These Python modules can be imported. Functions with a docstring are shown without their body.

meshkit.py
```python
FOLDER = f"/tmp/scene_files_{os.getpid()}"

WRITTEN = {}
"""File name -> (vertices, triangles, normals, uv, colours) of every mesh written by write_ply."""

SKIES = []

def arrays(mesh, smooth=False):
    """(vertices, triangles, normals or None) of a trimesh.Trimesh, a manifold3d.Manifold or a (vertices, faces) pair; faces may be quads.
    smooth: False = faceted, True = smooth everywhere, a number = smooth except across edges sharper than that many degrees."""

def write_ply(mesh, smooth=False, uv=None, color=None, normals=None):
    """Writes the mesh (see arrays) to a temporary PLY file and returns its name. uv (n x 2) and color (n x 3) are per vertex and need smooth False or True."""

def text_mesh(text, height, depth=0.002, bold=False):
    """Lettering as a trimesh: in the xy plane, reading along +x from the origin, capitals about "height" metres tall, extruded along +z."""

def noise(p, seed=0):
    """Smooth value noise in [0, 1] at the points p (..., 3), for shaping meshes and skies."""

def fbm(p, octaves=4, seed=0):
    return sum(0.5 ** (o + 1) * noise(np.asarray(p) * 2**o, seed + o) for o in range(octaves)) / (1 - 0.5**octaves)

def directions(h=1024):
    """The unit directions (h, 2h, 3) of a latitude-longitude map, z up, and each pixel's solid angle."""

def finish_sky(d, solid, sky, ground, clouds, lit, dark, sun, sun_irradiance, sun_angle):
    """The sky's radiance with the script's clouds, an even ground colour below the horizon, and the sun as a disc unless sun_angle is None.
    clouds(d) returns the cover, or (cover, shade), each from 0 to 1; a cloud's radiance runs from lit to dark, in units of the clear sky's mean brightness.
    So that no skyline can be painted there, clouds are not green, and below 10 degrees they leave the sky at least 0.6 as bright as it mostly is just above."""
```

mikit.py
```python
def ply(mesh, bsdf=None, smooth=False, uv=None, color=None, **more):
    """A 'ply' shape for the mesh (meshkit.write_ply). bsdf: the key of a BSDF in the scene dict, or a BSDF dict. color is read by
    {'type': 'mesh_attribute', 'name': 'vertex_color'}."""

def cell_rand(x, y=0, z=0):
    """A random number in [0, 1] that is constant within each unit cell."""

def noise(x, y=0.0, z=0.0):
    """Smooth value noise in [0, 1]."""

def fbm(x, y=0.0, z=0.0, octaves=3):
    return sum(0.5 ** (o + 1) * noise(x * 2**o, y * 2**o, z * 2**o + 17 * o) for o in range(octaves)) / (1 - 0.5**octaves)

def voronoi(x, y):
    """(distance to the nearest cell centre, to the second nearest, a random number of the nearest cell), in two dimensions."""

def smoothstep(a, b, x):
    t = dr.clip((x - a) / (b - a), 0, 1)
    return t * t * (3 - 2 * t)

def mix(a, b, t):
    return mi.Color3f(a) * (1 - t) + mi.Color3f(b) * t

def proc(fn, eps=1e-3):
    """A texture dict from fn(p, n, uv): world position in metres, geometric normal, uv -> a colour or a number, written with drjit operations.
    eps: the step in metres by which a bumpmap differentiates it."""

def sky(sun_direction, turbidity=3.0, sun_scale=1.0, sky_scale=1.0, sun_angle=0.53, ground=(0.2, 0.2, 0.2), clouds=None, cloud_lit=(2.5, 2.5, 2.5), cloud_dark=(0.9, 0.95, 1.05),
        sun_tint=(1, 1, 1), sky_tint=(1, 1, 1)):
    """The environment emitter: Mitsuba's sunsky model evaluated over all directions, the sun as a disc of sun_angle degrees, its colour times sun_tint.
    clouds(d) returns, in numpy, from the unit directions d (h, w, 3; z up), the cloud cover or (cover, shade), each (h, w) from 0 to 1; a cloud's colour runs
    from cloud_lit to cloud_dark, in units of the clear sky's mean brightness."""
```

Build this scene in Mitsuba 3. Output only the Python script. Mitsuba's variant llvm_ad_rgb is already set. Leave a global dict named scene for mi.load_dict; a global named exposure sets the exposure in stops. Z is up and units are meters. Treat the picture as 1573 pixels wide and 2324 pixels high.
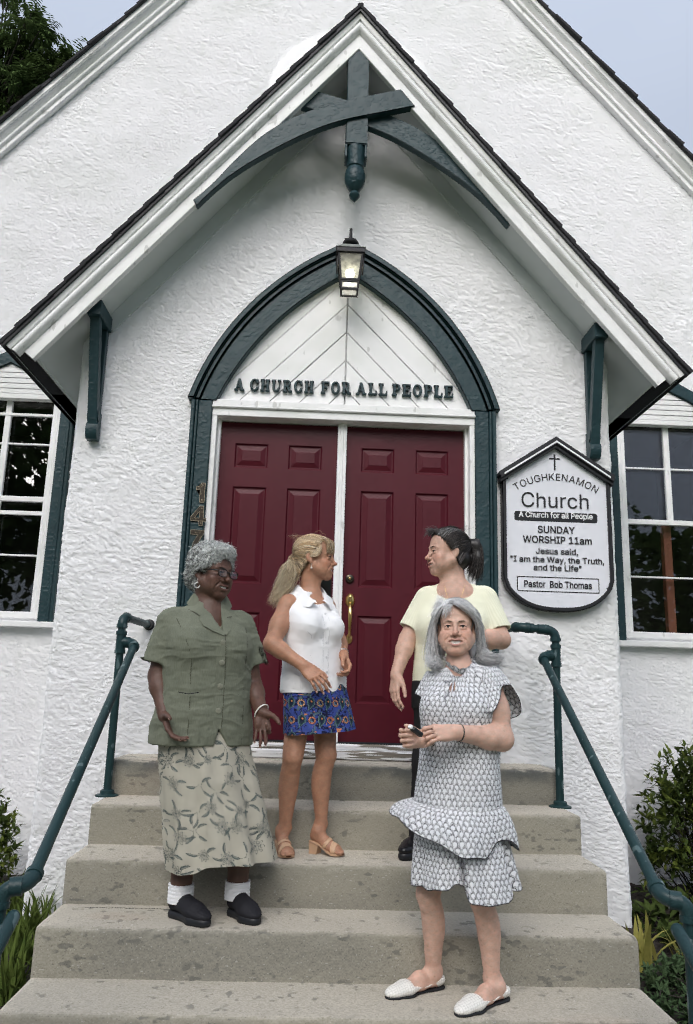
import math, random
import numpy as np, trimesh, drjit as dr, mitsuba as mi
import manifold3d as m3
import shapely
from shapely.geometry import Polygon, box as sbox, Point, LineString
from shapely import affinity
from shapely.ops import unary_union
import mikit, meshkit
from mikit import noise, fbm, smoothstep, mix, voronoi, cell_rand, proc

# ------------------------------------------------------------------ camera, sky, exposure
T = mi.ScalarTransform4f
scene, labels = {}, {}
CAM = np.array([-0.1494, -4.9869, 0.4047]); YAW, PITCH, ROLL, FOC = 0.0339, 0.2205, 0.0296, 1803.16
_f = np.array([math.sin(YAW) * math.cos(PITCH), math.cos(YAW) * math.cos(PITCH), math.sin(PITCH)])
_r = np.array([math.cos(YAW), -math.sin(YAW), 0.0]); _u = np.cross(_r, _f)
_u = -_r * math.sin(ROLL) + _u * math.cos(ROLL)
scene['camera'] = {'type': 'perspective', 'fov_axis': 'x', 'fov': 2 * math.degrees(math.atan(786.5 / FOC)), 'near_clip': 0.05, 'far_clip': 500.0,
                   'to_world': T().look_at(origin=CAM.tolist(), target=(CAM + _f).tolist(), up=_u.tolist())}


def overcast(d):
    # an even overcast, three times as bright overhead as at the horizon, with faint cloud structure
    n = meshkit.fbm(d * np.array([2.2, 2.2, 5.0]) + 4.0, 4, 3)
    lum = (1 + 2 * np.clip(d[..., 2], 0, 1)) / 3 * (0.92 + 0.16 * n)
    return 0.86 + 0.14 * n, np.clip((1.0 - lum) / 0.67, 0, 1)


scene['sky'] = mikit.sky((-0.25, -0.80, 0.62), turbidity=3, sun_scale=0.62, sun_angle=48, sun_tint=(0.78, 0.93, 1.26), clouds=overcast,
                         cloud_lit=(1.70, 1.90, 2.28), cloud_dark=(0.535, 0.60, 0.735), ground=(0.16, 0.16, 0.15))
exposure = 2.44


RNG = np.random.default_rng(7)


# ------------------------------------------------------------------ small helpers
def tag(key, label=None, category=None, group=None, kind=None):
    d = {}
    for k, v in (('label', label), ('category', category), ('group', group), ('kind', kind)):
        if v: d[k] = v
    labels[key] = d
    return key


_keys = set()
def numbered(name):
    k, i = name, 0
    while k in _keys or k in scene:
        i += 1; k = f'{name}_{i:03d}'
    _keys.add(k)
    return k


def add(key, mesh, mat, smooth=False, color=None, uv=None):
    key = numbered(key)
    scene[key] = mikit.ply(mesh, mat, smooth=smooth, color=color, uv=uv)
    return key


def thing(name, label, category, group=None, kind=None):
    return tag(numbered(name), label, category, group, kind)


def cat(*ms):
    ms = [m for x in ms for m in (x if isinstance(x, (list, tuple)) else [x])]
    return trimesh.util.concatenate(ms)


def bx(x0, x1, y0, y1, z0, z1, c=0.003):
    """box with chamfered edges"""
    lo, hi = np.array([x0, y0, z0], float), np.array([x1, y1, z1], float)
    c = min(c, 0.45 * (hi - lo).min())
    if c <= 0:
        return trimesh.creation.box(bounds=[lo, hi])
    P = []
    for s in np.ndindex(2, 2, 2):
        p = np.where(s, hi, lo); d = np.where(s, -c, c)
        for k in range(3):
            q = p + d; q[k] = p[k]; P.append(q)
    return trimesh.convex.convex_hull(np.array(P))


def beam(p0, p1, w, d, up=(0, 0, 1), c=0.003):
    p0, p1 = np.array(p0, float), np.array(p1, float)
    x = p1 - p0; L = np.linalg.norm(x); x /= L
    y = np.cross(up, x); y /= np.linalg.norm(y); z = np.cross(x, y)
    m = bx(0, L, -w / 2, w / 2, -d / 2, d / 2, c)
    M = np.eye(4); M[:3, 0], M[:3, 1], M[:3, 2], M[:3, 3] = x, y, z, p0
    return m.apply_transform(M)


def ext(poly, y0, y1):
    """extrude a polygon of the x-z plane from y0 to y1 (y0 faces the camera)"""
    out = []
    for g in getattr(poly, 'geoms', [poly]):
        if g.is_empty or g.area < 1e-8: continue
        m = trimesh.creation.extrude_polygon(g, y1 - y0, engine='earcut')
        v = np.array(m.vertices)
        m.vertices = np.stack([v[:, 0], y1 - v[:, 2], v[:, 1]], 1)
        out.append(m)
    return cat(out)


def bev(poly, y0, y1, c=0.004):
    """like ext with a chamfer round the face that looks at the camera"""
    out = []
    for g in getattr(poly, 'geoms', [poly]):
        inner = g.buffer(-c, join_style=2)
        cs = lambda q: m3.CrossSection([np.array(r.coords)[:-1] for r in [q.exterior, *q.interiors]], m3.FillRule.EvenOdd)
        out.append(ext(g, y0 + c, y1))
        if not inner.is_empty:
            out.append(ext(inner, y0, y0 + c))
            rings = []
            if inner.geom_type == 'Polygon' and len(inner.exterior.coords) == len(g.exterior.coords):
                a, b = np.array(g.exterior.coords)[:-1], np.array(inner.exterior.coords)[:-1]
                k = np.argmin(((b - a[0]) ** 2).sum(1)); b = np.roll(b, -k, 0)
                n = len(a); V = np.vstack([np.c_[a[:, 0], np.full(n, y0 + c), a[:, 1]], np.c_[b[:, 0], np.full(n, y0), b[:, 1]]])
                F = [q for i in range(n) for q in ((i, (i + 1) % n, n + (i + 1) % n), (i, n + (i + 1) % n, n + i))]
                m = trimesh.Trimesh(V, F, process=False)
                out.append(m)
    return cat(out)


def frame(n_pts):
    p = np.asarray(n_pts, float)
    t = np.gradient(p, axis=0); t /= np.linalg.norm(t, axis=1, keepdims=True) + 1e-12
    a = np.cross(t[0], [0, 0, 1.0] if abs(t[0, 2]) < 0.9 else [1.0, 0, 0]); a /= np.linalg.norm(a)
    A = []
    for k in range(len(p)):
        a = a - t[k] * np.dot(a, t[k]); a /= np.linalg.norm(a) + 1e-12; A.append(a)
    A = np.array(A)
    return p, t, A, np.cross(t, A)


def tube(pts, r, sides=12, cap=True, flat=1.0):
    p, t, A, Bn = frame(pts)
    n = len(p); r = np.broadcast_to(np.asarray(r, float), (n,))
    th = np.arange(sides) * 2 * np.pi / sides
    V = p[:, None] + r[:, None, None] * (np.cos(th)[None, :, None] * A[:, None] + flat * np.sin(th)[None, :, None] * Bn[:, None])
    V = V.reshape(-1, 3)
    i, j = np.meshgrid(np.arange(n - 1), np.arange(sides), indexing='ij')
    q = np.stack([i * sides + j, i * sides + (j + 1) % sides, (i + 1) * sides + (j + 1) % sides, (i + 1) * sides + j], -1).reshape(-1, 4)
    F = np.vstack([q[:, [0, 1, 2]], q[:, [0, 2, 3]]])
    if cap:
        V = np.vstack([V, p[0], p[-1]]); c0, c1 = len(V) - 2, len(V) - 1
        j = np.arange(sides); k = (j + 1) % sides
        F = np.vstack([F, np.stack([np.full(sides, c0), k, j], 1), np.stack([np.full(sides, c1), (n - 1) * sides + j, (n - 1) * sides + k], 1)])
    return trimesh.Trimesh(V, F, process=False)


def lathe(profile, centre, axis='z', n=32):
    """profile rows (r, h) with h rising"""
    m = trimesh.creation.revolve(np.array(profile, float), sections=n)
    if axis == 'y':
        v = np.array(m.vertices); m.vertices = np.stack([v[:, 0], v[:, 2], -v[:, 1]], 1)
    m.apply_translation(centre)
    return m


def arc(c, r, a0, a1, n=16):
    a = np.linspace(a0, a1, n)
    return np.stack([c[0] + r * np.cos(a), c[1] + r * np.sin(a)], 1)


def gothic(a, H, z0, x0=0.0, n=20):
    """points of a pointed arch, left springing to right springing"""
    c = (H * H - a * a) / (2 * a); r = a + c
    left = arc((c, 0), r, math.pi, math.pi - math.atan2(H, c), n)
    right = left[::-1][1:] * [-1, 1]
    return np.vstack([left, right]) + [x0, z0]


def grid_faces(mask):
    """triangles of the cells of a (n+1) x (m+1) vertex grid where mask (n x m) holds"""
    n, m = mask.shape
    i, j = np.nonzero(mask)
    a = i * (m + 1) + j; b = a + 1; c = a + (m + 1); d = c + 1
    return np.vstack([np.stack([a, c, b], 1), np.stack([b, c, d], 1)])


def compact(V, F):
    u, inv = np.unique(F, return_inverse=True)
    return trimesh.Trimesh(V[u], inv.reshape(-1, 3), process=False)


# ------------------------------------------------------------------ materials
def rgb(*c): return {'type': 'rgb', 'value': list(c)}


def mat(name, color, rough=0.6, bump=None, scale=0.001, eps=1e-3, two=False, **kw):
    b = {'type': 'principled', 'base_color': color if isinstance(color, dict) else rgb(*color), 'roughness': rough, 'specular': 0.4, **kw}
    if bump is not None:
        b = {'type': 'bumpmap', 'arbitrary': proc(bump, eps), 'scale': scale, 'bsdf': b}
    if two: b = {'type': 'twosided', 'bsdf': b}
    scene[name] = b
    return name


def stucco_col(p, n, uv):
    g = fbm(p.x * 1.3, p.y * 1.3, p.z * 1.3, 3)
    s = fbm(p.x * 14, p.y * 14, p.z * 9 + 3, 2)
    return mix((0.80, 0.80, 0.815), (0.70, 0.71, 0.70), smoothstep(0.45, 0.8, g) * 0.6 + smoothstep(0.62, 0.82, s) * 0.35)


def stucco_bump(p, n, uv):
    a = noise(p.x * 55 + 3 * noise(p.x * 17, p.z * 17), p.y * 55, p.z * 70)
    return a + 0.6 * noise(p.x * 130, p.y * 130, p.z * 150)


mat('m_stucco', proc(stucco_col), 0.92, stucco_bump, 0.0060, 2e-3)


def white_col(p, n, uv):
    g = fbm(p.x * 3, p.y * 3, p.z * 3, 3)
    d = smoothstep(0.70, 0.78, fbm(p.x * 22, p.y * 22, p.z * 9, 3))
    return mix(mix((0.80, 0.80, 0.80), (0.70, 0.71, 0.69), smoothstep(0.4, 0.8, g)), (0.36, 0.36, 0.34), d * 0.5)


mat('m_white', proc(white_col), 0.45, lambda p, n, uv: fbm(p.x * 40, p.y * 40, p.z * 40, 2), 0.0012)
mat('m_clean_white', (0.80, 0.80, 0.81), 0.4)
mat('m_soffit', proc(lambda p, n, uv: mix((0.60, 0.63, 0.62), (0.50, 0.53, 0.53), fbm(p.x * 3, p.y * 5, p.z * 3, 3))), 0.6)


def grain_bump(p, n, uv):
    return fbm(p.x * 24 + p.z * 18, p.y * 60, p.z * 26 - p.x * 20, 3) + 0.7 * smoothstep(0.55, 0.75, noise(p.x * 60, p.y * 60, p.z * 60))


mat('m_green', proc(lambda p, n, uv: mix((0.0125, 0.034, 0.041), (0.020, 0.050, 0.058), fbm(p.x * 9, p.y * 9, p.z * 9, 3))), 0.40, grain_bump, 0.0022, 1.5e-3, specular=0.3)
mat('m_pipe', proc(lambda p, n, uv: mix(mix((0.0105, 0.031, 0.034), (0.017, 0.044, 0.048), fbm(p.x * 9, p.y * 9, p.z * 9, 3)), (0.13, 0.19, 0.2), smoothstep(0.80, 0.86, noise(p.x * 40, p.y * 40, p.z * 14)) * 0.5)), 0.38, lambda p, n, uv: fbm(p.x * 50, p.y * 50, p.z * 50, 2), 0.0008, specular=0.3)
mat('m_red', proc(lambda p, n, uv: mix((0.062, 0.0062, 0.0125), (0.088, 0.0092, 0.0175), fbm(p.x * 5, p.y * 5, p.z * 2, 3))), 0.38, lambda p, n, uv: fbm(p.x * 300, p.y * 300, p.z * 12, 2), 0.0004, specular=0.22)
mat('m_black', (0.012, 0.013, 0.016), 0.45)
mat('m_iron', (0.022, 0.022, 0.024), 0.5, metallic=0.4)
mat('m_verdigris', proc(lambda p, n, uv: mix((0.30, 0.32, 0.30), (0.12, 0.13, 0.12), fbm(p.x * 60, p.y * 60, p.z * 60, 3))), 0.6)
mat('m_brass', (0.78, 0.56, 0.22), 0.16, metallic=1.0)
mat('m_bronze', proc(lambda p, n, uv: mix((0.045, 0.038, 0.030), (0.13, 0.105, 0.07), smoothstep(0.55, 0.8, fbm(p.x * 90, p.y * 90, p.z * 90, 2)))), 0.35, metallic=0.7)
mat('m_shingle', proc(lambda p, n, uv: mix((0.016, 0.016, 0.019), (0.036, 0.036, 0.040), noise(p.x * 200, p.y * 200, p.z * 200))), 0.9)


def concrete_col(p, n, uv):
    big = fbm(p.x * 1.7, p.y * 3, p.z * 3, 3)
    mid = fbm(p.x * 9, p.y * 9, p.z * 9, 3)
    sp = noise(p.x * 170, p.y * 170, p.z * 170)
    sp2 = noise(p.x * 210 + 9, p.y * 210, p.z * 210)
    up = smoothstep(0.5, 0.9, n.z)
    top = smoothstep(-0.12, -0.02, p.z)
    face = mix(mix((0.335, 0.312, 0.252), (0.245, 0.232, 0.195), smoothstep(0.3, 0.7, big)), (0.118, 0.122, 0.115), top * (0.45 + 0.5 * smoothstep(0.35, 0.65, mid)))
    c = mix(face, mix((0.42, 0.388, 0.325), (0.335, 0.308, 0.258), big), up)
    c = c * (0.84 + 0.32 * sp)
    c = mix(c, (0.07, 0.068, 0.06), smoothstep(0.76, 0.90, sp2) * 0.45)
    c = mix(c, (0.62, 0.61, 0.58), smoothstep(0.88, 0.93, noise(p.x * 120, p.y * 120, p.z * 120 + 40)) * 0.35)
    c = mix(c, (0.10, 0.10, 0.09), smoothstep(0.60, 0.72, fbm(p.x * 30, p.y * 30, p.z * 45, 2)) * smoothstep(0.45, 0.6, mid) * 0.55)
    c = mix(c, (0.34, 0.22, 0.15), smoothstep(0.62, 0.75, fbm(p.x * 2.2 + 8, p.y * 4, p.z * 2.2, 3)) * 0.12)
    # the hairline crack along the back of the second tread
    line = 0.012 * (fbm(p.x * 7, 3.3, 0.0, 3) - 0.5) * 4
    crack = smoothstep(0.006, 0.0015, dr.abs(p.y + 1.108 + line)) * smoothstep(-1.17, -1.10, p.x) * smoothstep(-0.60, -0.72, p.x) * smoothstep(0.01, 0.004, dr.abs(p.z + 0.573))
    return mix(c, (0.03, 0.03, 0.03), crack)


mat('m_concrete', proc(concrete_col), 0.93, lambda p, n, uv: noise(p.x * 190, p.y * 190, p.z * 190) + 1.2 * smoothstep(0.72, 0.85, noise(p.x * 80, p.y * 80, p.z * 80)), 0.0016, 1.2e-3)
mat('m_soil', proc(lambda p, n, uv: mix((0.012, 0.010, 0.009), (0.05, 0.042, 0.036), noise(p.x * 90, p.y * 90, p.z * 90))), 1.0)
mat('m_path', proc(lambda p, n, uv: mix((0.30, 0.29, 0.26), (0.22, 0.21, 0.19), fbm(p.x * 20, p.y * 20, 0.0, 3))), 0.95)
mat('m_grass', proc(lambda p, n, uv: mix((0.045, 0.075, 0.02), (0.07, 0.10, 0.03), fbm(p.x * 6, p.y * 6, 0.0, 3))), 1.0)


def worn_col(p, n, uv):
    g = fbm(p.x * 5, p.y * 30, p.z * 60, 3)
    k = smoothstep(0.52, 0.60, g + 0.10 * smoothstep(0.0, 0.6, p.x))
    return mix((0.74, 0.74, 0.74), mix((0.13, 0.12, 0.10), (0.26, 0.23, 0.19), noise(p.x * 20, p.y * 80, p.z * 120)), k)


mat('m_worn', proc(worn_col), 0.8, lambda p, n, uv: fbm(p.x * 5, p.y * 30, p.z * 60, 3), 0.006)
scene['m_pane'] = {'type': 'thindielectric', 'int_ior': 1.52}
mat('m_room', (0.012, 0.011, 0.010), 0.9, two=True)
mat('m_wood', (0.16, 0.055, 0.030), 0.6)
mat('m_sign', (0.70, 0.71, 0.76), 0.35)
mat('m_ink', (0.010, 0.011, 0.014), 0.4)


def leaf(name, a, b, scale=9, trans=0.5):
    scene[name] = {'type': 'principledthin', 'base_color': proc(lambda p, n, uv: mix(a, b, noise(p.x * scale, p.y * scale, p.z * scale) * 0.6 + 0.4 * noise(p.x * 60, p.y * 60, p.z * 60))), 'roughness': 0.45, 'diff_trans': trans, 'spec_trans': 0.0}
    return name


leaf('m_shrub', (0.030, 0.050, 0.016), (0.085, 0.115, 0.034))
leaf('m_shrub_light', (0.055, 0.085, 0.018), (0.17, 0.20, 0.045))
leaf('m_blade', (0.05, 0.085, 0.022), (0.14, 0.18, 0.045))
leaf('m_yellow_blade', (0.22, 0.22, 0.05), (0.42, 0.38, 0.12))
leaf('m_mum', (0.045, 0.080, 0.040), (0.10, 0.15, 0.07))
leaf('m_tree', (0.035, 0.068, 0.030), (0.13, 0.18, 0.06), 1.6)
mat('m_bark', (0.03, 0.026, 0.022), 0.95)
# ================================================================== THE SETTING
HW, FY = 1.768, 1.15                     # porch half width, facade plane
STEP_H, STEP_T, STEP_L, SW = 0.191, 0.349, 0.353, 1.25
GZ = -1.146

tag(add('ground', trimesh.creation.box(bounds=[[-60, -70, GZ - 0.5], [60, 60, GZ - 0.004]]), 'm_grass'), kind='structure')
tag(add('path', trimesh.creation.box(bounds=[[-1.35, -30, GZ - 0.1], [1.35, -2.0, GZ]]), 'm_path'), kind='structure')


def bed(sgn):
    xs, ys = np.linspace(1.20, 4.6, 86), np.linspace(-2.7, 1.2, 98)
    X, Y = np.meshgrid(xs, ys, indexing='ij')
    P = np.stack([X * sgn, Y, X * 0], -1)
    Zb = -0.93 + 0.06 * (meshkit.fbm(P * 2.5, 2, 5) - .5) + 0.05 * (meshkit.noise(P * 16, 4) - .5) + 0.035 * (meshkit.noise(P * 31, 9) - .5)
    Zb = Zb - 0.17 * np.clip((-Y - 0.9) / 1.4, 0, 1) ** 2 - 0.25 * np.clip((X - 4.0) / .6, 0, 1) - .25 * np.clip((-Y - 2.5) / .2, 0, 1)
    V = np.stack([X * sgn, Y, Zb], -1).reshape(-1, 3)
    F = grid_faces(np.ones((len(xs) - 1, len(ys) - 1), bool))
    m = trimesh.Trimesh(V, F if sgn < 0 else F[:, ::-1], process=False)
    if m.face_normals[:, 2].mean() < 0: m.invert()
    return m


tag(add('garden_bed', bed(-1), 'm_soil', True), kind='structure')
tag(add('garden_bed', bed(1), 'm_soil', True), kind='structure')

# ------------------------------------------------------------------ concrete steps
ST = thing('concrete_steps', 'weathered grey concrete steps rising to the red church doors', 'steps')


def step_mesh(k):
    yf = -(STEP_L + k * STEP_T); yb = 0.03 if k == 0 else -(STEP_L + (k - 1) * STEP_T) + 0.03
    zt, zb = -k * STEP_H, -(k + 1) * STEP_H - (0.02 if k < 5 else 0.0)
    r = 0.022
    prof = [(y, zt) for y in np.linspace(yb, yf + r, max(6, int((yb - yf) / 0.014)))]
    prof += [(yf + r - r * math.sin(a), zt - r + r * math.cos(a)) for a in np.linspace(0, math.pi / 2, 7)[1:]]
    prof += [(yf, z) for z in np.linspace(zt - r, zb, 15)[1:]]
    prof = np.array(prof); n = len(prof); xs = np.linspace(-SW, SW, 180)
    nrm = np.gradient(prof, axis=0); nrm = np.stack([nrm[:, 1], -nrm[:, 0]], 1); nrm /= np.linalg.norm(nrm, axis=1, keepdims=True)
    X, I = np.meshgrid(xs, np.arange(n), indexing='ij')
    P = np.stack([X, prof[I, 0], prof[I, 1]], -1)
    edge = np.exp(-((prof[:, 0] - yf) ** 2 + (prof[:, 1] - zt) ** 2) / 0.035 ** 2)[None, :]
    d = 0.006 * (meshkit.fbm(P * 3.5, 3, k) - .5) - edge * 0.016 * np.clip(meshkit.fbm(P * 20, 3, k + 30) - .50, 0, 1) * 2 + 0.0025 * (meshkit.noise(P * 45, k) - .5)
    d[:, -1] = 0
    V = P + np.concatenate([np.zeros(d.shape + (1,)), d[..., None] * nrm[I]], -1)
    # softly rounded ends
    e = np.clip((np.abs(X) - (SW - 0.02)) / 0.02, 0, 1)[..., None]
    V = V - np.concatenate([np.zeros(e.shape), e * e * 0.007 * nrm[I]], -1)
    m = trimesh.Trimesh(V.reshape(-1, 3), grid_faces(np.ones((len(xs) - 1, n - 1), bool)), process=False)
    ends = []
    for s, row in ((0, V[0]), (-1, V[-1])):
        c = np.array([row[0, 0], yb, zb]); vv = np.vstack([row, c]); f = np.array([[j, j + 1, n] for j in range(n - 1)])
        ends.append(trimesh.Trimesh(vv, f if s == -1 else f[:, ::-1], process=False))
    m = cat(m, *ends)
    if m.face_normals[m.triangles_center[:, 2] > zt - 0.004][:, 2].mean() < 0: m.invert()
    return m


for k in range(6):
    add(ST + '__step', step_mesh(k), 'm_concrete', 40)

# ------------------------------------------------------------------ church
CH = thing('church', 'white stucco church with steep gables, a gabled entrance porch and dark green trim', 'church')


def relief(X, Z, seed=0):
    P = np.stack([X, Z * 1.25, X * 0], -1)
    w = meshkit.noise(P * 9, 50 + seed)[..., None] * 0.05
    a = meshkit.noise((P + w) * 26, 1 + seed); b = meshkit.noise((P + w) * 58, 2 + seed); c = meshkit.fbm(P * 3, 2, 7 + seed)
    rdg = 1 - np.abs(2 * meshkit.noise((P + 2 * w) * 20, 11 + seed) - 1)
    e = meshkit.noise((P + w) * 88, 4 + seed); m = np.clip((meshkit.fbm(P * 1.6, 3, 31 + seed) - .30) / .30, .65, 1.25)
    return m * (0.0042 * (a - .5) + 0.0070 * (b - .5) + 0.0040 * (e - .5) + 0.0045 * rdg * (0.4 + c)) + 0.010 * (c - .5)


PM, PZ, CT = 1.22, 5.03, 0.634                       # porch roof: z = PZ - PM|x| is the line of the shingles
PSN = math.sqrt(1 - CT * CT)


def porch_wall():
    s = 0.0105; rad = 0.035
    us = np.arange(-(HW + FY), HW + FY + s / 2, s); zs = np.arange(-1.2, 4.85, s)
    t = np.clip(np.abs(us) - (HW - rad), 0, None); L = rad * math.pi / 2
    ang = np.clip(t / rad, 0, math.pi / 2)
    x = np.where(np.abs(us) <= HW - rad, us, np.sign(us) * (HW - rad + rad * np.sin(ang)))
    y = np.where(t < L, rad - rad * np.cos(ang), rad + (t - L))
    nx, ny = np.sign(us) * np.sin(ang), -np.cos(ang)
    U, Z = np.meshgrid(us, zs, indexing='ij')
    d = relief(U, Z, 3)
    # plain patches of smooth render low on the left and beside the door
    V = np.stack([x[:, None] + nx[:, None] * d, y[:, None] + ny[:, None] * d, Z], -1)
    cx, cz = (us[:-1] + us[1:]) / 2, (zs[:-1] + zs[1:]) / 2
    xc = np.interp(cx, us, x)
    CX, CZ = np.meshgrid(xc, cz, indexing='ij')
    CU = np.meshgrid(cx, cz, indexing='ij')[0]
    keep = CZ < PZ - PM * np.abs(CX) - 0.12 / CT
    door = (np.abs(CU) < 0.93) & (CZ > 0) & ((CZ < 2.24) | ((np.abs(CU + 0.014) + 0.80) ** 2 + (CZ - 1.65) ** 2 < 1.84 ** 2))
    m = compact(V.reshape(-1, 3), grid_faces(keep & ~door))
    c = m.face_normals[np.abs(m.triangles_center[:, 0]) < 1.5][:, 1].mean()
    if c > 0: m.invert()
    return m


add(CH + '__porch_wall', porch_wall(), 'm_stucco', True)

WX, WW = 2.68, 0.40                                   # side windows


def facade():
    s = 0.0125
    xs = np.arange(-4.6, 4.6, s); zs = np.arange(-1.3, 8.4, s)
    X, Z = np.meshgrid(xs, zs, indexing='ij')
    V = np.stack([X, FY - relief(X, Z, 20), Z], -1)
    CX, CZ = np.meshgrid((xs[:-1] + xs[1:]) / 2, (zs[:-1] + zs[1:]) / 2, indexing='ij')
    keep = (CZ < 8.36 - 1.19 * np.abs(CX)) & ~((np.abs(CX) < HW - 0.05) & (CZ < 4.75 - PM * np.abs(CX)))
    keep &= ~((np.abs(np.abs(CX) - WX) < WW) & (CZ > 0.88) & (CZ < 2.62))
    m = compact(V.reshape(-1, 3), grid_faces(keep))
    if m.face_normals[:, 1].mean() > 0: m.invert()
    return m


add(CH + '__facade_wall', facade(), 'm_stucco', True)
# body of the church behind the facade
SH = Polygon([(-4.6, -1.3), (4.6, -1.3), (4.6, 2.8), (0, 8.3), (-4.6, 2.8)])
for sx in (-1, 1):
    add(CH + '__side_wall', bx(*sorted((sx * 4.55, sx * 4.62)), FY + .01, 14, -1.3, 2.85, 0), 'm_stucco')

# smooth round plaque above the porch
ang = np.linspace(0, 2 * np.pi, 97)[:-1]
add(CH + '__round_plaque', bev(Polygon(np.c_[0.0 + 0.755 * np.cos(ang), 5.54 + 0.755 * np.sin(ang)]), FY - 0.022, FY + .02, 0.006), 'm_clean_white', 30)


# ------------------------------------------------------------------ roofs: boards that run down a gable
def rake(profile, z0, m, ct, xe, x0=0.0):
    """strip along both slopes; profile rows (s, y): distance below the roof line, measured square to it, and depth"""
    sn = math.sqrt(1 - ct * ct); out = []
    for sg in (-1, 1):
        V, n = [], len(profile)
        ts = np.linspace(0, 1, 40)
        for t in ts:
            for s, y in profile:
                x = x0 + (xe - s * sn - x0) * t
                V.append((sg * x, y, z0 - m * x - s / ct))
        V = np.array(V)
        F = grid_faces(np.ones((len(ts) - 1, n - 1), bool))
        q = trimesh.Trimesh(V, F if sg > 0 else F[:, ::-1], process=False)
        e = V[-n:]; cen = e.mean(0); vv = np.vstack([e, cen])
        f = np.array([[j, (j + 1) % n, n] for j in range(n)])
        out.append(cat(q, trimesh.Trimesh(vv, f if sg > 0 else f[:, ::-1], process=False)))
    return out


def half_round(s0, s1, y0, bulge, n=9):
    a = np.linspace(0, np.pi, n)
    return [((s0 + s1) / 2 - (s1 - s0) / 2 * np.cos(t), y0 - bulge * np.sin(t)) for t in a]


XE = 2.135
def put_rake(name, prof, mat_, z0, m, ct, xe, smooth=40):
    for q in rake(prof, z0, m, ct, xe):
        if q.face_normals[:, 1].mean() > 0: q.invert()
        add(CH + name, q, mat_, smooth)


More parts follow.
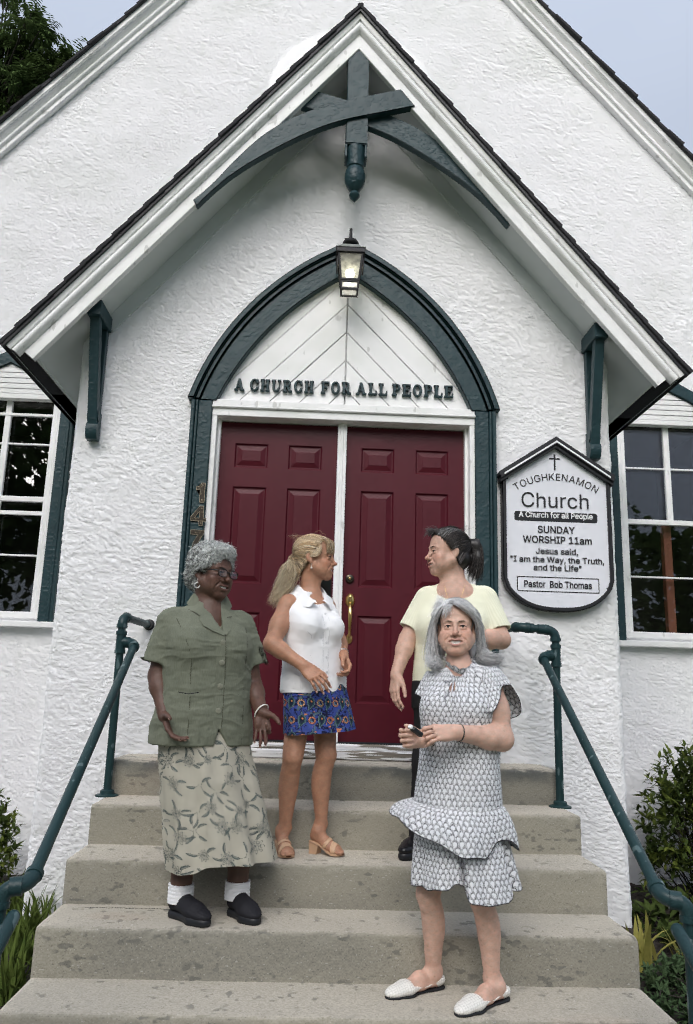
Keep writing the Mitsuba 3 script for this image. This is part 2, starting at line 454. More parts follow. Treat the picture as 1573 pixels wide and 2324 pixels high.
BF = -0.36
put_rake('__porch_roof__drip_edge', [(0.030, FY), (0.012, -0.415), (0.040, -0.412), (0.042, -0.38)], 'm_black', PZ, PM, CT, XE + 0.012)
put_rake('__porch_roof__fascia_strip', [(0.041, -0.30), (0.041, -0.395), (0.068, -0.388), (0.068, -0.36)], 'm_white', PZ, PM, CT, XE)
put_rake('__porch_roof__crown_moulding', [(0.0685, -0.30), (0.0685, -0.372), (0.074, -0.374)] + half_round(0.078, 0.122, -0.374, 0.024) + [(0.128, -0.366), (0.128, -0.34)], 'm_white', PZ, PM, CT, XE - 0.004, 55)
put_rake('__porch_roof__barge_board', [(0.1285, -0.30), (0.1285, BF + .006), (0.140, BF), (0.203, BF), (0.206, BF + .004), (0.206, -0.318), (0.150, -0.318)], 'm_white', PZ, PM, CT, XE - 0.03, 35)


def slope_poly(z0, m, ct, s0, s1, xe, sg):
    sn = math.sqrt(1 - ct * ct)
    return Polygon([(0, z0 - s0 / ct), (sg * (xe - s0 * sn), z0 - m * (xe - s0 * sn) - s0 / ct), (sg * (xe - s1 * sn), z0 - m * (xe - s1 * sn) - s1 / ct), (0, z0 - s1 / ct)])


for sg in (-1, 1):
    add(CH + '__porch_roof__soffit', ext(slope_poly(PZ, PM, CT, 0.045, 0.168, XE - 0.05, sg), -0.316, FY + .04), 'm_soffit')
    # mouldings under the eave that run back to the church
    for s0, s1, ex in ((0.043, 0.10, 0.0), (0.105, 0.19, -0.03)):
        sn = PSN; q = slope_poly(PZ, PM, CT, s0, s1, XE + ex, sg)
        xa = XE + ex - 0.035
        q = q.intersection(sbox(xa, 0, 5, 9) if sg > 0 else sbox(-5, 0, -xa, 9))
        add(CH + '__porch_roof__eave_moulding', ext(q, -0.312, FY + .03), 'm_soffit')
    # smooth band where wall and soffit meet
    q = slope_poly(PZ, PM, CT, 0.165, 0.262, 1.78, sg)
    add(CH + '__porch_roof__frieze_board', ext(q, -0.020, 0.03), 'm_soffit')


def courses(key, z0, m, ct, xe, yf, yb, step=0.14, lap=0.03, jitter=0.006, seed=1):
    sn = math.sqrt(1 - ct * ct); L = xe / ct; rg = np.random.default_rng(seed)
    n = int(math.ceil(L / step))
    for sg in (-1, 1):
        for k in range(n):
            u0, u1 = k * step, min((k + 1) * step + lap, L + 0.02)
            j = rg.uniform(-1, 1) * jitter
            pts = [(u0, 0.010), (u0, 0.026), (u1, 0.022), (u1, 0.001 - abs(j) * .6), (u1 - 0.02, -0.001)]
            P = Polygon([(sg * (u * ct - s * -sn * -1), z0 - u * sn - s * ct) for u, s in pts])
            P = Polygon([(sg * (u * ct + (-s) * sn), z0 - u * sn - s * ct) for u, s in pts])
            add(key, ext(P.buffer(0), yf + j, yb), 'm_shingle')


courses(CH + '__porch_roof__shingle_course', PZ, PM, CT, XE, -0.425, FY + .03)
MZ, MM, MCT = 8.63, 1.19, 0.6433
put_rake('__main_roof__fascia_board', [(0.03, 1.3), (0.026, 1.02), (0.064, 1.02), (0.066, 1.045), (0.10, 1.075)] + half_round(0.104, 0.138, 1.085, 0.018) + [(0.142, 1.092), (0.172, 1.092), (0.174, 1.16)], 'm_white', MZ, MM, MCT, 4.9, 40)
put_rake('__main_roof__drip_edge', [(0.030, 1.3), (0.010, 1.0), (0.026, 1.0), (0.0275, 1.03)], 'm_black', MZ, MM, MCT, 4.91)
for sg in (-1, 1):
    add(CH + '__main_roof__deck', ext(slope_poly(MZ, MM, MCT, 0.032, 0.15, 4.85, sg), FY + .05, 14), 'm_soffit')
courses(CH + '__main_roof__shingle_course', MZ, MM, MCT, 4.9, 0.985, 14, 0.15, 0.03, 0.016, 4)

# ------------------------------------------------------------------ porch truss
TR = CH + '__truss'


def curve(pts, n=40):
    from scipy.interpolate import PchipInterpolator
    pts = np.array(sorted(pts)); f = PchipInterpolator(pts[:, 0], pts[:, 1])
    x = np.linspace(pts[0, 0], pts[-1, 0], n)
    return np.c_[x, f(x)]


up = curve([(-1.045, 3.475), (-0.93, 3.60), (-0.80, 3.775), (-0.60, 4.00), (-0.38, 4.155), (-0.2, 4.235), (0.0, 4.305), (0.292, 4.391)])
lo = curve([(-1.02, 3.435), (-0.80, 3.68), (-0.595, 3.842), (-0.38, 3.985), (-0.2, 4.083), (-0.05, 4.142), (0.15, 4.20), (0.388, 4.268)])
brace = Polygon(np.vstack([up, lo[::-1]]))
add(TR + '__curved_brace', bev(brace, -0.372, -0.318, 0.003), 'm_green', 30)
add(TR + '__curved_brace', bev(affinity.scale(brace, -1, 1, origin=(0.003, 0)), -0.316, -0.262, 0.003), 'm_green', 30)
kp = Polygon([(-0.072, 3.968), (0.075, 3.968), (0.073, 4.74), (0.055, 4.80), (0.002, 4.845), (-0.055, 4.80), (-0.072, 4.74)])
add(TR + '__king_post', cat(bev(kp, -0.352, -0.22, 0.005)), 'm_green', 30)
for s in (-1, 1):
    add(TR + '__post_wing', bx(*sorted((s * 0.058, s * 0.073)), -0.345, -0.235, 3.875, 3.9665, .002), 'm_green')
add(TR + '__pendant', lathe([(0.0, 3.566), (0.012, 3.580), (0.033, 3.606), (0.036, 3.620), (0.030, 3.634), (0.024, 3.645), (0.040, 3.660), (0.058, 3.690), (0.068, 3.725), (0.070, 3.760), (0.064, 3.795),
                             (0.052, 3.818), (0.0585, 3.824), (0.060, 3.836), (0.0585, 3.85), (0.064, 3.90), (0.067, 3.967), (0.0, 3.967)], (0, -0.288, 0), n=36), 'm_green', 35)

# brackets under the porch eaves
for sg in (-1, 1):
    b = CH + ('__eave_bracket' if sg < 0 else '__eave_bracket_001')
    xa, xb = sorted((sg * 1.585, sg * 1.672))
    xi, xj = sorted((sg * 1.600, sg * 1.660))
    add(b + '__arm', bx(xa, xb, -0.287, -0.012, 2.682, 2.784, .004), 'm_green')
    add(b + '__wall_plate', bx(xi, xj, -0.062, -0.012, 2.02, 2.681, .003), 'm_green')
    st = beam(((xi + xj) / 2, -0.225, 2.70), ((xi + xj) / 2, -0.058, 2.02), 0.062, 0.060, up=(1, 0, 0))
    add(b + '__strut', st, 'm_green')
    foot = Polygon([(0.012, 1.925), (0.07, 1.925), (0.088, 1.95), (0.097, 1.985), (0.092, 2.018), (0.074, 2.030), (0.068, 2.040), (0.082, 2.052), (0.092, 2.075), (0.088, 2.11), (0.012, 2.11)])
    m = ext(foot, 0, xj - xi + .012); v = np.array(m.vertices)
    m.vertices = np.stack([v[:, 1] + xi - .006, -v[:, 0], v[:, 2]], 1)
    if m.volume < 0: m.invert()
    add(b + '__scroll_foot', m, 'm_green', 40)

# ------------------------------------------------------------------ door surround
CX0 = -0.014
SPR = 2.235
def garc(cx, cz, r, n=28):
    """pointed arch of two arcs whose centres lie beyond the middle line"""
    a0 = math.pi - math.asin((SPR - cz) / r); a1 = math.pi - math.acos((cx - CX0) / r)
    left = arc((cx, cz), r, a0, a1, n); right = left[::-1][1:].copy(); right[:, 0] = 2 * CX0 - right[:, 0]
    return np.vstack([left, right])


outer, mid1, mid2, inner = garc(0.755, 1.713, 1.868), garc(0.755, 1.713, 1.828), garc(0.757, 1.709, 1.797), garc(0.942, 1.511, 1.939)
DA = CH + '__door_arch'
band = lambda a, b: Polygon(np.vstack([a, b[::-1]]))
add(DA + '__backband', bev(band(outer, mid1), -0.075, 0.02, 0.006), 'm_green', 30)
add(DA + '__bead', bev(band(mid1, mid2), -0.050, 0.02, 0.008), 'm_green', 30)
add(DA + '__arch_board', bev(band(mid2, inner), -0.034, 0.06, 0.004), 'm_green', 30)
for s in (-1, 1):
    f = lambda a, b: sorted((CX0 + s * a, CX0 + s * b))
    add(DA + '__side_board', bx(*f(0.868, 0.955), -0.033, 0.06, 0.0, SPR - .002, .003), 'm_green')
    add(DA + '__side_bead', bx(*f(0.957, 0.974), -0.044, 0.05, 0.0, SPR - .002, .004), 'm_green')
    add(DA + '__side_backband', bx(*f(0.976, 1.000), -0.058, 0.05, 0.0, SPR - .004, .005), 'm_green')
    add(DA + '__white_jamb', bx(*f(0.832, 0.866), -0.012, 0.14, 0.085, 2.186, .003), 'm_white')
    add(DA + '__door_stop', bx(*f(0.812, 0.8315), 0.05, 0.13, 0.09, 2.135, .003), 'm_white')
add(DA + '__lintel', bx(CX0 - .866, CX0 + .866, -0.016, 0.14, 2.1375, 2.188, .003), 'm_white')
add(DA + '__lintel_moulding', bx(CX0 - .872, CX0 + .872, -0.034, 0.10, 2.189, 2.204, .005), 'm_white')
add(DA + '__lintel_moulding', bx(CX0 - .866, CX0 + .866, -0.024, 0.10, 2.2045, SPR + 0.012, .004), 'm_white')
# boards of the tympanum, a chevron
TY = CH + '__tympanum'
tyreg = Polygon(np.vstack([garc(0.942, 1.511, 1.950), [(CX0 + .872, 2.2465), (CX0 - .872, 2.2465)]])).buffer(0).intersection(sbox(-2, 2.2465, 2, 4))
slope = math.radians(50.5); zs0 = [1.0 + 0.2065 * i for i in range(13)]
rg = np.random.default_rng(2)
for s in (-1, 1):
    for i in range(len(zs0) - 1):
        g = 0.0012
        za, zb = zs0[i] + g, zs0[i + 1] - g
        quad = Polygon([(CX0 + s * 0.003, za + 0.13), (CX0 + s * 1.5, za + 0.13 - 1.5 * math.tan(slope) * 0.86), (CX0 + s * 1.5, zb + 0.13 - 1.5 * math.tan(slope) * 0.86), (CX0 + s * 0.003, zb + 0.13)])
        q = quad.intersection(tyreg)
        if q.is_empty or q.area < 1e-3: continue
        add(TY + '__board', bev(q, 0.028 + rg.uniform(-.0025, .0025), 0.05, 0.0018), 'm_white', 30)
add(TY + '__backing', ext(tyreg, 0.0485, 0.09), 'm_white')

# ------------------------------------------------------------------ doors
def rect_rings(x0, x1, z0, z1, rings):
    """nested rectangles: rows (inset, y); the last is closed"""
    V, F = [], []
    for d, y in rings:
        V += [(x0 + d, y, z0 + d), (x1 - d, y, z0 + d), (x1 - d, y, z1 - d), (x0 + d, y, z1 - d)]
    for k in range(len(rings) - 1):
        for i in range(4):
            a, b = 4 * k + i, 4 * k + (i + 1) % 4
            F += [(a, b, b + 4), (a, b + 4, a + 4)]
    o = 4 * (len(rings) - 1); F += [(o, o + 1, o + 2), (o, o + 2, o + 3)]
    return trimesh.Trimesh(np.array(V, float), np.array(F), process=False)


DY = 0.095
def door(x0, x1, panels_x):
    d = CH + ('__door' if x0 < -0.5 else '__door_001')
    leafp = sbox(x0, 0.095, x1, 2.130)
    for (a, b) in panels_x:
        for (c, e) in ((1.817, 1.990), (1.049, 1.694), (0.321, 0.874)):
            leafp = leafp.difference(sbox(a, c, b, e))
            add(d + '__panel', rect_rings(a, b, c, e, [(0, DY), (0.004, DY), (0.013, DY + .013), (0.020, DY + .013), (0.022, DY + .0125), (0.050, DY + .004), (0.0525, DY + .002)]), 'm_red')
    add(d + '__leaf', ext(leafp, DY, DY + 0.04), 'm_red')
    return d


DL = door(-0.846, -0.051, [(-0.733, -0.506), (-0.377, -0.148)])
DR = door(0.011, 0.803, [(0.108, 0.335), (0.471, 0.697)])
add(DA + '__mullion', bx(-0.050, 0.010, 0.052, 0.14, 0.09, 2.137, .004), 'm_white')
add(DA + '__mullion_strip', bx(-0.034, -0.012, 0.047, 0.06, 0.09, 2.136, .003), 'm_white')
add(DL + '__push_plate', bx(-0.145, -0.060, DY - .004, DY + .002, 0.93, 1.145, .001), 'm_plate' if 'm_plate' in scene else mat('m_plate', (0.10, 0.10, 0.095), 0.12, metallic=1.0))
DB = DR
add(DB + '__deadbolt', lathe([(0.0, -0.022), (0.012, -0.022), (0.024, -0.018), (0.028, -0.008), (0.029, 0.0)], (0.056, DY, 1.104), 'y', 28).apply_transform(np.diag([1, 1, 1, 1])), 'm_bronze', 35)
add(DB + '__deadbolt__keyhole', lathe([(0.0, -0.004), (0.008, -0.003), (0.0085, 0.0)], (0.056, DY - .0215, 1.104), 'y', 16), 'm_brass', 35)


def oval(cz, rx, rz, y, h):
    m = trimesh.creation.icosphere(3); m.apply_scale([rx, h, rz]); m.apply_translation([0.063, y, cz]); return m


hd = [oval(0.965, 0.030, 0.046, DY, 0.026), oval(0.722, 0.022, 0.032, DY, 0.018)]
gp = [(0.063, DY - .012, 0.948), (0.063, DY - .035, 0.925), (0.063, DY - .052, 0.895), (0.063, DY - .056, 0.85), (0.063, DY - .050, 0.80), (0.063, DY - .034, 0.755), (0.063, DY - .014, 0.735)]
hd.append(tube(gp, [0.012, 0.010, 0.0135, 0.0125, 0.0095, 0.0085, 0.010], 16))
hd.append(lathe([(0, -0.012), (0.013, -0.01), (0.013, -.002), (0.0, 0.0)], (0.063, DY - .016, 0.985), 'y', 18))
add(DB + '__handle', cat(hd), 'm_brass', True)
# threshold
add(CH + '__door_sill', bx(-0.99, 0.98, -0.085, 0.16, 0.002, 0.052, .006), 'm_worn')
add(CH + '__door_sill__tread', bx(-0.86, 0.83, -0.04, 0.16, 0.0525, 0.084, .006), 'm_worn')
add(CH + '__door_sill__weather_strip', bx(-0.845, 0.805, 0.06, 0.16, 0.0845, 0.0945, .001), 'm_black')

# ------------------------------------------------------------------ side windows
def window(sx):
    w = CH + ('__window' if sx < 0 else '__window_001'); c = sx * WX
    low = 0.885
    arch_o = [(c - .55, 2.60), (c - .42, 2.74), (c - .26, 2.875), (c, 3.02), (c + .26, 2.875), (c + .42, 2.74), (c + .55, 2.60)]
    arch_i = [(c - .435, 2.60), (c - .32, 2.71), (c - .18, 2.81), (c, 2.90), (c + .18, 2.81), (c + .32, 2.71), (c + .435, 2.60)]
    add(w + '__casing', bev(Polygon(arch_o + arch_i[::-1]), FY - .055, FY + .02, .004), 'm_green', 30)
    for s in (-1, 1):
        add(w + '__casing', bx(*sorted((c + s * .437, c + s * .547)), FY - .050, FY + .02, 0.84, 2.599, .004), 'm_green')
        add(w + '__casing_bead', bx(*sorted((c + s * .497, c + s * .520)), FY - .060, FY - .0505, 0.84, 2.598, .003), 'm_green')
        add(w + '__frame', bx(*sorted((c + s * .408, c + s * .436)), FY - .040, FY + .06, 0.86, 2.63, .003), 'm_white')
        add(w + '__frame', bx(*sorted((c + s * .370, c + s * .407)), FY - .026, FY + .06, 0.90, 2.60, .004), 'm_white')
    tre = Polygon(arch_i)
    slat_z = [2.645, 2.688, 2.733, 2.778, 2.823, 2.868, 2.90]
    for a, b in zip(slat_z[:-1], slat_z[1:]):
        q = tre.intersection(sbox(c - 1, a + .0002, c + 1, b - .0002))
        if not q.is_empty and q.area > 1e-4: add(w + '__siding_slat', bev(q, FY - .034, FY + .01, .0028), 'm_white', 30)
    add(w + '__head_board', bx(c - .436, c + .436, FY - .042, FY + .03, 2.601, 2.643, .003), 'm_white')
    add(w + '__bottom_rail', bx(c - .407, c + .407, FY - .030, FY + .06, 0.862, 0.912, .004), 'm_white')
    add(w + '__sill', bx(c - .62, c + .572, FY - .085, FY + .02, 0.795, 0.838, .004), 'm_white')
    bars = [(1.775, 1.815, .016), (2.238, 2.252, .004), (1.342, 1.356, .004)]
    if sx < 0: bars += [(1.668, 1.700, .008), (2.478, 2.500, .010)]
    for a, b, y in bars:
        add(w + '__glazing_bar', bx(c - .369, c + .369, FY + .030 - y, FY + .050, a, b, .002), 'm_white')
    add(w + '__mullion', bx(c - .024, c + .024, FY + .024, FY + .056, 0.913, 2.6, .003), 'm_white') if sx < 0 else add(w + '__mullion', bx(c - .024, c + .024, FY + .024, FY + .056, 1.8155, 2.6, .003), 'm_white')
    edges = sorted([0.90] + [b[0] + .006 for b in bars] + [2.605])
    for a, b in zip(edges[:-1], edges[1:]):
        for x0, x1 in ((c - .375, c), (c, c + .375)):
            for yy in (FY + .041, FY + .078):
                V = np.array([(x0, yy, a), (x1, yy, a), (x1, yy, b), (x0, yy, b)])
                add(w + '__pane', trimesh.Trimesh(V, [[0, 1, 2], [0, 2, 3]], process=False), 'm_pane')
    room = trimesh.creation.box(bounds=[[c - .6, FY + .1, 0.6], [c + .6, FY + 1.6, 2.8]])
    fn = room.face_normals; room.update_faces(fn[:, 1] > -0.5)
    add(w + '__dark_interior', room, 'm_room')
    if sx > 0:
        add(w + '__wooden_post', bx(c - .035, c + .03, FY + .10, FY + .16, 0.7, 1.79, .003), 'm_wood')


window(-1); window(1)

# ------------------------------------------------------------------ handrails
def elbow(a, b, c, r, R=1.30, n=12):
    """pipe elbow at b between directions to a and c, with collars"""
    a, b, c = (np.array(q, float) for q in (a, b, c))
    da, dc = (a - b) / np.linalg.norm(a - b), (c - b) / np.linalg.norm(c - b)
    L = 0.052
    p0, p1 = b + da * L, b + dc * L
    ts = np.linspace(0, 1, n)[:, None]
    pts = (1 - ts) ** 2 * p0 + 2 * ts * (1 - ts) * b + ts ** 2 * p1
    ms = [tube(pts, r * 1.24, 20)]
    for p, d in ((p0, da), (p1, dc)):
        ms.append(tube([p - d * .011, p - d * .010, p + d * .010, p + d * .011], [r * 1.2, r * 1.42, r * 1.42, r * 1.2], 20))
    return cat(ms)


def collar(p, d, r, L=0.012, k=1.40):
    p, d = np.array(p, float), np.array(d, float); d /= np.linalg.norm(d)
    return tube([p - d * L, p - d * (L - .002), p + d * (L - .002), p + d * L], [r * 1.1, r * k, r * k, r * 1.1], 20)


def handrail(sg, label):
    h = thing('handrail', label, 'handrail')
    r = 0.0215
    px = -1.247 if sg < 0 else 1.235
    py, pz0, pz1 = -0.402, -0.191, 0.775
    top = (px, py, pz1)
    wall = (-1.178, 0.0, 0.763) if sg < 0 else (1.02, -0.05, 0.80)
    if sg > 0: mid = (1.02, py, 0.79)
    add(h + '__post', tube([(px, py, pz0 + .01), (px, py, pz1 - .03)], r, 20), 'm_pipe', 40)
    add(h + '__base_flange', lathe([(0.062, 0.0), (0.062, 0.007), (0.055, 0.011), (0.038, 0.013), (0.036, 0.03), (0.032, 0.034), (r, 0.036)], (px, py, pz0 - .002), n=28), 'm_pipe', 35)
    nxt = wall if sg < 0 else mid
    add(h + '__elbow', elbow((px, py, 0), top, nxt, r), 'm_pipe', 50)
    if sg < 0:
        add(h + '__upper_pipe', tube([np.array(top) + (np.array(wall) - top) * .10, np.array(wall)], r, 20), 'm_pipe', 40)
        d = np.array(wall) - np.array(top); d /= np.linalg.norm(d)
        add(h + '__wall_flange', cat(collar(np.array(wall) - d * .02, d, r, .020, 1.30), tube([np.array(wall) - d * .004, np.array(wall) + d * .02], 0.034, 20)), 'm_black', 40)
    else:
        mid_ = np.array(mid)
        add(h + '__upper_pipe', tube([np.array(top) + (mid_ - top) * .1, mid_ + [.03, 0, 0]], r, 20), 'm_pipe', 40)
        add(h + '__elbow', elbow(top, mid, wall, r), 'm_pipe', 50)
        add(h + '__upper_pipe', tube([mid_ + [0, .03, 0], np.array(wall)], r, 20), 'm_pipe', 40)
        for fx in (0.36, 0.64):
            q = np.array(top) + (mid_ - top) * fx
            add(h + '__coupling', collar(q, mid_ - top, r, .028 if fx < .5 else .012, 1.32), 'm_pipe', 40)
    tz = 0.632
    tee = (px, py, tz)
    ix = px - sg * 0.085
    turn = (ix, py - 0.01, tz - .002)
    low = (ix - sg * 0.035 * 0, -2.08, tz - 0.885)
    lowx = -1.075 if sg < 0 else 1.072
    low = (lowx, -2.08, -0.262)
    add(h + '__tee', cat(tube([(px, py, tz - .05), (px, py, tz + .05)], r * 1.22, 20), collar((px, py, tz + .052), (0, 0, 1), r), collar((px, py, tz - .052), (0, 0, 1), r), tube([(px, py, tz), (px - sg * .05, py, tz)], r * 1.2, 20), collar((px - sg * .046, py, tz), (1, 0, 0), r, .008)), 'm_pipe', 40)
    add(h + '__elbow', elbow(tee, turn, low, r), 'm_pipe', 50)
    d = np.array(low) - np.array(turn)
    add(h + '__rail', tube([np.array(turn) + d * .02, np.array(low) - d * .02], r, 24), 'm_pipe', 40)
    qx = lowx + sg * 0.082
    cor = (qx, -2.10, -0.268)
    add(h + '__elbow', elbow(turn, low, cor, r), 'm_pipe', 50)
    add(h + '__elbow', elbow(low, cor, (qx, -2.10, -1), r), 'm_pipe', 50)
    add(h + '__lower_post', tube([(qx, -2.10, -0.31), (qx, -2.10, GZ + .0)], r, 24), 'm_pipe', 40)
    e0 = np.array([lowx + sg * .022, -2.14, -0.345]); e1 = e0 + np.array([sg * 0.02, -1.6, -0.86])
    add(h + '__lower_rail', cat(tube([e0, e1], r, 24), trimesh.creation.icosphere(2, r * 1.0).apply_translation(e0), tube([e0 + (e1 - e0) * .03, np.array([qx, -2.10, -0.40])], r * .95, 16)), 'm_pipe', 40)
    add(h + '__lower_post', tube([(e1[0], e1[1], e1[2] + .02), (e1[0], e1[1], GZ - .05)], r, 16), 'm_pipe', 40)


handrail(-1, 'dark green pipe handrail on the left of the steps')
handrail(1, 'dark green pipe handrail on the right of the steps below the church sign')

# ------------------------------------------------------------------ lantern
LN = thing('lantern', 'lit black wall lantern hanging at the point of the door arch', 'lantern')
LY = -0.20; LX = -0.012


def square_ring(hw_top, hw_bot, z1, z0, t, y=LY):
    """four corner bars and two rims of a tapering square cage"""
    ms = []
    for a in (-1, 1):
        for b in (-1, 1):
            ms.append(beam((LX + a * hw_bot, y + b * hw_bot, z0), (LX + a * hw_top, y + b * hw_top, z1), t, t, up=(1, 0, 0), c=.001))
    for hw, z in ((hw_top, z1), (hw_bot, z0)):
        for a in (-1, 1):
            ms.append(bx(LX - hw - t / 2, LX + hw + t / 2, y + a * hw - t / 2, y + a * hw + t / 2, z - t / 2, z + t / 2, .001))
            ms.append(bx(LX + a * hw - t / 2, LX + a * hw + t / 2, y - hw + t / 2, y + hw - t / 2, z - t / 2, z + t / 2, .001))
    return cat(ms)


add(LN + '__cage', square_ring(0.078, 0.058, 3.205, 3.024, 0.013), 'm_iron')
add(LN + '__base', square_ring(0.055, 0.053, 3.012, 2.962, 0.011), 'm_iron')
add(LN + '__hood_band', cat([bx(LX - .094, LX + .094, LY + s * .09 - .004, LY + s * .09 + .004, 3.205, 3.236, .001) for s in (-1, 1)] + [bx(LX + s * .09 - .004, LX + s * .09 + .004, LY - .086, LY + .086, 3.205, 3.236, .001) for s in (-1, 1)] + [bx(LX + s * .085 - .005, LX + s * .085 + .005, LY - .055, LY + .055, 3.118, 3.2045, .001) for s in (-1, 1)]), 'm_iron')


def sq_lathe(prof):
    V, F = [], []
    for r, z in prof: V += [(LX - r, LY - r, z), (LX + r, LY - r, z), (LX + r, LY + r, z), (LX - r, LY + r, z)]
    for k in range(len(prof) - 1):
        for i in range(4):
            a, b = 4 * k + i, 4 * k + (i + 1) % 4
            F += [(a, b, b + 4), (a, b + 4, a + 4)]
    return trimesh.Trimesh(np.array(V, float), np.array(F), process=False)


add(LN + '__hood', sq_lathe([(0.098, 3.236), (0.098, 3.240), (0.078, 3.246), (0.066, 3.262), (0.056, 3.280), (0.046, 3.286), (0.0, 3.288)]), 'm_verdigris')
add(LN + '__cap', lathe([(0.032, 3.284), (0.030, 3.300), (0.050, 3.306), (0.054, 3.314), (0.044, 3.334), (0.020, 3.345), (0.0, 3.347)], (LX, LY, 0), n=28), 'm_iron', 35)
aa = np.linspace(-0.2, math.pi + .2, 24)
add(LN + '__bail', tube(np.c_[LX + 0.052 * np.cos(aa), np.full(24, LY), 3.305 + 0.052 * np.sin(aa)], 0.0045, 8), 'm_iron', True)
hk = [(LX, LY, 3.345), (LX, LY, 3.40), (LX, LY + .012, 3.43), (LX, LY + .045, 3.448), (LX, LY + .10, 3.44), (LX, LY + .16, 3.40), (LX, -0.012, 3.36)]
add(LN + '__arm', tube(hk, 0.0095, 10), 'm_iron', True)
add(LN + '__wall_plate', bx(LX - .04, LX + .04, -0.085, -0.0, 3.28, 3.43, .004), 'm_iron')
mat('m_lampglass', (0.9, 0.9, 0.88), 0.25, spec_trans=0.0)
scene['m_lampglass'] = {'type': 'blendbsdf', 'weight': proc(lambda p, n, uv: 0.16 + 0.34 * fbm(p.x * 45, p.y * 45, p.z * 45, 2)), 'a': {'type': 'thindielectric', 'int_ior': 1.5}, 'b': {'type': 'principledthin', 'base_color': rgb(0.62, 0.62, 0.56), 'roughness': 0.6, 'diff_trans': 1.0, 'spec_trans': 0.0}}
for a, ax in ((-1, 1), (1, 1), (-1, 0), (1, 0)):
    for (h1, h0, z1, z0) in ((0.076, 0.056, 3.199, 3.030), (0.054, 0.052, 3.006, 2.968)):
        V = np.array([(-h0, a * h0, z0), (h0, a * h0, z0), (h1, a * h1, z1), (-h1, a * h1, z1)])
        if ax == 0: V = V[:, [1, 0, 2]]
        add(LN + '__pane', trimesh.Trimesh(V + [LX, LY, 0], [[0, 1, 2], [0, 2, 3]], process=False), 'm_lampglass')
bulb = trimesh.creation.icosphere(3, 0.030).apply_translation([LX, LY, 3.095])
scene[numbered(LN + '__bulb')] = {**mikit.ply(bulb, 'm_clean_white', smooth=True), 'emitter': {'type': 'area', 'radiance': rgb(6.5, 6.1, 4.9)}}
add(LN + '__bulb_socket', lathe([(0.0, 3.122), (0.014, 3.122), (0.014, 3.20), (0.0, 3.20)], (LX, LY, 0), n=16), 'm_iron', 35)

# ------------------------------------------------------------------ lettering
def glyph(ch):
    """slab-serif capitals, one unit high, as polygons"""
    L = lambda pts, w: LineString(pts).buffer(w / 2, cap_style=2, join_style=2)
    R = sbox; th, tn, sf = 0.25, 0.11, 0.13
    ser = lambda x, z, w=0.40: R(x - w / 2, z, x + w / 2, z + sf)
    if ch == 'A':
        g = [L([(0.16, 0.0), (0.44, 1.0)], tn * 1.2), L([(0.46, 1.0), (0.76, 0)], th), R(0.28, 0.26, 0.66, 0.38), ser(0.16, 0, .34), ser(0.76, 0, .42), R(0.36, 0.88, 0.58, 1.0)]
        return unary_union(g).intersection(R(-1, 0, 2, 1))
    if ch in 'COG':
        o = Point(0, 0).buffer(1, 48)
        ring = affinity.translate(affinity.scale(o, 0.43, 0.52), 0.43, 0.5).difference(affinity.translate(affinity.scale(o, 0.19, 0.40), 0.43, 0.5))
        if ch == 'O': return ring
        ring = ring.difference(R(0.60, 0.36, 1, 0.66))
        return unary_union([ring, R(0.68, 0.62, 0.80, 1.0), R(0.72, 0.12, 0.80, 0.36)])
    if ch == 'H': return unary_union([R(.10, 0, .10 + th, 1), R(.58, 0, .58 + th, 1), R(.2, .44, .7, .57)] + [ser(x, z, .42) for x in (.225, .705) for z in (0, 1 - sf)])
    if ch == 'U':
        u = L([(.225, 1), (.225, .32)], th)
        bow = affinity.translate(affinity.scale(Point(0, 0).buffer(1, 48), .36, .36), .46, .34).difference(affinity.translate(affinity.scale(Point(0, 0).buffer(1, 48), .15, .22), .47, .36)).intersection(R(-1, -1, 2, .35))
        return unary_union([u, L([(.76, 1), (.76, .32)], tn * 1.2), bow, ser(.225, 1 - sf, .42), ser(.76, 1 - sf, .34)])
    if ch in 'RP':
        o = Point(0, 0).buffer(1, 48)
        bowl = affinity.translate(affinity.scale(o, .36, .28), .42, .72).difference(affinity.translate(affinity.scale(o, .15, .17), .42, .72)).intersection(R(.3, 0, 2, 2))
        g = [R(.10, 0, .10 + th, 1), bowl, ser(.225, 0, .44), ser(.225, 1 - sf, .42), R(.2, 1 - .11, .44, 1), R(.2, .44, .44, .55)]
        if ch == 'R': g += [L([(.42, .5), (.72, 0.02)], th), R(.62, 0, .92, sf)]
        return unary_union(g)
    if ch == 'F': g = [R(.10, 0, .35, 1), R(.2, .87, .82, 1), R(.70, .66, .82, 1), R(.2, .45, .6, .57), R(.52, .36, .62, .66), ser(.225, 0, .44), ser(.225, 1 - sf, .42)]
    if ch == 'E': g = [R(.10, 0, .35, 1), R(.2, .87, .80, 1), R(.68, .66, .80, 1), R(.2, .45, .6, .57), R(.52, .36, .62, .66), R(.2, 0, .84, .13), R(.72, 0, .84, .34), ser(.225, 0, .42), ser(.225, 1 - sf, .42)]
    if ch == 'L': g = [R(.10, 0, .35, 1), R(.2, 0, .80, .13), R(.68, 0, .80, .36), ser(.225, 0, .42), ser(.225, 1 - sf, .46)]
    return unary_union(g)


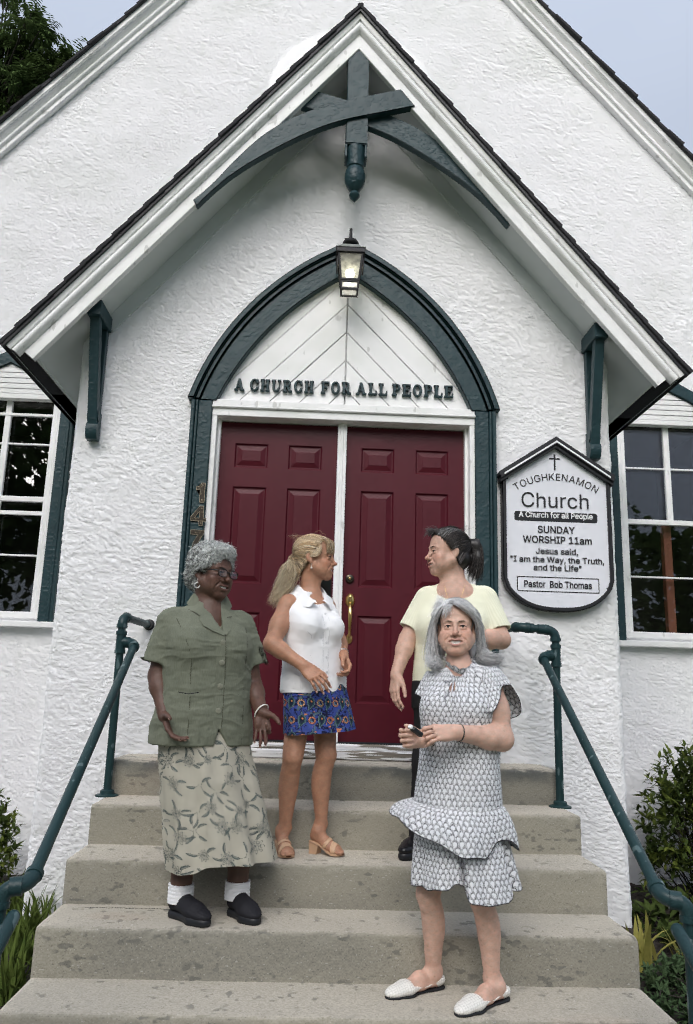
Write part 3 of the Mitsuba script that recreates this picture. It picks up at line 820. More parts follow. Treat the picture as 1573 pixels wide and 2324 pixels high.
words = [('A', -0.749, -0.683), ('CHURCH', -0.647, -0.223), ('FOR', -0.175, 0.026), ('ALL', 0.058, 0.269), ('PEOPLE', 0.301, 0.712)]
place_words = ['begins the row', 'of the word CHURCH', 'of the word FOR', 'of the word ALL', 'of the word PEOPLE']
ordin = ['first', 'second', 'third', 'fourth', 'fifth', 'sixth']
lh = 0.083
for wi, (w, xa, xb) in enumerate(words):
    gs = [glyph(c) for c in w]
    adv = [g.bounds[2] - g.bounds[0] + 0.16 for g in gs]; tot = sum(adv) - .16
    sc = (xb - xa) / tot; x = xa
    for li, (c, g, a) in enumerate(zip(w, gs, adv)):
        q = affinity.affine_transform(g, [sc, 0, 0, lh, x - g.bounds[0] * sc, 2.325 + 0.008 * (x + .75)]); x += a * sc
        lab = f'raised dark green letter {c}, {ordin[li]} letter {place_words[wi]} above the doors' if wi else f'raised dark green letter A that {place_words[wi]} above the doors'
        tag(add('letter', bev(q.buffer(0).simplify(.0004), 0.0, 0.024, .002), 'm_green', 30), lab, 'letter', 'raised letters above the doors')

# house numbers
def number(ch):
    R = sbox
    if ch == '1': return Polygon([(.28, 0), (.62, 0), (.62, 1), (.36, 1), (.30, .90), (.18, .82), (.0, .80), (.0, .64), (.28, .64)])
    if ch == '4': return Polygon([(.0, .22), (.44, .22), (.44, 0), (.66, 0), (.66, .22), (.82, .22), (.82, .38), (.66, .38), (.66, 1), (.44, 1), (.0, .44)]).difference(Polygon([(.20, .38), (.44, .38), (.44, .72)]))
    return Polygon([(.0, 1), (.76, 1), (.76, .84), (.60, .62), (.46, .36), (.40, 0), (.10, 0), (.16, .30), (.28, .54), (.42, .76), (.0, .78)])


for ch, x, z, w, h in (('1', -0.944, 1.542, 0.056, 0.127), ('4', -0.966, 1.391, 0.098, 0.127), ('7', -0.960, 1.238, 0.086, 0.124)):
    g = number(ch); b = g.bounds; s = w / (b[2] - b[0])
    q = affinity.affine_transform(g, [s, 0, 0, h, x, z])
    k = thing('house_number', f'dark bronze house number {ch} on the green door casing, ' + {'1': 'top of the column', '4': 'in the middle of the column', '7': 'lowest, behind the grey curls'}[ch], 'house number', 'house numbers on the casing')
    add(k + '__digit', bev(q, -0.0425, -0.034, .0012), 'm_bronze', 30)
    edge = q.buffer(.0004).difference(q.buffer(-.0016))
    add(k + '__bright_edge', ext(edge, -0.0435, -0.0428), mat('m_worn_bronze', (0.40, 0.35, 0.27), 0.35, metallic=1.0) if 'm_worn_bronze' not in scene else 'm_worn_bronze')
    for t in (.12, .88):
        pt = {'1': (.45, t), '4': (.55, t), '7': ((.26, .88) if t > .5 else (.24, t))}[ch]
        add(k + '__screw', lathe([(0, -.002), (.003, -.0018), (.0035, 0)], (x + pt[0] * s, -0.0428, z + pt[1] * h), 'y', 12), 'm_worn_bronze', 30)

# ------------------------------------------------------------------ church sign
SG = thing('church_sign', 'white church sign with a peaked dark top, hung right of the doors', 'sign')
sx0, sx1, sxc = 1.016, 1.720, 1.368
def sign_outline(d):
    x0, x1 = sx0 + d, sx1 - d
    top = 2.028 - d * 1.0
    c = [(x0, 1.79), (x0, 1.125)]
    for t in np.linspace(0, 1, 40)[1:-1]:
        xx = x0 + (x1 - x0) * t; q = abs(2 * t - 1)
        c.append((xx, 0.922 + d + (1.112 - 0.922 - d) * (1 - (1 - q ** 2.6) ** 0.72)))
    return Polygon(c + [(x1, 1.125), (x1, 1.79), (sxc, top)])
so, si_ = sign_outline(0), sign_outline(0.024)
add(SG + '__frame', bev(so.difference(si_), -0.078, -0.012, .004), 'm_black', 30)
add(SG + '__board', ext(si_, -0.060, -0.014), 'm_sign')
def roofbar(z_up, dz, y0, y1, xm):
    sl = (2.052 - 1.805) / (sxc - 0.995)
    return ext(Polygon([(sxc, z_up), (sxc + xm, z_up - sl * xm), (sxc + xm, z_up - sl * xm - dz), (sxc, z_up - dz), (sxc - xm, z_up - sl * xm - dz), (sxc - xm, z_up - sl * xm)]), y0, y1)
add(SG + '__roof_cap', roofbar(2.056, 0.026, -0.105, -0.012, 0.374), 'm_black')
add(SG + '__roof_trim', roofbar(2.0300, 0.024, -0.112, -0.012, 0.366), 'm_black')
add(SG + '__white_line', roofbar(2.0255, 0.012, -0.1135, -0.110, 0.345), 'm_clean_white')
add(SG + '__lower_trim', roofbar(2.0058, 0.022, -0.095, -0.012, 0.366), 'm_black')


def flat_text(text, x0, x1, z, cap, y=-0.0625, bold=False):
    m = meshkit.text_mesh(text, cap, 0.002, bold); b = m.bounds
    s = (x1 - x0) / (b[1, 0] - b[0, 0])
    v = np.array(m.vertices)
    m.vertices = np.stack([x0 + (v[:, 0] - b[0, 0]) * s, y - v[:, 2] + .0, z + v[:, 1]], 1)
    return m


def ink(name, m, mt='m_ink'): add(SG + '__' + name, m, mt)


ink('cross', ext(unary_union([sbox(1.3595, 1.838, 1.3705, 1.947), sbox(1.330, 1.911, 1.400, 1.921)]), -0.0622, -0.0605))
# arched name
txt = 'TOUGHKENAMON'; chord, sag = 0.52, 0.078
Rr = (chord ** 2 / 4 + sag ** 2) / (2 * sag); cz = 1.770 - Rr
ms = [meshkit.text_mesh(c, 0.046, 0.002) for c in txt]
wd = [m.bounds[1, 0] - m.bounds[0, 0] for m in ms]; gap = 0.0085
tot = sum(wd) + gap * (len(txt) - 1); half = math.asin(chord / 2 / Rr)
k = 2 * half * (Rr) / tot; a = -half; out = []
for m, w in zip(ms, wd):
    ac = a + (w / 2 * k) / Rr; a += (w + gap) * k / Rr
    v = np.array(m.vertices); x = (v[:, 0] - m.bounds[0, 0] - w / 2) * min(k, 1.08); z = v[:, 1]
    m.vertices = np.stack([sxc + (Rr + z) * math.sin(ac) + x * math.cos(ac), -0.0625 - v[:, 2], cz + (Rr + z) * math.cos(ac) - x * math.sin(ac)], 1)
    out.append(m)
ink('text_line', cat(out))
ink('text_line', flat_text('Church', 1.142, 1.578, 1.588, 0.096))
bar = sbox(1.110, 1.512, 1.616, 1.542).buffer(0.016, 8)
ink('text_bar', ext(bar, -0.0615, -0.0605))
ink('text_line', flat_text('A Church for all People', 1.122, 1.601, 1.520, 0.036, -0.0632, True), 'm_clean_white')
ink('text_line', flat_text('SUNDAY', 1.243, 1.482, 1.421, 0.044, bold=True))
ink('text_line', flat_text('WORSHIP 11am', 1.146, 1.589, 1.355, 0.044, bold=True))
ink('text_line', flat_text('Jesus said,', 1.227, 1.498, 1.2845, 0.037, bold=True))
ink('text_line', flat_text('"I am the Way, the Truth,', 1.063, 1.664, 1.2305, 0.036, bold=True))
ink('text_line', flat_text('and the Life"', 1.210, 1.516, 1.179, 0.036, bold=True))
o = sbox(1.112, 1.052, 1.618, 1.129).buffer(0.009, 6)
ink('text_frame', ext(o.difference(o.buffer(-0.0055)), -0.0622, -0.0605))
ink('text_line', flat_text('Pastor  Bob Thomas', 1.148, 1.579, 1.0715, 0.040, bold=True))
for x, z in ((1.052, 1.772), (1.686, 1.772), (1.056, 1.082), (1.680, 1.078)):
    add(SG + '__screw', lathe([(0, -.003), (.004, -.0025), (.006, 0)], (x, -0.0602, z), 'y', 14), 'm_ink', 30)
# joints of the four women, metres
J1 = dict(headc=(-0.667, -1.230, 0.947), nose=(-0.559, -1.300, 0.901), chin=(-0.592, -1.290, 0.819), eyeL=(-0.598, -1.310, 0.925), eyeR=(-0.544, -1.280, 0.931), neck=(-0.659, -1.220, 0.779), shR=(-0.834, -1.270, 0.727), shL=(-0.489, -1.170, 0.731), elR=(-0.857, -1.270, 0.441), wrR=(-0.798, -1.360, 0.277), elL=(-0.434, -1.160, 0.405), wrL=(-0.385, -1.270, 0.305), thR=(-0.722, -1.430, 0.237), fiR=(-0.685, -1.460, 0.153), palmR=(-0.775, -1.400, 0.218), thL=(-0.306, -1.330, 0.248), fiL=(-0.355, -1.360, 0.143), palmL=(-0.351, -1.310, 0.231), slR=(-0.868, -1.280, 0.504), slL=(-0.425, -1.160, 0.509), chest=(-0.656, -1.220, 0.639), waist=(-0.644, -1.220, 0.399), hip=(-0.633, -1.210, 0.164), hem=(-0.531, -1.220, -0.359), anR=(-0.693, -1.235, -0.427), anL=(-0.453, -1.190, -0.420), toeR=(-0.562, -1.360, -0.548), toeL=(-0.359, -1.320, -0.554), heelR=(-0.725, -1.210, -0.561), heelL=(-0.470, -1.170, -0.556), lap=(-0.561, -1.380, 0.647), b1=(-0.544, -1.400, 0.602), b2=(-0.544, -1.400, 0.508), b3=(-0.538, -1.400, 0.401), b4=(-0.531, -1.400, 0.297), notch=(-0.518, -1.380, 0.213))
J2 = dict(headc=(-0.175, -0.860, 1.075), nose=(-0.063, -0.860, 1.053), chin=(-0.086, -0.860, 0.980), ear=(-0.189, -0.930, 1.033), tie=(-0.289, -0.860, 1.050), ponyend=(-0.368, -0.900, 0.822), neck=(-0.187, -0.850, 0.916), shR=(-0.296, -0.930, 0.853), shL=(-0.090, -0.780, 0.872), elR=(-0.364, -1.000, 0.616), wrR=(-0.205, -1.060, 0.516), fiR=(-0.087, -1.120, 0.423), thR=(-0.102, -1.130, 0.484), elL=(-0.024, -0.740, 0.657), wrL=(-0.005, -0.860, 0.581), palmL=(0.033, -0.900, 0.524), fiL=(0.007, -0.930, 0.459), thL=(0.016, -0.950, 0.526), chest=(-0.168, -0.860, 0.769), waist=(-0.165, -0.850, 0.590), hip=(-0.154, -0.850, 0.414), skL=(-0.288, -0.860, 0.180), skR=(0.068, -0.860, 0.217), hpR=(-0.226, -0.880, 0.325), hpL=(-0.079, -0.800, 0.328), knR=(-0.241, -0.900, 0.072), knL=(-0.079, -0.830, 0.079), anR=(-0.266, -0.840, -0.265), anL=(-0.089, -0.800, -0.251), toeR=(-0.237, -0.965, -0.363), toeL=(0.025, -0.880, -0.374), heelR=(-0.291, -0.800, -0.323), heelL=(-0.135, -0.790, -0.307))
J3 = dict(headc=(0.545, -0.840, 1.144), nose=(0.416, -0.840, 1.121), chin=(0.454, -0.840, 1.030), ear=(0.559, -0.910, 1.128), tie=(0.646, -0.830, 1.217), ponyend=(0.681, -0.830, 1.061), neck=(0.572, -0.820, 0.988), shL=(0.406, -0.800, 0.921), shR=(0.765, -0.860, 0.926), elL=(0.329, -0.820, 0.670), wrL=(0.266, -0.900, 0.491), fiL=(0.264, -0.950, 0.336), thL=(0.283, -0.970, 0.394), elR=(0.796, -0.930, 0.678), wrR=(0.570, -1.080, 0.673), slL=(0.337, -0.810, 0.721), slR=(0.797, -0.910, 0.724), chest=(0.570, -0.830, 0.819), waist=(0.572, -0.820, 0.591), hip=(0.564, -0.810, 0.435), hemL=(0.354, -0.830, 0.455), hpL=(0.469, -0.820, 0.344), knL=(0.445, -0.840, 0.064), anL=(0.425, -0.800, -0.266), toeL=(0.308, -0.930, -0.356), heelL=(0.437, -0.760, -0.376), hpR=(0.666, -0.800, 0.349), knR=(0.665, -0.820, 0.068), anR=(0.678, -0.780, -0.263), toeR=(0.596, -0.920, -0.352), heelR=(0.708, -0.740, -0.374))
J4 = dict(headc=(0.457, -1.560, 0.658), nose=(0.408, -1.660, 0.658), chin=(0.421, -1.640, 0.571), eyeR=(0.380, -1.640, 0.681), eyeL=(0.443, -1.640, 0.683), mouth=(0.413, -1.650, 0.619), neck=(0.472, -1.550, 0.519), shR=(0.366, -1.500, 0.476), shL=(0.593, -1.620, 0.488), elL=(0.623, -1.660, 0.228), wrL=(0.416, -1.760, 0.255), fiL=(0.255, -1.820, 0.236), elR=(0.369, -1.500, 0.235), wrR=(0.287, -1.730, 0.220), palmR=(0.233, -1.800, 0.247), keyf=(0.245, -1.825, 0.264), chest=(0.468, -1.560, 0.394), waist=(0.468, -1.560, 0.250), hip=(0.462, -1.560, 0.108), peplum=(0.452, -1.560, -0.056), hem=(0.484, -1.560, -0.349), hpR=(0.392, -1.540, -0.086), hpL=(0.521, -1.580, -0.077), knR=(0.348, -1.530, -0.391), knL=(0.550, -1.610, -0.393), anR=(0.379, -1.450, -0.699), anL=(0.596, -1.560, -0.688), toeR=(0.187, -1.560, -0.757), toeL=(0.432, -1.720, -0.757), heelR=(0.420, -1.420, -0.773), heelL=(0.658, -1.530, -0.772))
# ================================================================== PEOPLE: tools
class Field:
    """signed distance on a grid, built from smoothly joined primitives, meshed with surface nets"""
    def __init__(s, lo, hi, h):
        s.h = h; s.lo = np.array(lo, float); n = np.ceil((np.array(hi) - s.lo) / h).astype(int) + 1
        s.ax = [(s.lo[i] + h * np.arange(n[i])).astype(np.float32) for i in range(3)]
        s.F = np.full(n, 0.06, np.float32)

    def _box(s, lo, hi, pad):
        sl = []
        for i in range(3):
            a = int(np.floor((lo[i] - pad - s.lo[i]) / s.h)); b = int(np.ceil((hi[i] + pad - s.lo[i]) / s.h)) + 1
            a, b = max(a, 0), min(b, len(s.ax[i]))
            if a >= b: return None, None
            sl.append(slice(a, b))
        X, Y, Z = np.meshgrid(*[s.ax[i][sl[i]] for i in range(3)], indexing='ij', sparse=True)
        return tuple(sl), (X, Y, Z)

    def put(s, fn, lo, hi, k=0.01, op='add'):
        sl, P = s._box(lo, hi, k + 3 * s.h if op != 'cut' else 0)
        if sl is None: return s
        d = fn(*P); a = s.F[sl]
        if op == 'add':
            h = np.maximum(k - np.abs(a - d), 0) / max(k, 1e-6); s.F[sl] = np.minimum(a, d) - h * h * k * .25
        elif op == 'sub':
            d = -d; h = np.maximum(k - np.abs(a - d), 0) / max(k, 1e-6); s.F[sl] = np.maximum(a, d) + h * h * k * .25
        elif op == 'cut':
            s.F[sl] = np.maximum(a, d)
        return s

    def cone(s, a, b, ra, rb, k=0.012, op='add', flat=None):
        a, b = np.array(a, float), np.array(b, float); ab = b - a; L2 = max(ab @ ab, 1e-12)
        def fn(X, Y, Z):
            x, y, z = X - a[0], Y - a[1], Z - a[2]
            t = np.clip((x * ab[0] + y * ab[1] + z * ab[2]) / L2, 0, 1)
            x, y, z = x - t * ab[0], y - t * ab[1], z - t * ab[2]
            r = ra + (rb - ra) * t
            if flat is None: return np.sqrt(x * x + y * y + z * z) - r
            n, f = flat; q = x * n[0] + y * n[1] + z * n[2]; g = (1 / f) ** 2 - 1
            return (np.sqrt(np.maximum(x * x + y * y + z * z + q * q * g, 0)) - r) * min(1, (1 + f) / 2)
        m = max(ra, rb)
        return s.put(fn, np.minimum(a, b) - m, np.maximum(a, b) + m, k, op)

    def chain(s, pts, rs, k=0.012, **kw):
        for i in range(len(pts) - 1): s.cone(pts[i], pts[i + 1], rs[i], rs[i + 1], k, **kw)
        return s

    def ball(s, c, r, k=0.01, op='add', R=None):
        c = np.array(c, float); r = np.broadcast_to(np.asarray(r, float), (3,)); R = np.eye(3) if R is None else R
        def fn(X, Y, Z):
            x, y, z = X - c[0], Y - c[1], Z - c[2]
            q = [(x * R[0, i] + y * R[1, i] + z * R[2, i]) / r[i] for i in range(3)]
            k0 = np.sqrt(q[0] ** 2 + q[1] ** 2 + q[2] ** 2); k1 = np.sqrt((q[0] / r[0]) ** 2 + (q[1] / r[1]) ** 2 + (q[2] / r[2]) ** 2)
            return (k0 * (k0 - 1) / np.maximum(k1, 1e-6)).astype(np.float32)
        e = np.abs(R) @ r
        return s.put(fn, c - e, c + e, k, op)

    def loft(s, rings, k=0.02, op='add', p=2.3):
        """rings: (z, cx, cy, rx, ry, turn in degrees), rising z"""
        R = np.array(sorted(rings), float); z0, z1 = R[0, 0], R[-1, 0]
        from scipy.interpolate import PchipInterpolator
        I = PchipInterpolator(R[:, 0], R[:, 1:])
        m = max(R[:, 3].max(), R[:, 4].max())
        def fn(X, Y, Z):
            q = I(np.clip(Z.ravel(), z0, z1)).astype(np.float32); sh = (1, 1, -1)
            cx, cy, rx, ry, t = (q[:, i].reshape(sh) for i in range(5)); t = np.radians(t)
            x, y = X - cx, Y - cy; u, v = x * np.cos(t) + y * np.sin(t), -x * np.sin(t) + y * np.cos(t)
            e = (np.abs(u / rx) ** p + np.abs(v / ry) ** p) ** (1 / p)
            d = (e - 1) * np.minimum(rx, ry)
            return np.maximum(d, np.maximum(z0 - Z, Z - z1))
        lo = np.array([R[:, 1].min() - m, R[:, 2].min() - m, z0]); hi = np.array([R[:, 1].max() + m, R[:, 2].max() + m, z1])
        return s.put(fn, lo, hi, k, op)

    def cut(s, p, n, c, r):
        """removes what lies beyond the plane (p, n) within r of c"""
        p, n, c = (np.array(q, float) for q in (p, n, c)); n = n / np.linalg.norm(n)
        r = np.broadcast_to(np.asarray(r, float), (3,))
        return s.put(lambda X, Y, Z: (X - p[0]) * n[0] + (Y - p[1]) * n[1] + (Z - p[2]) * n[2], c - r, c + r, 0, 'cut')

    def sleeve(s, a, e, r0, r1, off=(0, 0, 0), k=.028, open_=.05):
        """a sleeve from a to its hem e, cut square and hollow at the hem"""
        a, e = np.array(a, float), np.array(e, float); d = (e - a) / np.linalg.norm(e - a)
        keep = s.F; s.F = np.full_like(keep, .06)
        s.cone(a + np.array(off), e + d * .10, r0, r1, .01)
        s.cut(e, d, e + d * .07, (.16, .16, .16)); s.cone(e - d * open_, e + d * .1, r1 * .74, r1 * .91, .004, op='sub')
        h = np.maximum(k - np.abs(keep - s.F), 0) / k; s.F = np.minimum(keep, s.F) - h * h * k * .25
        return s

    def at(s, P):
        from scipy.ndimage import map_coordinates
        return map_coordinates(s.F, ((np.asarray(P) - s.lo) / s.h).T, order=1, mode='nearest')

    def project(s, P, d, reach=0.35):
        """first surface point from each of P along d"""
        P = np.array(P, float); d = np.array(d, float); d /= np.linalg.norm(d); t = np.zeros(len(P))
        for _ in range(90):
            f = s.at(P + t[:, None] * d); t = t + np.clip(f, -.01, .02) * .8
        return P + t[:, None] * d

    def mesh(s, smooth=0):
        F = s.F; S = F < 0; n = np.array(F.shape) - 1
        c = sum(S[i:n[0] + i, j:n[1] + j, k:n[2] + k].astype(np.int8) for i, j, k in np.ndindex(2, 2, 2))
        cells = np.argwhere((c > 0) & (c < 8)); ids = np.full(n, -1, np.int32); ids[tuple(cells.T)] = np.arange(len(cells))
        pos, cnt = np.zeros((len(cells), 3)), np.zeros(len(cells))
        cor = {q: F[cells[:, 0] + q[0], cells[:, 1] + q[1], cells[:, 2] + q[2]] for q in np.ndindex(2, 2, 2)}
        for a in np.ndindex(2, 2, 2):
            for ax in range(3):
                if a[ax]: continue
                b = tuple(a[i] + (i == ax) for i in range(3)); fa, fb = cor[a], cor[b]; x = (fa < 0) != (fb < 0)
                t = np.where(x, fa / np.where(x, fa - fb, 1), 0)
                pos += np.where(x[:, None], np.array(a) + t[:, None] * (np.array(b) - a), 0); cnt += x
        V = s.lo + s.h * (cells + pos / cnt[:, None])
        faces = []
        for ax in range(3):
            o = [i for i in range(3) if i != ax]
            sl0 = [slice(1, None)] * 3; sl0[ax] = slice(0, -1); sl1 = list(sl0); sl1[ax] = slice(1, None)
            sl0 = [slice(1, -1) if i != ax else q for i, q in enumerate(sl0)]; sl1 = [slice(1, -1) if i != ax else q for i, q in enumerate(sl1)]
            A, B = S[tuple(sl0)], S[tuple(sl1)]
            for flag in (True, False):
                e = np.argwhere((A != B) & (A == flag))
                if not len(e): continue
                for i in o: e[:, i] += 1
                q = []
                for da, db in ((-1, -1), (0, -1), (0, 0), (-1, 0)):
                    z = e.copy(); z[:, o[0]] += da; z[:, o[1]] += db; q.append(ids[tuple(z.T)])
                q = np.stack(q, 1)
                if flag != (ax == 1): q = q
                else: q = q[:, ::-1]
                faces.append(q)
        Q = np.vstack(faces); Fc = np.vstack([Q[:, [0, 1, 2]], Q[:, [0, 2, 3]]])
        m = trimesh.Trimesh(V, Fc, process=False)
        if len(Fc):                                             # keep the main piece, drop crumbs
            from scipy.sparse import coo_matrix
            from scipy.sparse.csgraph import connected_components
            E = np.vstack([Fc[:, :2], Fc[:, 1:]]); _, lab = connected_components(coo_matrix((np.ones(len(E)), (E[:, 0], E[:, 1])), (len(V), len(V))), False)
            big = np.bincount(lab).argmax()
            m = compact(V, Fc[lab[Fc[:, 0]] == big])
        if smooth: trimesh.smoothing.filter_taubin(m, iterations=smooth)
        return m


def wrinkle(m, amp, f=(9, 9, 16), seed=0, warp=0.6, mask=None, rough=True):
    """cloth folds: warped, ridged noise pushed along the normals"""
    v = np.array(m.vertices); n = np.array(m.vertex_normals); p = v * np.array(f)
    w = np.stack([meshkit.noise(p * .7 + i * 7.3, seed + i) for i in range(3)], 1) - .5
    q = p + w * 2 * warp
    r = 1 - np.abs(2 * meshkit.noise(q, seed + 5) - 1); r2 = 1 - np.abs(2 * meshkit.noise(q * 2.1, seed + 6) - 1)
    d = amp * (r - .55) + (amp * .5 * (r2 - .55) if rough else 0)
    if mask is not None: d = d * mask(v)
    m.vertices = v + n * d[:, None]
    return m


def patch(field, poly, O, ex, ez, d, off=0.002, th=0.002, size=0.012, lift=None):
    """a piece of cloth of outline poly (plane O, ex, ez), dropped along d onto a field's surface"""
    O, ex, ez, d = (np.array(q, float) for q in (O, ex, ez, d)); d = d / np.linalg.norm(d)
    V2, F = trimesh.creation.triangulate_polygon(poly, engine='earcut')
    V3, F = trimesh.remesh.subdivide_to_size(np.c_[V2, np.zeros(len(V2))], F, size)
    V3 = np.array(V3); F = np.array(F)
    u, inv = np.unique(np.round(V3, 6), axis=0, return_inverse=True); V3, F = u, inv.reshape(-1)[F]
    P = O + V3[:, :1] * ex + V3[:, 1:2] * ez - d * .3
    P = field.project(P, d); hit = np.abs(field.at(P)) < .006; F = F[hit[F].all(1)]
    L = 0 if lift is None else lift(V3[:, :2])
    top, bot = P - d * (off + th + L)[:, None] if lift is not None else P - d * (off + th), P - d * (off * .0 - .004)
    m0 = trimesh.Trimesh(top, F, process=False)
    if (m0.face_normals @ d).mean() > 0: F = F[:, ::-1]
    n = len(top); E = np.vstack([F[:, [0, 1]], F[:, [1, 2]], F[:, [2, 0]]]); Es = np.sort(E, 1)
    _, idx, cnt = np.unique(Es, axis=0, return_index=True, return_counts=True); B = E[idx[cnt == 1]]
    side = np.vstack([np.stack([B[:, 1], B[:, 0], B[:, 0] + n], 1), np.stack([B[:, 1], B[:, 0] + n, B[:, 1] + n], 1)])
    return compact(np.vstack([top, bot]), np.vstack([F, side]))


def axes(yaw, pitch=0.0, roll=0.0):
    """columns: to the person's right, forward, up; yaw turns from the camera towards the right of the picture"""
    y, p, r = math.radians(yaw), math.radians(pitch), math.radians(roll)
    f = np.array([math.sin(y) * math.cos(p), -math.cos(y) * math.cos(p), math.sin(p)])
    x = np.array([-math.cos(y), -math.sin(y), 0.0]); u = np.cross(x, f)
    x2 = x * math.cos(r) + u * math.sin(r); u2 = -x * math.sin(r) + u * math.cos(r)
    return np.stack([x2, f, u2], 1)


class Head:
    """an adult head, 0.22 m high, in its own axes (right, forward, up), origin between the ears"""
    def __init__(s, c, yaw, pitch=0, roll=0, size=1.0, fat=1.0, nose=1.0, jaw=1.0, smile=1.0, gape=1.0, slit=.0042):
        s.c = np.array(c, float); s.M = axes(yaw, pitch, roll); s.k = size
        s.fat, s.nose, s.jaw, s.smile, s.gape, s.slit = fat, nose, jaw, smile, gape, slit

    def w(s, p): return s.c + s.k * (np.asarray(p, float) @ s.M.T)
    def loc(s, P): return ((np.asarray(P) - s.c) @ s.M) / s.k

    def lip_lines(s, q):
        sm, g = s.smile, s.gape; wdt = .026 + .008 * sm; c = -.057 + .0115 * sm
        return [([(0, .1005, -.0555), (q * .009, .0995, -.0540 + .001 * sm), (q * .019, .0925, -.0550 + .0045 * sm), (q * wdt, .080, c)], [.0044, .0046, .0036, .0020]),
                ([(0, .0985, -.0690 - .005 * g), (q * .011, .0960, -.0678 - .0045 * g), (q * .022, .0890, -.0640 - .002 * g + .0035 * sm), (q * wdt, .079, c - .001)], [.0056, .0052, .0038, .0020])]

    def sculpt(s, F):
        K, M, w = s.k, s.M, s.w
        B = lambda c, r, k=.012, op='add', R=None: F.ball(w(c), np.broadcast_to(np.array(r, float), 3) * K, k * K, op, M if R is None else M @ R)
        C = lambda a, b, ra, rb, k=.012, op='add': F.cone(w(a), w(b), ra * K, rb * K, k * K, op)
        f, j, n = s.fat, s.jaw, s.nose
        B((0, -.014, .046), (.072, .092, .076), .01)
        B((0, .040, .052), (.058, .046, .052), .03)
        B((0, .042, -.012), (.058 * f, .054, .070), .03)
        B((0, .030, -.056), (.052 * f, .052, .044), .03)
        for q in (-1, 1):
            C((q * .052 * f, .004, -.040), (q * .018, .066, -.092 * j), .024 * f, .017, .03)
            B((q * .040 * f, .063, -.026), (.024 * f, .020, .022), .02)
            B((q * .036 * f, .056, -.058), (.024 * f, .026, .026), .022)
        B((0, .074, -.093 * j), (.020, .017, .016), .018)
        C((-.042, .072, .024), (-.014, .088, .022), .009, .010, .014); C((.042, .072, .024), (.014, .088, .022), .009, .010, .014)
        for q in (-1, 1):                                       # eye sockets, lids
            B((q * .031, .099, .007), (.021, .020, .014), .014, 'sub')
            B((q * .031, .0765, .005), .0142, .006)
            C((q * .018, .0885, .0128), (q * .044, .0815, .0105), .0042, .0036, .005)
            C((q * .018, .0890, -.0025), (q * .043, .0820, -.0025), .0036, .0032, .006)
            B((q * .031, .094, .0050), (.0128, .0064, s.slit), .0022, 'sub')
        C((0, .089, .018), (0, .104, -.016), .0066 * n, .0078 * n, .010)   # nose
        B((0, .1125, -.0265), (.0108 * n, .0110 * n, .0098 * n), .007)
        for q in (-1, 1):
            B((q * .0138 * n, .0985, -.0315), (.0078 * n, .0100, .0078), .004)
            B((q * .0075 * n, .106, -.0392), (.0036, .0048, .0034), .003, 'sub')
        sm, g = s.smile, s.gape
        B((0, .076, -.060), (.034, .024, .024), .016)             # mouth
        B((0, .103, -.047), (.0035, .0035, .008), .005, 'sub')
        wdt = .026 + .008 * sm
        for q in (-1, 1):
            for pts, r in s.lip_lines(q): F.chain([w(p) for p in pts], np.array(r) * K, .004 * K)
        for q in (-1, 1): B((q * wdt * .42, .096, -.0605 + .0022 * sm - .001 * g), (wdt * .44, .018, .0012 + .0038 * g), .003, 'sub')
        B((0, .100, -.062 - .001 * g), (wdt * .60, .018, .0020 + .0046 * g), .0026, 'sub')
        for q in (-1, 1):                                       # ears
            a = math.radians(14) * q; Rz = np.array([[math.cos(a), -math.sin(a), 0], [math.sin(a), math.cos(a), 0], [0, 0, 1]])
            B((q * .0755, -.012, .004), (.0075, .0185, .029), .006, 'add', Rz)
            B((q * .0740, -.004, -.024), (.0065, .0085, .012), .006)
            B((q * .0855, -.006, .003), (.0065, .0105, .016), .006, 'sub', Rz)
        return s

    def creases(s, m, amt=1.0, extra=()):
        '''lines of an older face, pressed into the mesh: (points, width, depth)'''
        v = np.array(m.vertices); n = np.array(m.vertex_normals); p = s.loc(v); near = np.abs(p).max(1) < .16
        q = p[near]; d = np.zeros(len(q)); wdt = .026 + .008 * s.smile; sm = s.smile
        from scipy.spatial import cKDTree
        tree = cKDTree(q); L = []
        for e in (-1, 1):
            L += [([(e * .025, .094, -.035), (e * .031, .086, -.044), (e * (wdt + .007), .078, -.058), (e * (wdt + .008), .070, -.072)], .0042, .0036),
                  ([(e * .017, .092, .016), (e * .030, .092, .0185), (e * .045, .080, .0145)], .0024, .0013),
                  ([(e * .026, .089, -.0125), (e * .034, .084, -.0135), (e * .045, .076, -.010)], .0034, .0022),
                  ([(e * .046, .080, .008), (e * .060, .066, .014)], .0022, .0018), ([(e * .047, .079, .003), (e * .062, .064, .001)], .0022, .0018), ([(e * .046, .078, -.002), (e * .060, .062, -.010)], .0022, .0016),
                  ([(e * (wdt + .001), .082, -.058 + .009 * sm), (e * (wdt + .004), .077, -.062 + .009 * sm)], .0034, .0040),
                  ([(e * (wdt + .004), .070, -.078), (e * .030, .062, -.094)], .0034, .0022)]
        if s.gape < .6: L += [([(-.014, .096, -.083), (0, .098, -.0845), (.014, .096, -.083)], .0042, .0022)]
        for pts, w, dep in list(L) + list(extra):
            pts = np.array(pts, float); pts = np.vstack([a + (b - a) * t for a, b in zip(pts[:-1], pts[1:]) for t in np.linspace(0, 1, 5)]); pts = q[tree.query(pts)[1]]; best = np.full(len(q), 9.)
            for a, b in zip(pts[:-1], pts[1:]):
                ab = b - a; t = np.clip(((q - a) @ ab) / (ab @ ab + 1e-12), 0, 1); best = np.minimum(best, np.linalg.norm((q - a - t[:, None] * ab), axis=1))
            d -= dep * amt * np.exp(-(best / w) ** 2)
        v[near] += n[near] * (d * s.k)[:, None]; m.vertices = v
        return m

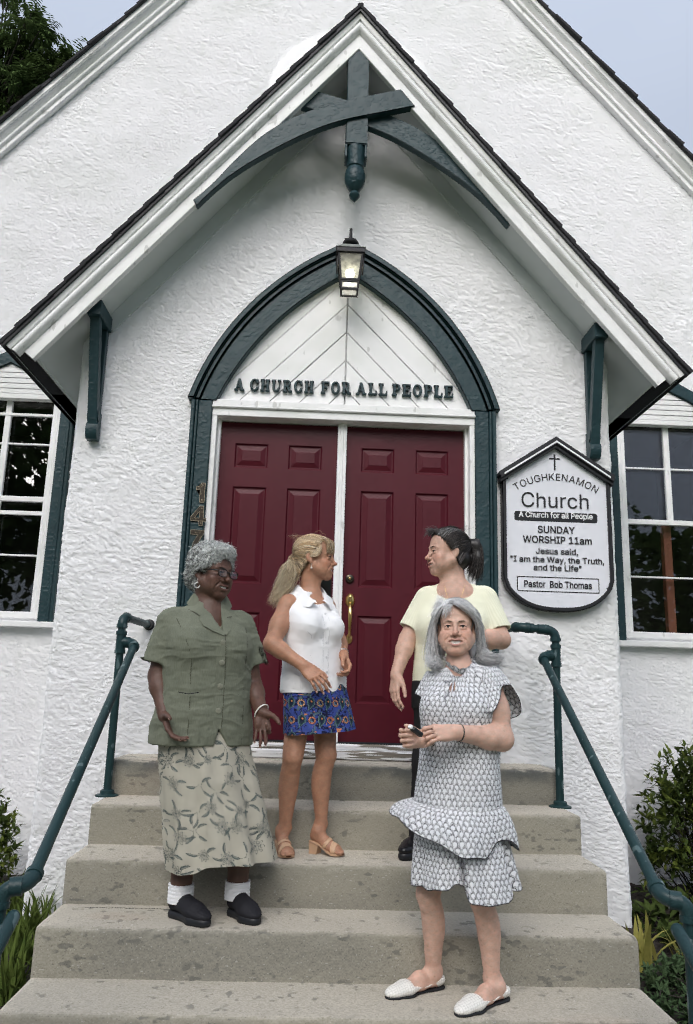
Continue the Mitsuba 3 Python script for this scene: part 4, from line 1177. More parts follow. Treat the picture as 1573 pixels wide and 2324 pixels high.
    def mouth(s):
        """(teeth, dark of the mouth)"""
        g = s.gape; wdt = (.026 + .008 * s.smile) * .80; a = np.linspace(-1, 1, 25); ms = []
        rows = []
        for z in (-.0565, -.0665 - .003 * g):
            rows.append(np.stack([a * wdt, .0945 - .017 * a ** 2, np.full(25, z) + .009 * s.smile * a ** 2], 1))
        V = np.vstack(rows); F = grid_faces(np.ones((1, 24), bool))
        m = trimesh.Trimesh(s.w(V), F, process=False); d = m.copy(); d.vertices = s.w(np.vstack([rows[0] * [1.1, .94, 1], rows[1] * [1.1, .94, 1] - [0, 0, .006]]))
        for q in (m, d):
            if (q.face_normals @ s.M[:, 1]).mean() < 0: q.invert()
        return m, d

    def eyes(s):
        """(whites, irises, lash lines)"""
        W, I, L = [], [], []
        for q in (-1, 1):
            c = np.array([q * .031, .0765, .005])
            W.append(trimesh.creation.icosphere(3, .0128 * s.k).apply_translation(s.w(c)))
            ir = trimesh.creation.icosphere(3, .0070 * s.k); ir.vertices = np.array(ir.vertices) @ np.diag([1, 1, 1]); ir.apply_translation(s.w(c + [0, .0076, -.0005])); I.append(ir)
            up = np.array([(q * .0185, .0872, .0055), (q * .025, .0915, .0092), (q * .032, .0918, .0097), (q * .040, .0872, .0080), (q * .0455, .081, .0045)])
            L.append(tube(s.w(up), np.array([.0012, .0020, .0022, .0022, .0013]) * s.k, 6))
            dn = np.array([(q * .020, .0880, .0018), (q * .031, .0905, .0004), (q * .042, .0845, .0016)])
            L.append(tube(s.w(dn), np.array([.0006, .0009, .0008]) * s.k, 6))
        return cat(W), cat(I), cat(L)

    def brows(s, lift=0.0, thick=1.0):
        ms = []
        for q in (-1, 1):
            p = np.array([(q * .013, .0965, .0245 + lift * .3), (q * .022, .0965, .0280 + lift), (q * .034, .0905, .0300 + lift), (q * .046, .0785, .0265 + lift)])
            ms.append(tube(s.w(p), np.array([.0028, .0035, .0031, .0015]) * s.k * thick, 8, flat=.55))
        return cat(ms)

    def tint(s, V, base, lip, blush, seed=0):
        """skin colours of the vertices V: mottled skin, lips, ruddy cheeks and nose"""
        p = s.loc(V); base = np.array(base, float)
        n = meshkit.fbm(V * 42, 3, seed)[:, None]; n2 = meshkit.noise(V * 260, seed + 3)[:, None]
        col = base * (0.80 + 0.40 * n) * (0.92 + .16 * n2) * (1 + (meshkit.noise(V * 120, seed + 5)[:, None] - .5) * np.array([.10, -.06, -.10]))
        bl = np.zeros(len(V))
        for c, r in (((.042, .068, -.024), .026), ((-.042, .068, -.024), .026), ((0, .112, -.026), .016), ((0, .078, -.094), .018)):
            bl = np.maximum(bl, np.exp(-((p - c) ** 2).sum(1) / r ** 2))
        col = col * (1 - bl[:, None] * (1 - np.array(blush)))
        lips = np.zeros(len(V)); near = (np.abs(p[:, 0]) < .045) & (p[:, 1] > .06) & (np.abs(p[:, 2] + .06) < .035); q = p[near]; best = np.full(len(q), 9.)
        for e in (-1, 1):
            for pts, r in s.lip_lines(e):
                for a, b, ra, rb in zip(pts[:-1], pts[1:], r[:-1], r[1:]):
                    a, b = np.array(a), np.array(b); ab = b - a; t = np.clip(((q - a) @ ab) / (ab @ ab), 0, 1)
                    best = np.minimum(best, np.linalg.norm(q - a - t[:, None] * ab, axis=1) - (ra + (rb - ra) * t))
        lips[near] = np.clip((.0014 - best) / .0012, 0, 1)
        return col * (1 - lips[:, None]) + np.array(lip) * lips[:, None]


def hand(F, wrist, d, n, t, size=1.0, curl=(20, 25, 30, 35), bend=None, thumb=(25, .8, .5), spread=4, k=.004, fore=None, tips=None):
    """d: wrist to fingers, n: the way the palm faces, t: the side of the thumb; curl: degrees at each joint per finger"""
    W, d, n, t = (np.array(q, float) for q in (wrist, d, n, t)); d /= np.linalg.norm(d)
    n = n - d * (n @ d); n /= np.linalg.norm(n); t0 = np.cross(n, d); t = t0 if t0 @ t > 0 else -t0
    S = size * 1.0
    kn = []
    for i, (lat, lon) in enumerate(((.027, .086), (.0085, .089), (-.010, .085), (-.027, .077))):
        K = W + S * (d * lon + t * lat - n * (.004 if i in (1, 2) else .001)); kn.append(K)
        F.cone(W + S * (t * lat * .55 + d * .010), K, .0145 * S, .0105 * S, .010)
    F.ball(W + S * (d * .045 - t * .018 + n * .006), np.array([.016, .030, .012]) * S, .012, 'add', np.stack([t, d, n], 1))
    lens = ((.041, .024, .019), (.045, .028, .020), (.041, .026, .020), (.032, .019, .018)); rad = (.0086, .0088, .0083, .0074)
    out = []
    for i in range(4):
        p = kn[i]; a = 0.0; side = math.radians(spread * (1.5 - i)); dd0 = d * math.cos(side) + t * math.sin(side)
        for q in range(3):
            a += math.radians(curl[i] if bend is None else bend[i][q]) * (1.0 if q else .8)
            dv = dd0 * math.cos(a) + n * math.sin(a); e = p + dv * lens[i][q] * S
            r0, r1 = rad[i] * S * (1 - .10 * q), rad[i] * S * (.92 - .11 * q)
            F.cone(p, e, r0, r1, k); F.ball(p, r0 * 1.06, k) if q else None
            p = e
        out.append((p, dv, i))
    ang, out_, fwd = thumb
    b = W + S * (d * .022 + t * .020 + n * .006); dv = d * fwd + t * out_ + n * math.sin(math.radians(ang)); dv /= np.linalg.norm(dv)
    F.cone(W + S * (d * .012 + t * .006), b + dv * .018 * S, .016 * S, .0150 * S, .012)
    m = b + dv * .044 * S; F.cone(b, m, .0155 * S, .0110 * S, .010)
    d2 = dv + d * .35 - t * .15; d2 /= np.linalg.norm(d2); e = m + d2 * .031 * S; F.cone(m, e, .0105 * S, .0098 * S, k)
    d3 = d2 + d * .3 - t * .1; d3 /= np.linalg.norm(d3); g = e + d3 * .023 * S; F.cone(e, g, .0098 * S, .0078 * S, k)
    out.append((g, d3, 4))
    return dict(knuckles=kn, tips=out, t=t, n=n, d=d)


def nails(H, size=1.0):
    ms = []
    for p, dv, i in H['tips']:
        m = trimesh.creation.icosphere(2); m.apply_scale([.0052 * size, .0070 * size, .0022 * size])
        y = dv / np.linalg.norm(dv); z = -H['n'] if i < 4 else H['t'] * .3 - H['n']; z = z - y * (z @ y); z /= np.linalg.norm(z); x = np.cross(y, z)
        M = np.eye(4); M[:3, 0], M[:3, 1], M[:3, 2], M[:3, 3] = x, y, z, p + y * .001 + z * .0062 * size
        ms.append(m.apply_transform(M))
    return cat(ms)


def strands(paths, r0, r1, col, sides=3, seed=0, jit=.18):
    """paths (N, M, 3) as thin tapering tubes; col: N x 3 or a function of seed"""
    N, Mn, _ = paths.shape
    t = np.gradient(paths, axis=1); t /= np.linalg.norm(t, axis=2, keepdims=True) + 1e-9
    ref = np.where(np.abs(t[..., 2:]) < .9, [0, 0, 1.0], [1.0, 0, 0]); a = np.cross(t, ref); a /= np.linalg.norm(a, axis=2, keepdims=True) + 1e-9; b = np.cross(t, a)
    u = np.linspace(0, 1, Mn); r = r0 + (r1 - r0) * u ** 1.5
    th = np.arange(sides) * 2 * np.pi / sides
    V = paths[:, :, None] + r[None, :, None, None] * (np.cos(th)[None, None, :, None] * a[:, :, None] + np.sin(th)[None, None, :, None] * b[:, :, None])
    i, j = np.meshgrid(np.arange(Mn - 1), np.arange(sides), indexing='ij')
    q = np.stack([i * sides + j, i * sides + (j + 1) % sides, (i + 1) * sides + (j + 1) % sides, (i + 1) * sides + j], -1).reshape(-1, 4)
    f = np.vstack([q[:, [0, 1, 2]], q[:, [0, 2, 3]]])
    Fc = (f[None] + (np.arange(N) * Mn * sides)[:, None, None]).reshape(-1, 3)
    m = trimesh.Trimesh(V.reshape(-1, 3), Fc, process=False)
    C = np.repeat(np.asarray(col, float), Mn * sides, 0)
    return m, C


def bez(P, n):
    """cubic Bezier curves: P (N, 4, 3)"""
    t = np.linspace(0, 1, n)[None, :, None]; P = np.asarray(P, float)[:, :, None]
    return (1 - t) ** 3 * P[:, 0] + 3 * t * (1 - t) ** 2 * P[:, 1] + 3 * t * t * (1 - t) * P[:, 2] + t ** 3 * P[:, 3]


scene['m_skin'] = {'type': 'principled', 'base_color': {'type': 'mesh_attribute', 'name': 'vertex_color'}, 'roughness': 0.52, 'specular': 0.4, 'sheen': 0.15}
scene['m_hair'] = {'type': 'principled', 'base_color': {'type': 'mesh_attribute', 'name': 'vertex_color'}, 'roughness': 0.45, 'specular': 0.5}
mat('m_eyewhite', (0.62, 0.60, 0.58), 0.15); mat('m_iris', (0.025, 0.020, 0.018), 0.08); mat('m_lash', (0.012, 0.010, 0.010), 0.7)
mat('m_teeth', (0.66, 0.64, 0.59), 0.3); mat('m_mouth', (0.035, 0.008, 0.008), 0.6); mat('m_gold', (0.80, 0.58, 0.26), 0.2, metallic=1.0)
mat('m_silver', (0.75, 0.75, 0.76), 0.2, metallic=1.0); mat('m_pearl', (0.80, 0.78, 0.74), 0.2)


def skinned(key, m, head, base, lip, blush, seed, extra=None, spot=.10):
    v = np.array(m.vertices); c = head.tint(v, base, lip, blush, seed)
    spots = meshkit.noise(v * 95, seed + 9) * meshkit.noise(v * 40, seed + 8)
    c = c * (1 - spot * np.clip((spots - .50) / .2, 0, 1))[:, None]
    if extra is not None: c = extra(v, c)
    return add(key, m, 'm_skin', True, color=np.clip(c, 0, 1))


def face_parts(key, hd, brow_mat, lift=0.0, thick=1.0, teeth=True):
    W, I, L = hd.eyes(); t, d = hd.mouth()
    add(key + '__eyes', W, 'm_eyewhite', True); add(key + '__irises', I, 'm_iris', True); add(key + '__eyelashes', L, 'm_lash', True)
    add(key + '__eyebrows', hd.brows(lift, thick), brow_mat, True)
    if teeth: add(key + '__teeth', t, 'm_teeth', True)
    add(key + '__mouth', d, 'm_mouth')


def person(label):
    return thing('person', label, 'person', None)


def tread(k): return -k * STEP_H
# ================================================================== PEOPLE: cloth, shoes, hair
def ell(alpha, rx, ry, turn):
    """radius of an ellipse towards azimuth alpha (0 = to the camera, 90 deg = right of the picture)"""
    t = np.radians(turn); dx, dy = np.sin(alpha), -np.cos(alpha)
    u, v = dx * np.cos(t) + dy * np.sin(t), -dx * np.sin(t) + dy * np.cos(t)
    return 1 / np.sqrt((u / rx) ** 2 + (v / ry) ** 2)


def pchip_ring(deg, vals):
    """periodic interpolation over azimuth in degrees"""
    from scipy.interpolate import PchipInterpolator
    d = np.array(deg, float); v = np.array(vals, float); o = np.argsort(d); d, v = d[o], v[o]
    f = PchipInterpolator(np.r_[d - 360, d, d + 360], np.r_[v, v, v])
    return lambda a: f((np.degrees(a) + 180) % 360 - 180)


def drape(fn, na=220, nt=44, a0=-math.pi, a1=math.pi, t0=0.0, t1=1.0, R=.2, thick=0.0):
    A, Tt = np.meshgrid(np.linspace(a0, a1, na), np.linspace(t0, t1, nt), indexing='ij')
    P = np.stack(fn(A, Tt), -1)
    seg = np.linalg.norm(np.diff(P, axis=1), axis=2); v = np.concatenate([np.zeros((na, 1)), np.cumsum(seg, 1)], 1)
    uv = np.stack([A * R, -v], -1).reshape(-1, 2)
    m = trimesh.Trimesh(P.reshape(-1, 3), grid_faces(np.ones((na - 1, nt - 1), bool)), process=False)
    c = P.reshape(-1, 3).mean(0)
    if ((m.triangles_center - c)[:, :2] * m.face_normals[:, :2]).sum(1).mean() < 0: m.invert()
    return m, uv


def cyl_uv(m, c, R):
    v = np.array(m.vertices); return np.stack([np.arctan2(v[:, 0] - c[0], -(v[:, 1] - c[1])) * R, v[:, 2]], 1)


def add_uv(key, m, mt, uv): return add(key, m, mt, True, uv=uv)


def foot_frame(heel, toe):
    h, t = np.array(heel, float), np.array(toe, float); d = t - h; d[2] = 0; L = np.linalg.norm(d); d /= L
    return h, d, np.array([-d[1], d[0], 0.0]), L


def shoe(key, heel, toe, z0, style, mt, mt_sole, s=1.0, h=.0025):
    """heel, toe: ends of the sole on the ground z0"""
    a, d, sd, L = foot_frame(heel, toe); a = np.array([a[0], a[1], z0])
    P = lambda u, z, q=0: a + d * L * u + sd * q + np.array([0, 0, z])
    lo, hi = np.minimum(P(-.2, 0), P(1.15, 0)) - .07, np.maximum(P(-.2, 0), P(1.15, 0)) + [.07, .07, .16]
    F = Field(lo, hi, h); up = (np.array([0, 0, 1.0]), .62)
    base = {'flat': .008, 'sneaker': .026, 'clog': .034}[style]; w = {'flat': 1.02, 'sneaker': 1.10, 'clog': 1.12}[style]
    for u0, u1, r0, r1, z_0, z_1 in ((.11, .40, .030, .029, .030, .028), (.40, .70, .029, .040, .028, .020), (.70, .90, .040, .029, .020, .013), (.90, .97, .029, .019, .013, .010)):
        F.cone(P(u0, base + z_0 * .9), P(u1, base + z_1 * .9), r0 * w, r1 * w, .02, flat=up)
    F.cone(P(.12, base + .028), P(.16, base + {'flat': .050, 'sneaker': .070, 'clog': .058}[style]), .029 * w, .026 * w, .02)
    if style != 'flat': F.cone(P(.18, base + .05), P(.62, base + .022), .026, .030, .03); F.cone(P(.28, base + .060), P(.66, base + .026), .022, .026, .03)
    top = {'flat': [(-.2, .050), (.10, .047), (.35, .026), (.60, .034), (.64, .04)], 'sneaker': [(-.2, .078), (.14, .078), (.26, .058), (.40, .086), (.46, .10)], 'clog': [(-.2, .06), (.2, .065), (.45, .095), (.5, .11)]}[style]
    tu, tz = np.array(top).T
    def above(X, Y, Z):
        u = ((X - a[0]) * d[0] + (Y - a[1]) * d[1]) / L
        return np.maximum((np.interp(u, tu, tz) + z0 + base - .008) - Z, (u - tu[-1]) * L)
    F.put(above, lo, hi, .006, 'sub')
    F.put(lambda X, Y, Z: (z0 + base - .003) - Z + 0 * X + 0 * Y, lo, hi, 0, 'cut')
    m = F.mesh(2)
    add(key, m, mt, True)
    # sole: outline swept down
    G = Field(lo, hi, h)
    for u0, u1, r0, r1 in ((.105, .42, .0325, .0285), (.42, .70, .0285, .0425), (.70, .90, .0425, .031), (.90, .965, .031, .021)):
        G.cone(P(u0, base * .5), P(u1, base * .5), r0 * w, r1 * w, .012, flat=(np.array([0, 0, 1.0]), .9))
    G.put(lambda X, Y, Z: np.maximum(z0 - Z, Z - (z0 + base + (.001 if style != 'sneaker' else .004))) + 0 * X + 0 * Y, lo, hi, 0, 'cut')
    if style == 'flat':
        G.put(lambda X, Y, Z: -np.maximum(np.maximum((Z - z0) - .004, (.33 * L) - ((X - a[0]) * d[0] + (Y - a[1]) * d[1])), ((X - a[0]) * d[0] + (Y - a[1]) * d[1]) - .60 * L), lo, hi, 0, 'cut')
    add(key + '__sole', G.mesh(), mt_sole, 40)


def foot(F, heel, toe, z0, ankle, base=.01, r_an=.034, k=.018, toes=False):
    a, d, sd, L = foot_frame(heel, toe); a = np.array([a[0], a[1], z0]); P = lambda u, z, q=0: a + d * L * u + sd * q + np.array([0, 0, z + base])
    up = (np.array([0, 0, 1.0]), .62)
    F.cone(P(.13, .026), P(.20, .045), .023, .027, k)
    F.cone(P(.20, .045), np.array(ankle, float), .029, r_an, k)
    F.cone(P(.20, .046), P(.45, .042), .027, .026, k); F.cone(P(.45, .042), P(.68, .022), .026, .022, k)
    F.cone(P(.15, .018), P(.45, .018), .022, .026, k, flat=up); F.cone(P(.45, .018), P(.74, .015), .026, .034 if not toes else .036, k, flat=up)
    if toes:
        for q, u1, r in ((-.028, .955, .0112), (-.0105, .965, .0085), (.004, .945, .0082), (.0175, .915, .0078), (.030, .875, .0080)):
            F.cone(P(.72, .015, q * .82), P(u1 - .06, .0125, q), r, r * .92, .006); F.cone(P(u1 - .06, .0125, q), P(u1, .0085, q * .97), r * .95, r * .86, .004)
    else:
        F.cone(P(.74, .013), P(.90, .008), .033, .022, k, flat=up)
    return P


def leg(F, hip, knee, ankle, rs=(.082, .056, .060, .036), back=(0, 1, 0), k=.010):
    """thigh, knee, calf and ankle as one run of short tapering pieces"""
    from scipy.interpolate import PchipInterpolator
    h, n, a = (np.array(q, float) for q in (hip, knee, ankle)); b = np.array(back, float)
    kr = rs[1]
    T_ = np.array([-1, -.55, -.22, 0, .10, .22, .34, .48, .64, .80, .92, 1.0])
    R_ = np.array([rs[0], rs[0] * .86, kr * 1.05, kr * .98, kr * .90, (kr * .9 + rs[2]) / 2 * 1.02, rs[2], rs[2] * .96, rs[2] * .80, rs[3] * 1.12, rs[3] * .97, rs[3]])
    O_ = np.array([0, 0, 0, -.004, .002, .010, .014, .013, .008, .003, 0, 0])
    fr, fo_ = PchipInterpolator(T_, R_), PchipInterpolator(T_, O_); ts = np.linspace(-1, 1, 25)
    P = [(n + (h - n) * -t if t < 0 else n + (a - n) * t) + b * float(fo_(t)) for t in ts]
    F.chain(P, [float(fr(t)) for t in ts], k)
    F.ball(n - b * (kr * .62) + [0, 0, .004], (.024, .020, .030), .025)
    F.ball(n - b * (kr * .50) + [0, 0, -.040], (.016, .016, .020), .02)
    for q in (-1, 1): F.ball(a + np.array([q * rs[3] * .80, 0, .006]), .010, .014)


def arm(F, sh, el, wr, rs=(.050, .043, .041, .029), k=.025):
    s, e, w = (np.array(q, float) for q in (sh, el, wr))
    F.cone(s, s + (e - s) * .55, rs[0], rs[1] * 1.06, k); F.cone(s + (e - s) * .5, e, rs[1] * 1.06, rs[1] * .92, k)
    F.cone(e, e + (w - e) * .28, rs[1] * .90, rs[2], k); F.cone(e + (w - e) * .28, w, rs[2], rs[3], k)
    d = (w - e) / np.linalg.norm(w - e)
    F.cone(w - d * .02, w + d * .012, rs[3] * .98, rs[3] * .92, .012)


def great(hd, pts, n, lift, cen=(0, -.014, .046), rad=(.0745, .0945, .079)):
    """strand along the skull through local points pts (N, k, 3), lifted off it; rows may leave it where lift is nan"""
    from scipy.interpolate import CubicSpline
    c, r = np.array(cen), np.array(rad); k = pts.shape[1]
    P = CubicSpline(np.linspace(0, 1, k), pts, axis=1)(np.linspace(0, 1, n))
    q = (P - c) / r; l = np.linalg.norm(q, axis=2, keepdims=True)
    return np.where(l < 1 + lift, c + q / l * (1 + lift) * r, P)


def hair_colour(n, cols, wts, rg, jit=.15):
    c = np.array(cols, float)[rg.choice(len(cols), n, p=np.array(wts) / np.sum(wts))]
    return np.clip(c * rg.uniform(1 - jit, 1 + jit, (n, 1)), 0, 1)


def ring(c, n, r, t=.0012, sides=8, m=40):
    n = np.array(n, float); n /= np.linalg.norm(n); a = np.cross(n, [0, 0, 1.0] if abs(n[2]) < .9 else [1.0, 0, 0]); a /= np.linalg.norm(a); b = np.cross(n, a)
    th = np.linspace(0, 2 * np.pi, m + 1); rr = np.broadcast_to(np.asarray(r, float), (2,))
    return tube(np.array(c) + rr[0] * np.cos(th)[:, None] * a + rr[1] * np.sin(th)[:, None] * b, t, sides, False)


def cloth_bump(p, n, uv): return fbm(p.x * 500, p.y * 500, p.z * 500, 2)


# prints
def scales(p, n, uv):
    u, v = uv.x / 0.0225, uv.y / 0.0200
    u = u + 0.35 * (noise(u * .9, v * .9) - .5); v = v + 0.35 * (noise(u * .8 + 9, v * .8) - .5)
    ink_ = mi.Float(0)
    for dj in (0, 1):
        j = dr.floor(v) + dj
        off = 0.5 * (j - 2 * dr.floor(j / 2))
        x = u - off; x = (x - dr.floor(x)) - .5; y = v - j
        w = 0.40 + 0.06 * cell_rand(dr.floor(u - off), j)
        body = dr.sqrt(dr.square(x / w) + dr.square((y + .08) / .92)) if dj else dr.sqrt(dr.square(x / w) + dr.square((y + .08) / .92))
        ring_ = dr.maximum(smoothstep(.13, .07, dr.abs(body - .94)), .9 * smoothstep(.07, .03, dr.abs(body - 1.22))) * smoothstep(-.55, -.40, y * 1.0)
        ring_ = ring_ * smoothstep(.06, .16, dr.abs(x) + .10 * cell_rand(dr.floor(u - off), j, 5))
        ink_ = dr.maximum(ink_, ring_)
    fx = u - dr.floor(u) - .5; fy = v - dr.floor(v) - .5
    g = smoothstep(.50, .62, noise(u * 1.9 + 3, v * 2.3)) * .0
    return mix((0.74, 0.745, 0.77), (0.010, 0.011, 0.020), dr.clip(ink_ + g, 0, 1))


scene['m_scale'] = {'type': 'twosided', 'bsdf': {'type': 'principled', 'base_color': proc(scales), 'roughness': .8, 'specular': .25}}
mat('m_hem', (0.012, 0.013, 0.02), .8)
mat('m_weave', proc(lambda p, n, uv: mix((0.76, 0.745, 0.70), (0.30, 0.28, 0.25), smoothstep(.42, .47, dr.maximum(dr.abs((p.x + p.y * .5) / .012 - dr.floor((p.x + p.y * .5) / .012) - .5), dr.abs((p.z * 1.3 + (p.y - p.x) * .6) / .014 - dr.floor((p.z * 1.3 + (p.y - p.x) * .6) / .014) - .5))) * .55)), .5)
# ================================================================== the woman in the olive jacket
J = J1; Z1 = tread(3)
P1 = person('woman with short grey curls, glasses, olive linen jacket and long cream floral skirt')
TURN = 22
hd = Head((-.650, -1.235, .918), 50, -3, 2, size=1.02, fat=1.06, nose=1.28, jaw=1.0, smile=.95, gape=.35)
B = Field((-.95, -1.52, -.60), (-.26, -1.08, 1.06), .0027)
hd.sculpt(B)
nb = np.array([-.655, -1.215, .755])
B.cone(hd.w((0, -.020, -.075)), nb, .056, .062, .03); B.cone(hd.w((0, .005, -.085)), nb + [.012, -.030, -.01], .038, .046, .02)
A1 = axes(TURN); f1, e1 = A1[:, 1], -A1[:, 0]
for q in (-1, 1): B.cone(nb, nb + e1 * q * .10 + [0, 0, -.045], .05, .045, .05)
B.ball(nb + f1 * .030 + [0, 0, -.075], (.11, .075, .085), .05, 'add', A1)
B.ball(nb + [0, 0, -.16], (.15, .105, .12), .05, 'add', A1)
B.chain([nb + [0, 0, -.2], (-.645, -1.215, .10), (-.62, -1.21, -.05)], [.10, .12, .10], .03)
for q_ in ('anR', 'anL'): B.cone((-.62, -1.21, -.05), np.array(J[q_]) + [0, .012, .22], .07, .058, .02)
arm(B, np.array(J['shR']) + [.01, 0, -.04], J['elR'], J['wrR'], (.050, .046, .043, .029))
arm(B, np.array(J['shL']) + [-.01, 0, -.04], J['elL'], J['wrL'], (.050, .045, .041, .028))
Hr = hand(B, J['wrR'], (.075, -.075, -.125), (.85, -.25, .30), (.2, -.5, .8), 1.03, bend=((14, 22, 15), (22, 26, 18), (28, 28, 18), (30, 30, 18)), thumb=(28, .85, .45), spread=4)
Hl = hand(B, J['wrL'], (.03, -.055, -.16), (-.12, -1, .12), (1, -.1, .2), 1.03, bend=((62, 62, 35), (26, 22, 14), (18, 18, 12), (16, 18, 12)), thumb=(30, .9, .55), spread=6)
for an, hl, to in (('anR', 'heelR', 'toeR'), ('anL', 'heelL', 'toeL')):
    a = np.array(J[an]); B.cone(a + [0, .015, .30], a + [0, .006, .06], .058, .047, .02); B.cone(a + [0, .006, .06], a, .047, .042, .02)
    foot(B, J[hl], J[to], Z1, a, .026, .044)
body1 = hd.creases(B.mesh(2), .8)
skinned(P1 + '__body', body1, hd, (.098, .050, .036), (.150, .066, .058), (1.10, .92, .88), 11)
face_parts(P1, hd, mat('m_brow_dark', (.020, .016, .014), .9), -.002, .9)
add(P1 + '__fingernails', cat(nails(Hl), nails(Hr)), mat('m_nail_dark', (.30, .17, .13), .3), True)
# ---- jacket
G = Field((-.97, -1.46, .11), (-.34, -1.00, .84), .0032)
G.loft([(.150, -.652, -1.215, .232, .172, TURN), (.20, -.652, -1.215, .232, .172, TURN), (.30, -.650, -1.22, .218, .166, TURN), (.40, -.648, -1.22, .207, .160, TURN), (.52, -.650, -1.22, .206, .160, TURN), (.62, -.654, -1.22, .203, .152, TURN),
        (.69, -.657, -1.218, .192, .125, TURN), (.728, -.659, -1.217, .150, .096, TURN), (.757, -.658, -1.216, .098, .080, TURN), (.782, -.657, -1.216, .076, .070, TURN)], .03)
for q in (-1, 1): G.ball(np.array([-.654, -1.22, .575]) + A1 @ np.array([q * .088, .092, 0]), (.082, .072, .085), .05, 'add', A1)
sR, sL = np.array(J['shR']), np.array(J['shL'])
G.cone(sR + [.045, .01, -.022], sL + [-.045, .01, -.022], .050, .050, .03)
eR, eL = np.array(J['slR']), np.array(J['slL'])
for s_, e_, r0, r1 in ((sR, eR, .058, .068), (sL, eL, .054, .062)): G.sleeve(s_, e_, r0, r1, (.010 * np.sign(-.65 - s_[0]), .005, -.036))
G0 = Field(G.lo, G.lo + 1e-3, G.h); G0.ax, G0.F, G0.h = G.ax, G.F.copy(), G.h
G0.cone(nb + [0, 0, -.03], nb + [.004, -.004, .085], .074, .062, .02)
O1 = np.array([-.653, -1.22, 0]) + f1 * .16
def tri_cut(pts, deep=.14):
    P = np.array(pts, float); c = P.mean(0)
    def fn(X, Y, Z):
        u = (X - O1[0]) * e1[0] + (Y - O1[1]) * e1[1]; w = (X - O1[0]) * f1[0] + (Y - O1[1]) * f1[1]; m = -deep - w
        for a, b in zip(P, np.roll(P, -1, 0)):
            n = np.array([b[1] - a[1], a[0] - b[0]]); n /= np.linalg.norm(n); n = n if (c - a) @ n < 0 else -n
            m = np.maximum(m, (u - a[0]) * n[0] + (Z - a[1]) * n[1])
        return m
    return fn
lo, hi = O1 + [-.25, -.2, .1], O1 + [.25, .25, .84]
G.put(tri_cut([(-.072, .83), (.032, .640), (.060, .83)]), lo, hi, .004, 'sub')
G.put(tri_cut([(.034, .232), (.008, .12), (.100, .12)], .05), lo, hi, .006, 'sub')
gm = G.mesh(2)
gm = wrinkle(gm, .0065, (8, 8, 15), 60, .8)
gm = wrinkle(gm, .0024, (24, 24, 34), 70, .6)
mat('m_linen', proc(lambda p, n, uv: mix((.105, .116, .084), (.178, .188, .142), .55 * fbm(p.x * 14, p.y * 14, p.z * 22, 3) + .45 * noise(p.x * 400, p.y * 400, p.z * 60))), .9, lambda p, n, uv: noise(p.x * 420, p.y * 420, p.z * 60) + noise(p.x * 60, p.y * 60, p.z * 420), .0006, 8e-4, sheen=.4)
add(P1 + '__jacket', gm, 'm_linen', True)
Pg = Polygon
lap_l = Pg([(-.110, .812), (-.116, .795), (-.104, .748), (-.066, .714), (-.072, .694), (-.058, .668), (-.02, .648), (.034, .628), (.038, .640), (.006, .680), (-.043, .753), (-.074, .822)])
lap_r = Pg([(.030, .640), (.036, .800), (.044, .822), (.060, .775), (.080, .722), (.068, .714), (.076, .672), (.044, .630)])
lift = lambda p: .006 * np.clip((.83 - p[:, 1]) / .2, 0, 1)
for lp in (lap_l, lap_r): add(P1 + '__lapel', patch(G0, lp, O1, e1, (0, 0, 1), -f1, .003, .002, .010, lift), 'm_linen', 40)
add(P1 + '__lapel_seam', cat(*[patch(G0, LineString(l).buffer(.0012), O1, e1, (0, 0, 1), -f1, .0085, .0006, .010) for l in ([(-.110, .745), (-.066, .7135)], [(.085, .722), (.060, .716)])]), mat('m_seam', (.060, .062, .045), .9))
cz = pchip_ring([-180, -110, -70, -40, -15, 20, 57, 80, 110], [.846, .843, .834, .806, .760, .745, .786, .822, .840])
m, uv = drape(lambda a, t: (-.655 + (.066 + .040 * t ** 1.3 + .010 * np.exp(-(np.degrees(a + 2 * math.pi) % 360 - 345) ** 2 / 500)) * np.sin(a), -1.213 - (.066 + .036 * t ** 1.3 + .012 * np.exp(-(np.degrees(a) % 360 - 345) ** 2 / 500)) * np.cos(a), cz(a) + .006 * np.sin(3.1 * t) - .058 * t ** 1.4), 140, 12, math.radians(55), math.radians(347), R=.07)
add(P1 + '__collar', m, 'm_linen2' if 'm_linen2' in scene else mat('m_linen2', (.142, .152, .113), .9, two=True), True)
add(P1 + '__placket_seam', patch(G0, LineString([(.040, .632), (.050, .45), (.046, .225)]).buffer(.0011), O1, e1, (0, 0, 1), -f1, .0040, .0007, .012), 'm_seam')
add(P1 + '__placket', patch(G0, LineString([(.020, .635), (.030, .45), (.026, .222)]).buffer(.021, cap_style=2), O1, e1, (0, 0, 1), -f1, .0012, .0012, .012), 'm_linen', 40)
mat('m_button', proc(lambda p, n, uv: mix((.24, .245, .19), (.15, .15, .115), fbm(p.x * 200, p.y * 200, p.z * 200, 2))), .35)
bz = [(.030, .598), (.031, .508), (.030, .405), (.027, .300)]
for u, z in bz:
    c = G0.project(np.array([O1 + e1 * u + [0, 0, z] + f1 * .1]), -f1)[0] + f1 * .004
    b = lathe([(0, -.003), (.009, -.0032), (.0125, -.002), (.013, 0), (.012, .002)], (0, 0, 0), 'y', 24); M = np.eye(4); M[:3, 0], M[:3, 1], M[:3, 2] = e1, -f1, [0, 0, 1]; M[:3, 3] = c
    add(P1 + '__button', b.apply_transform(M), 'm_button', 35)
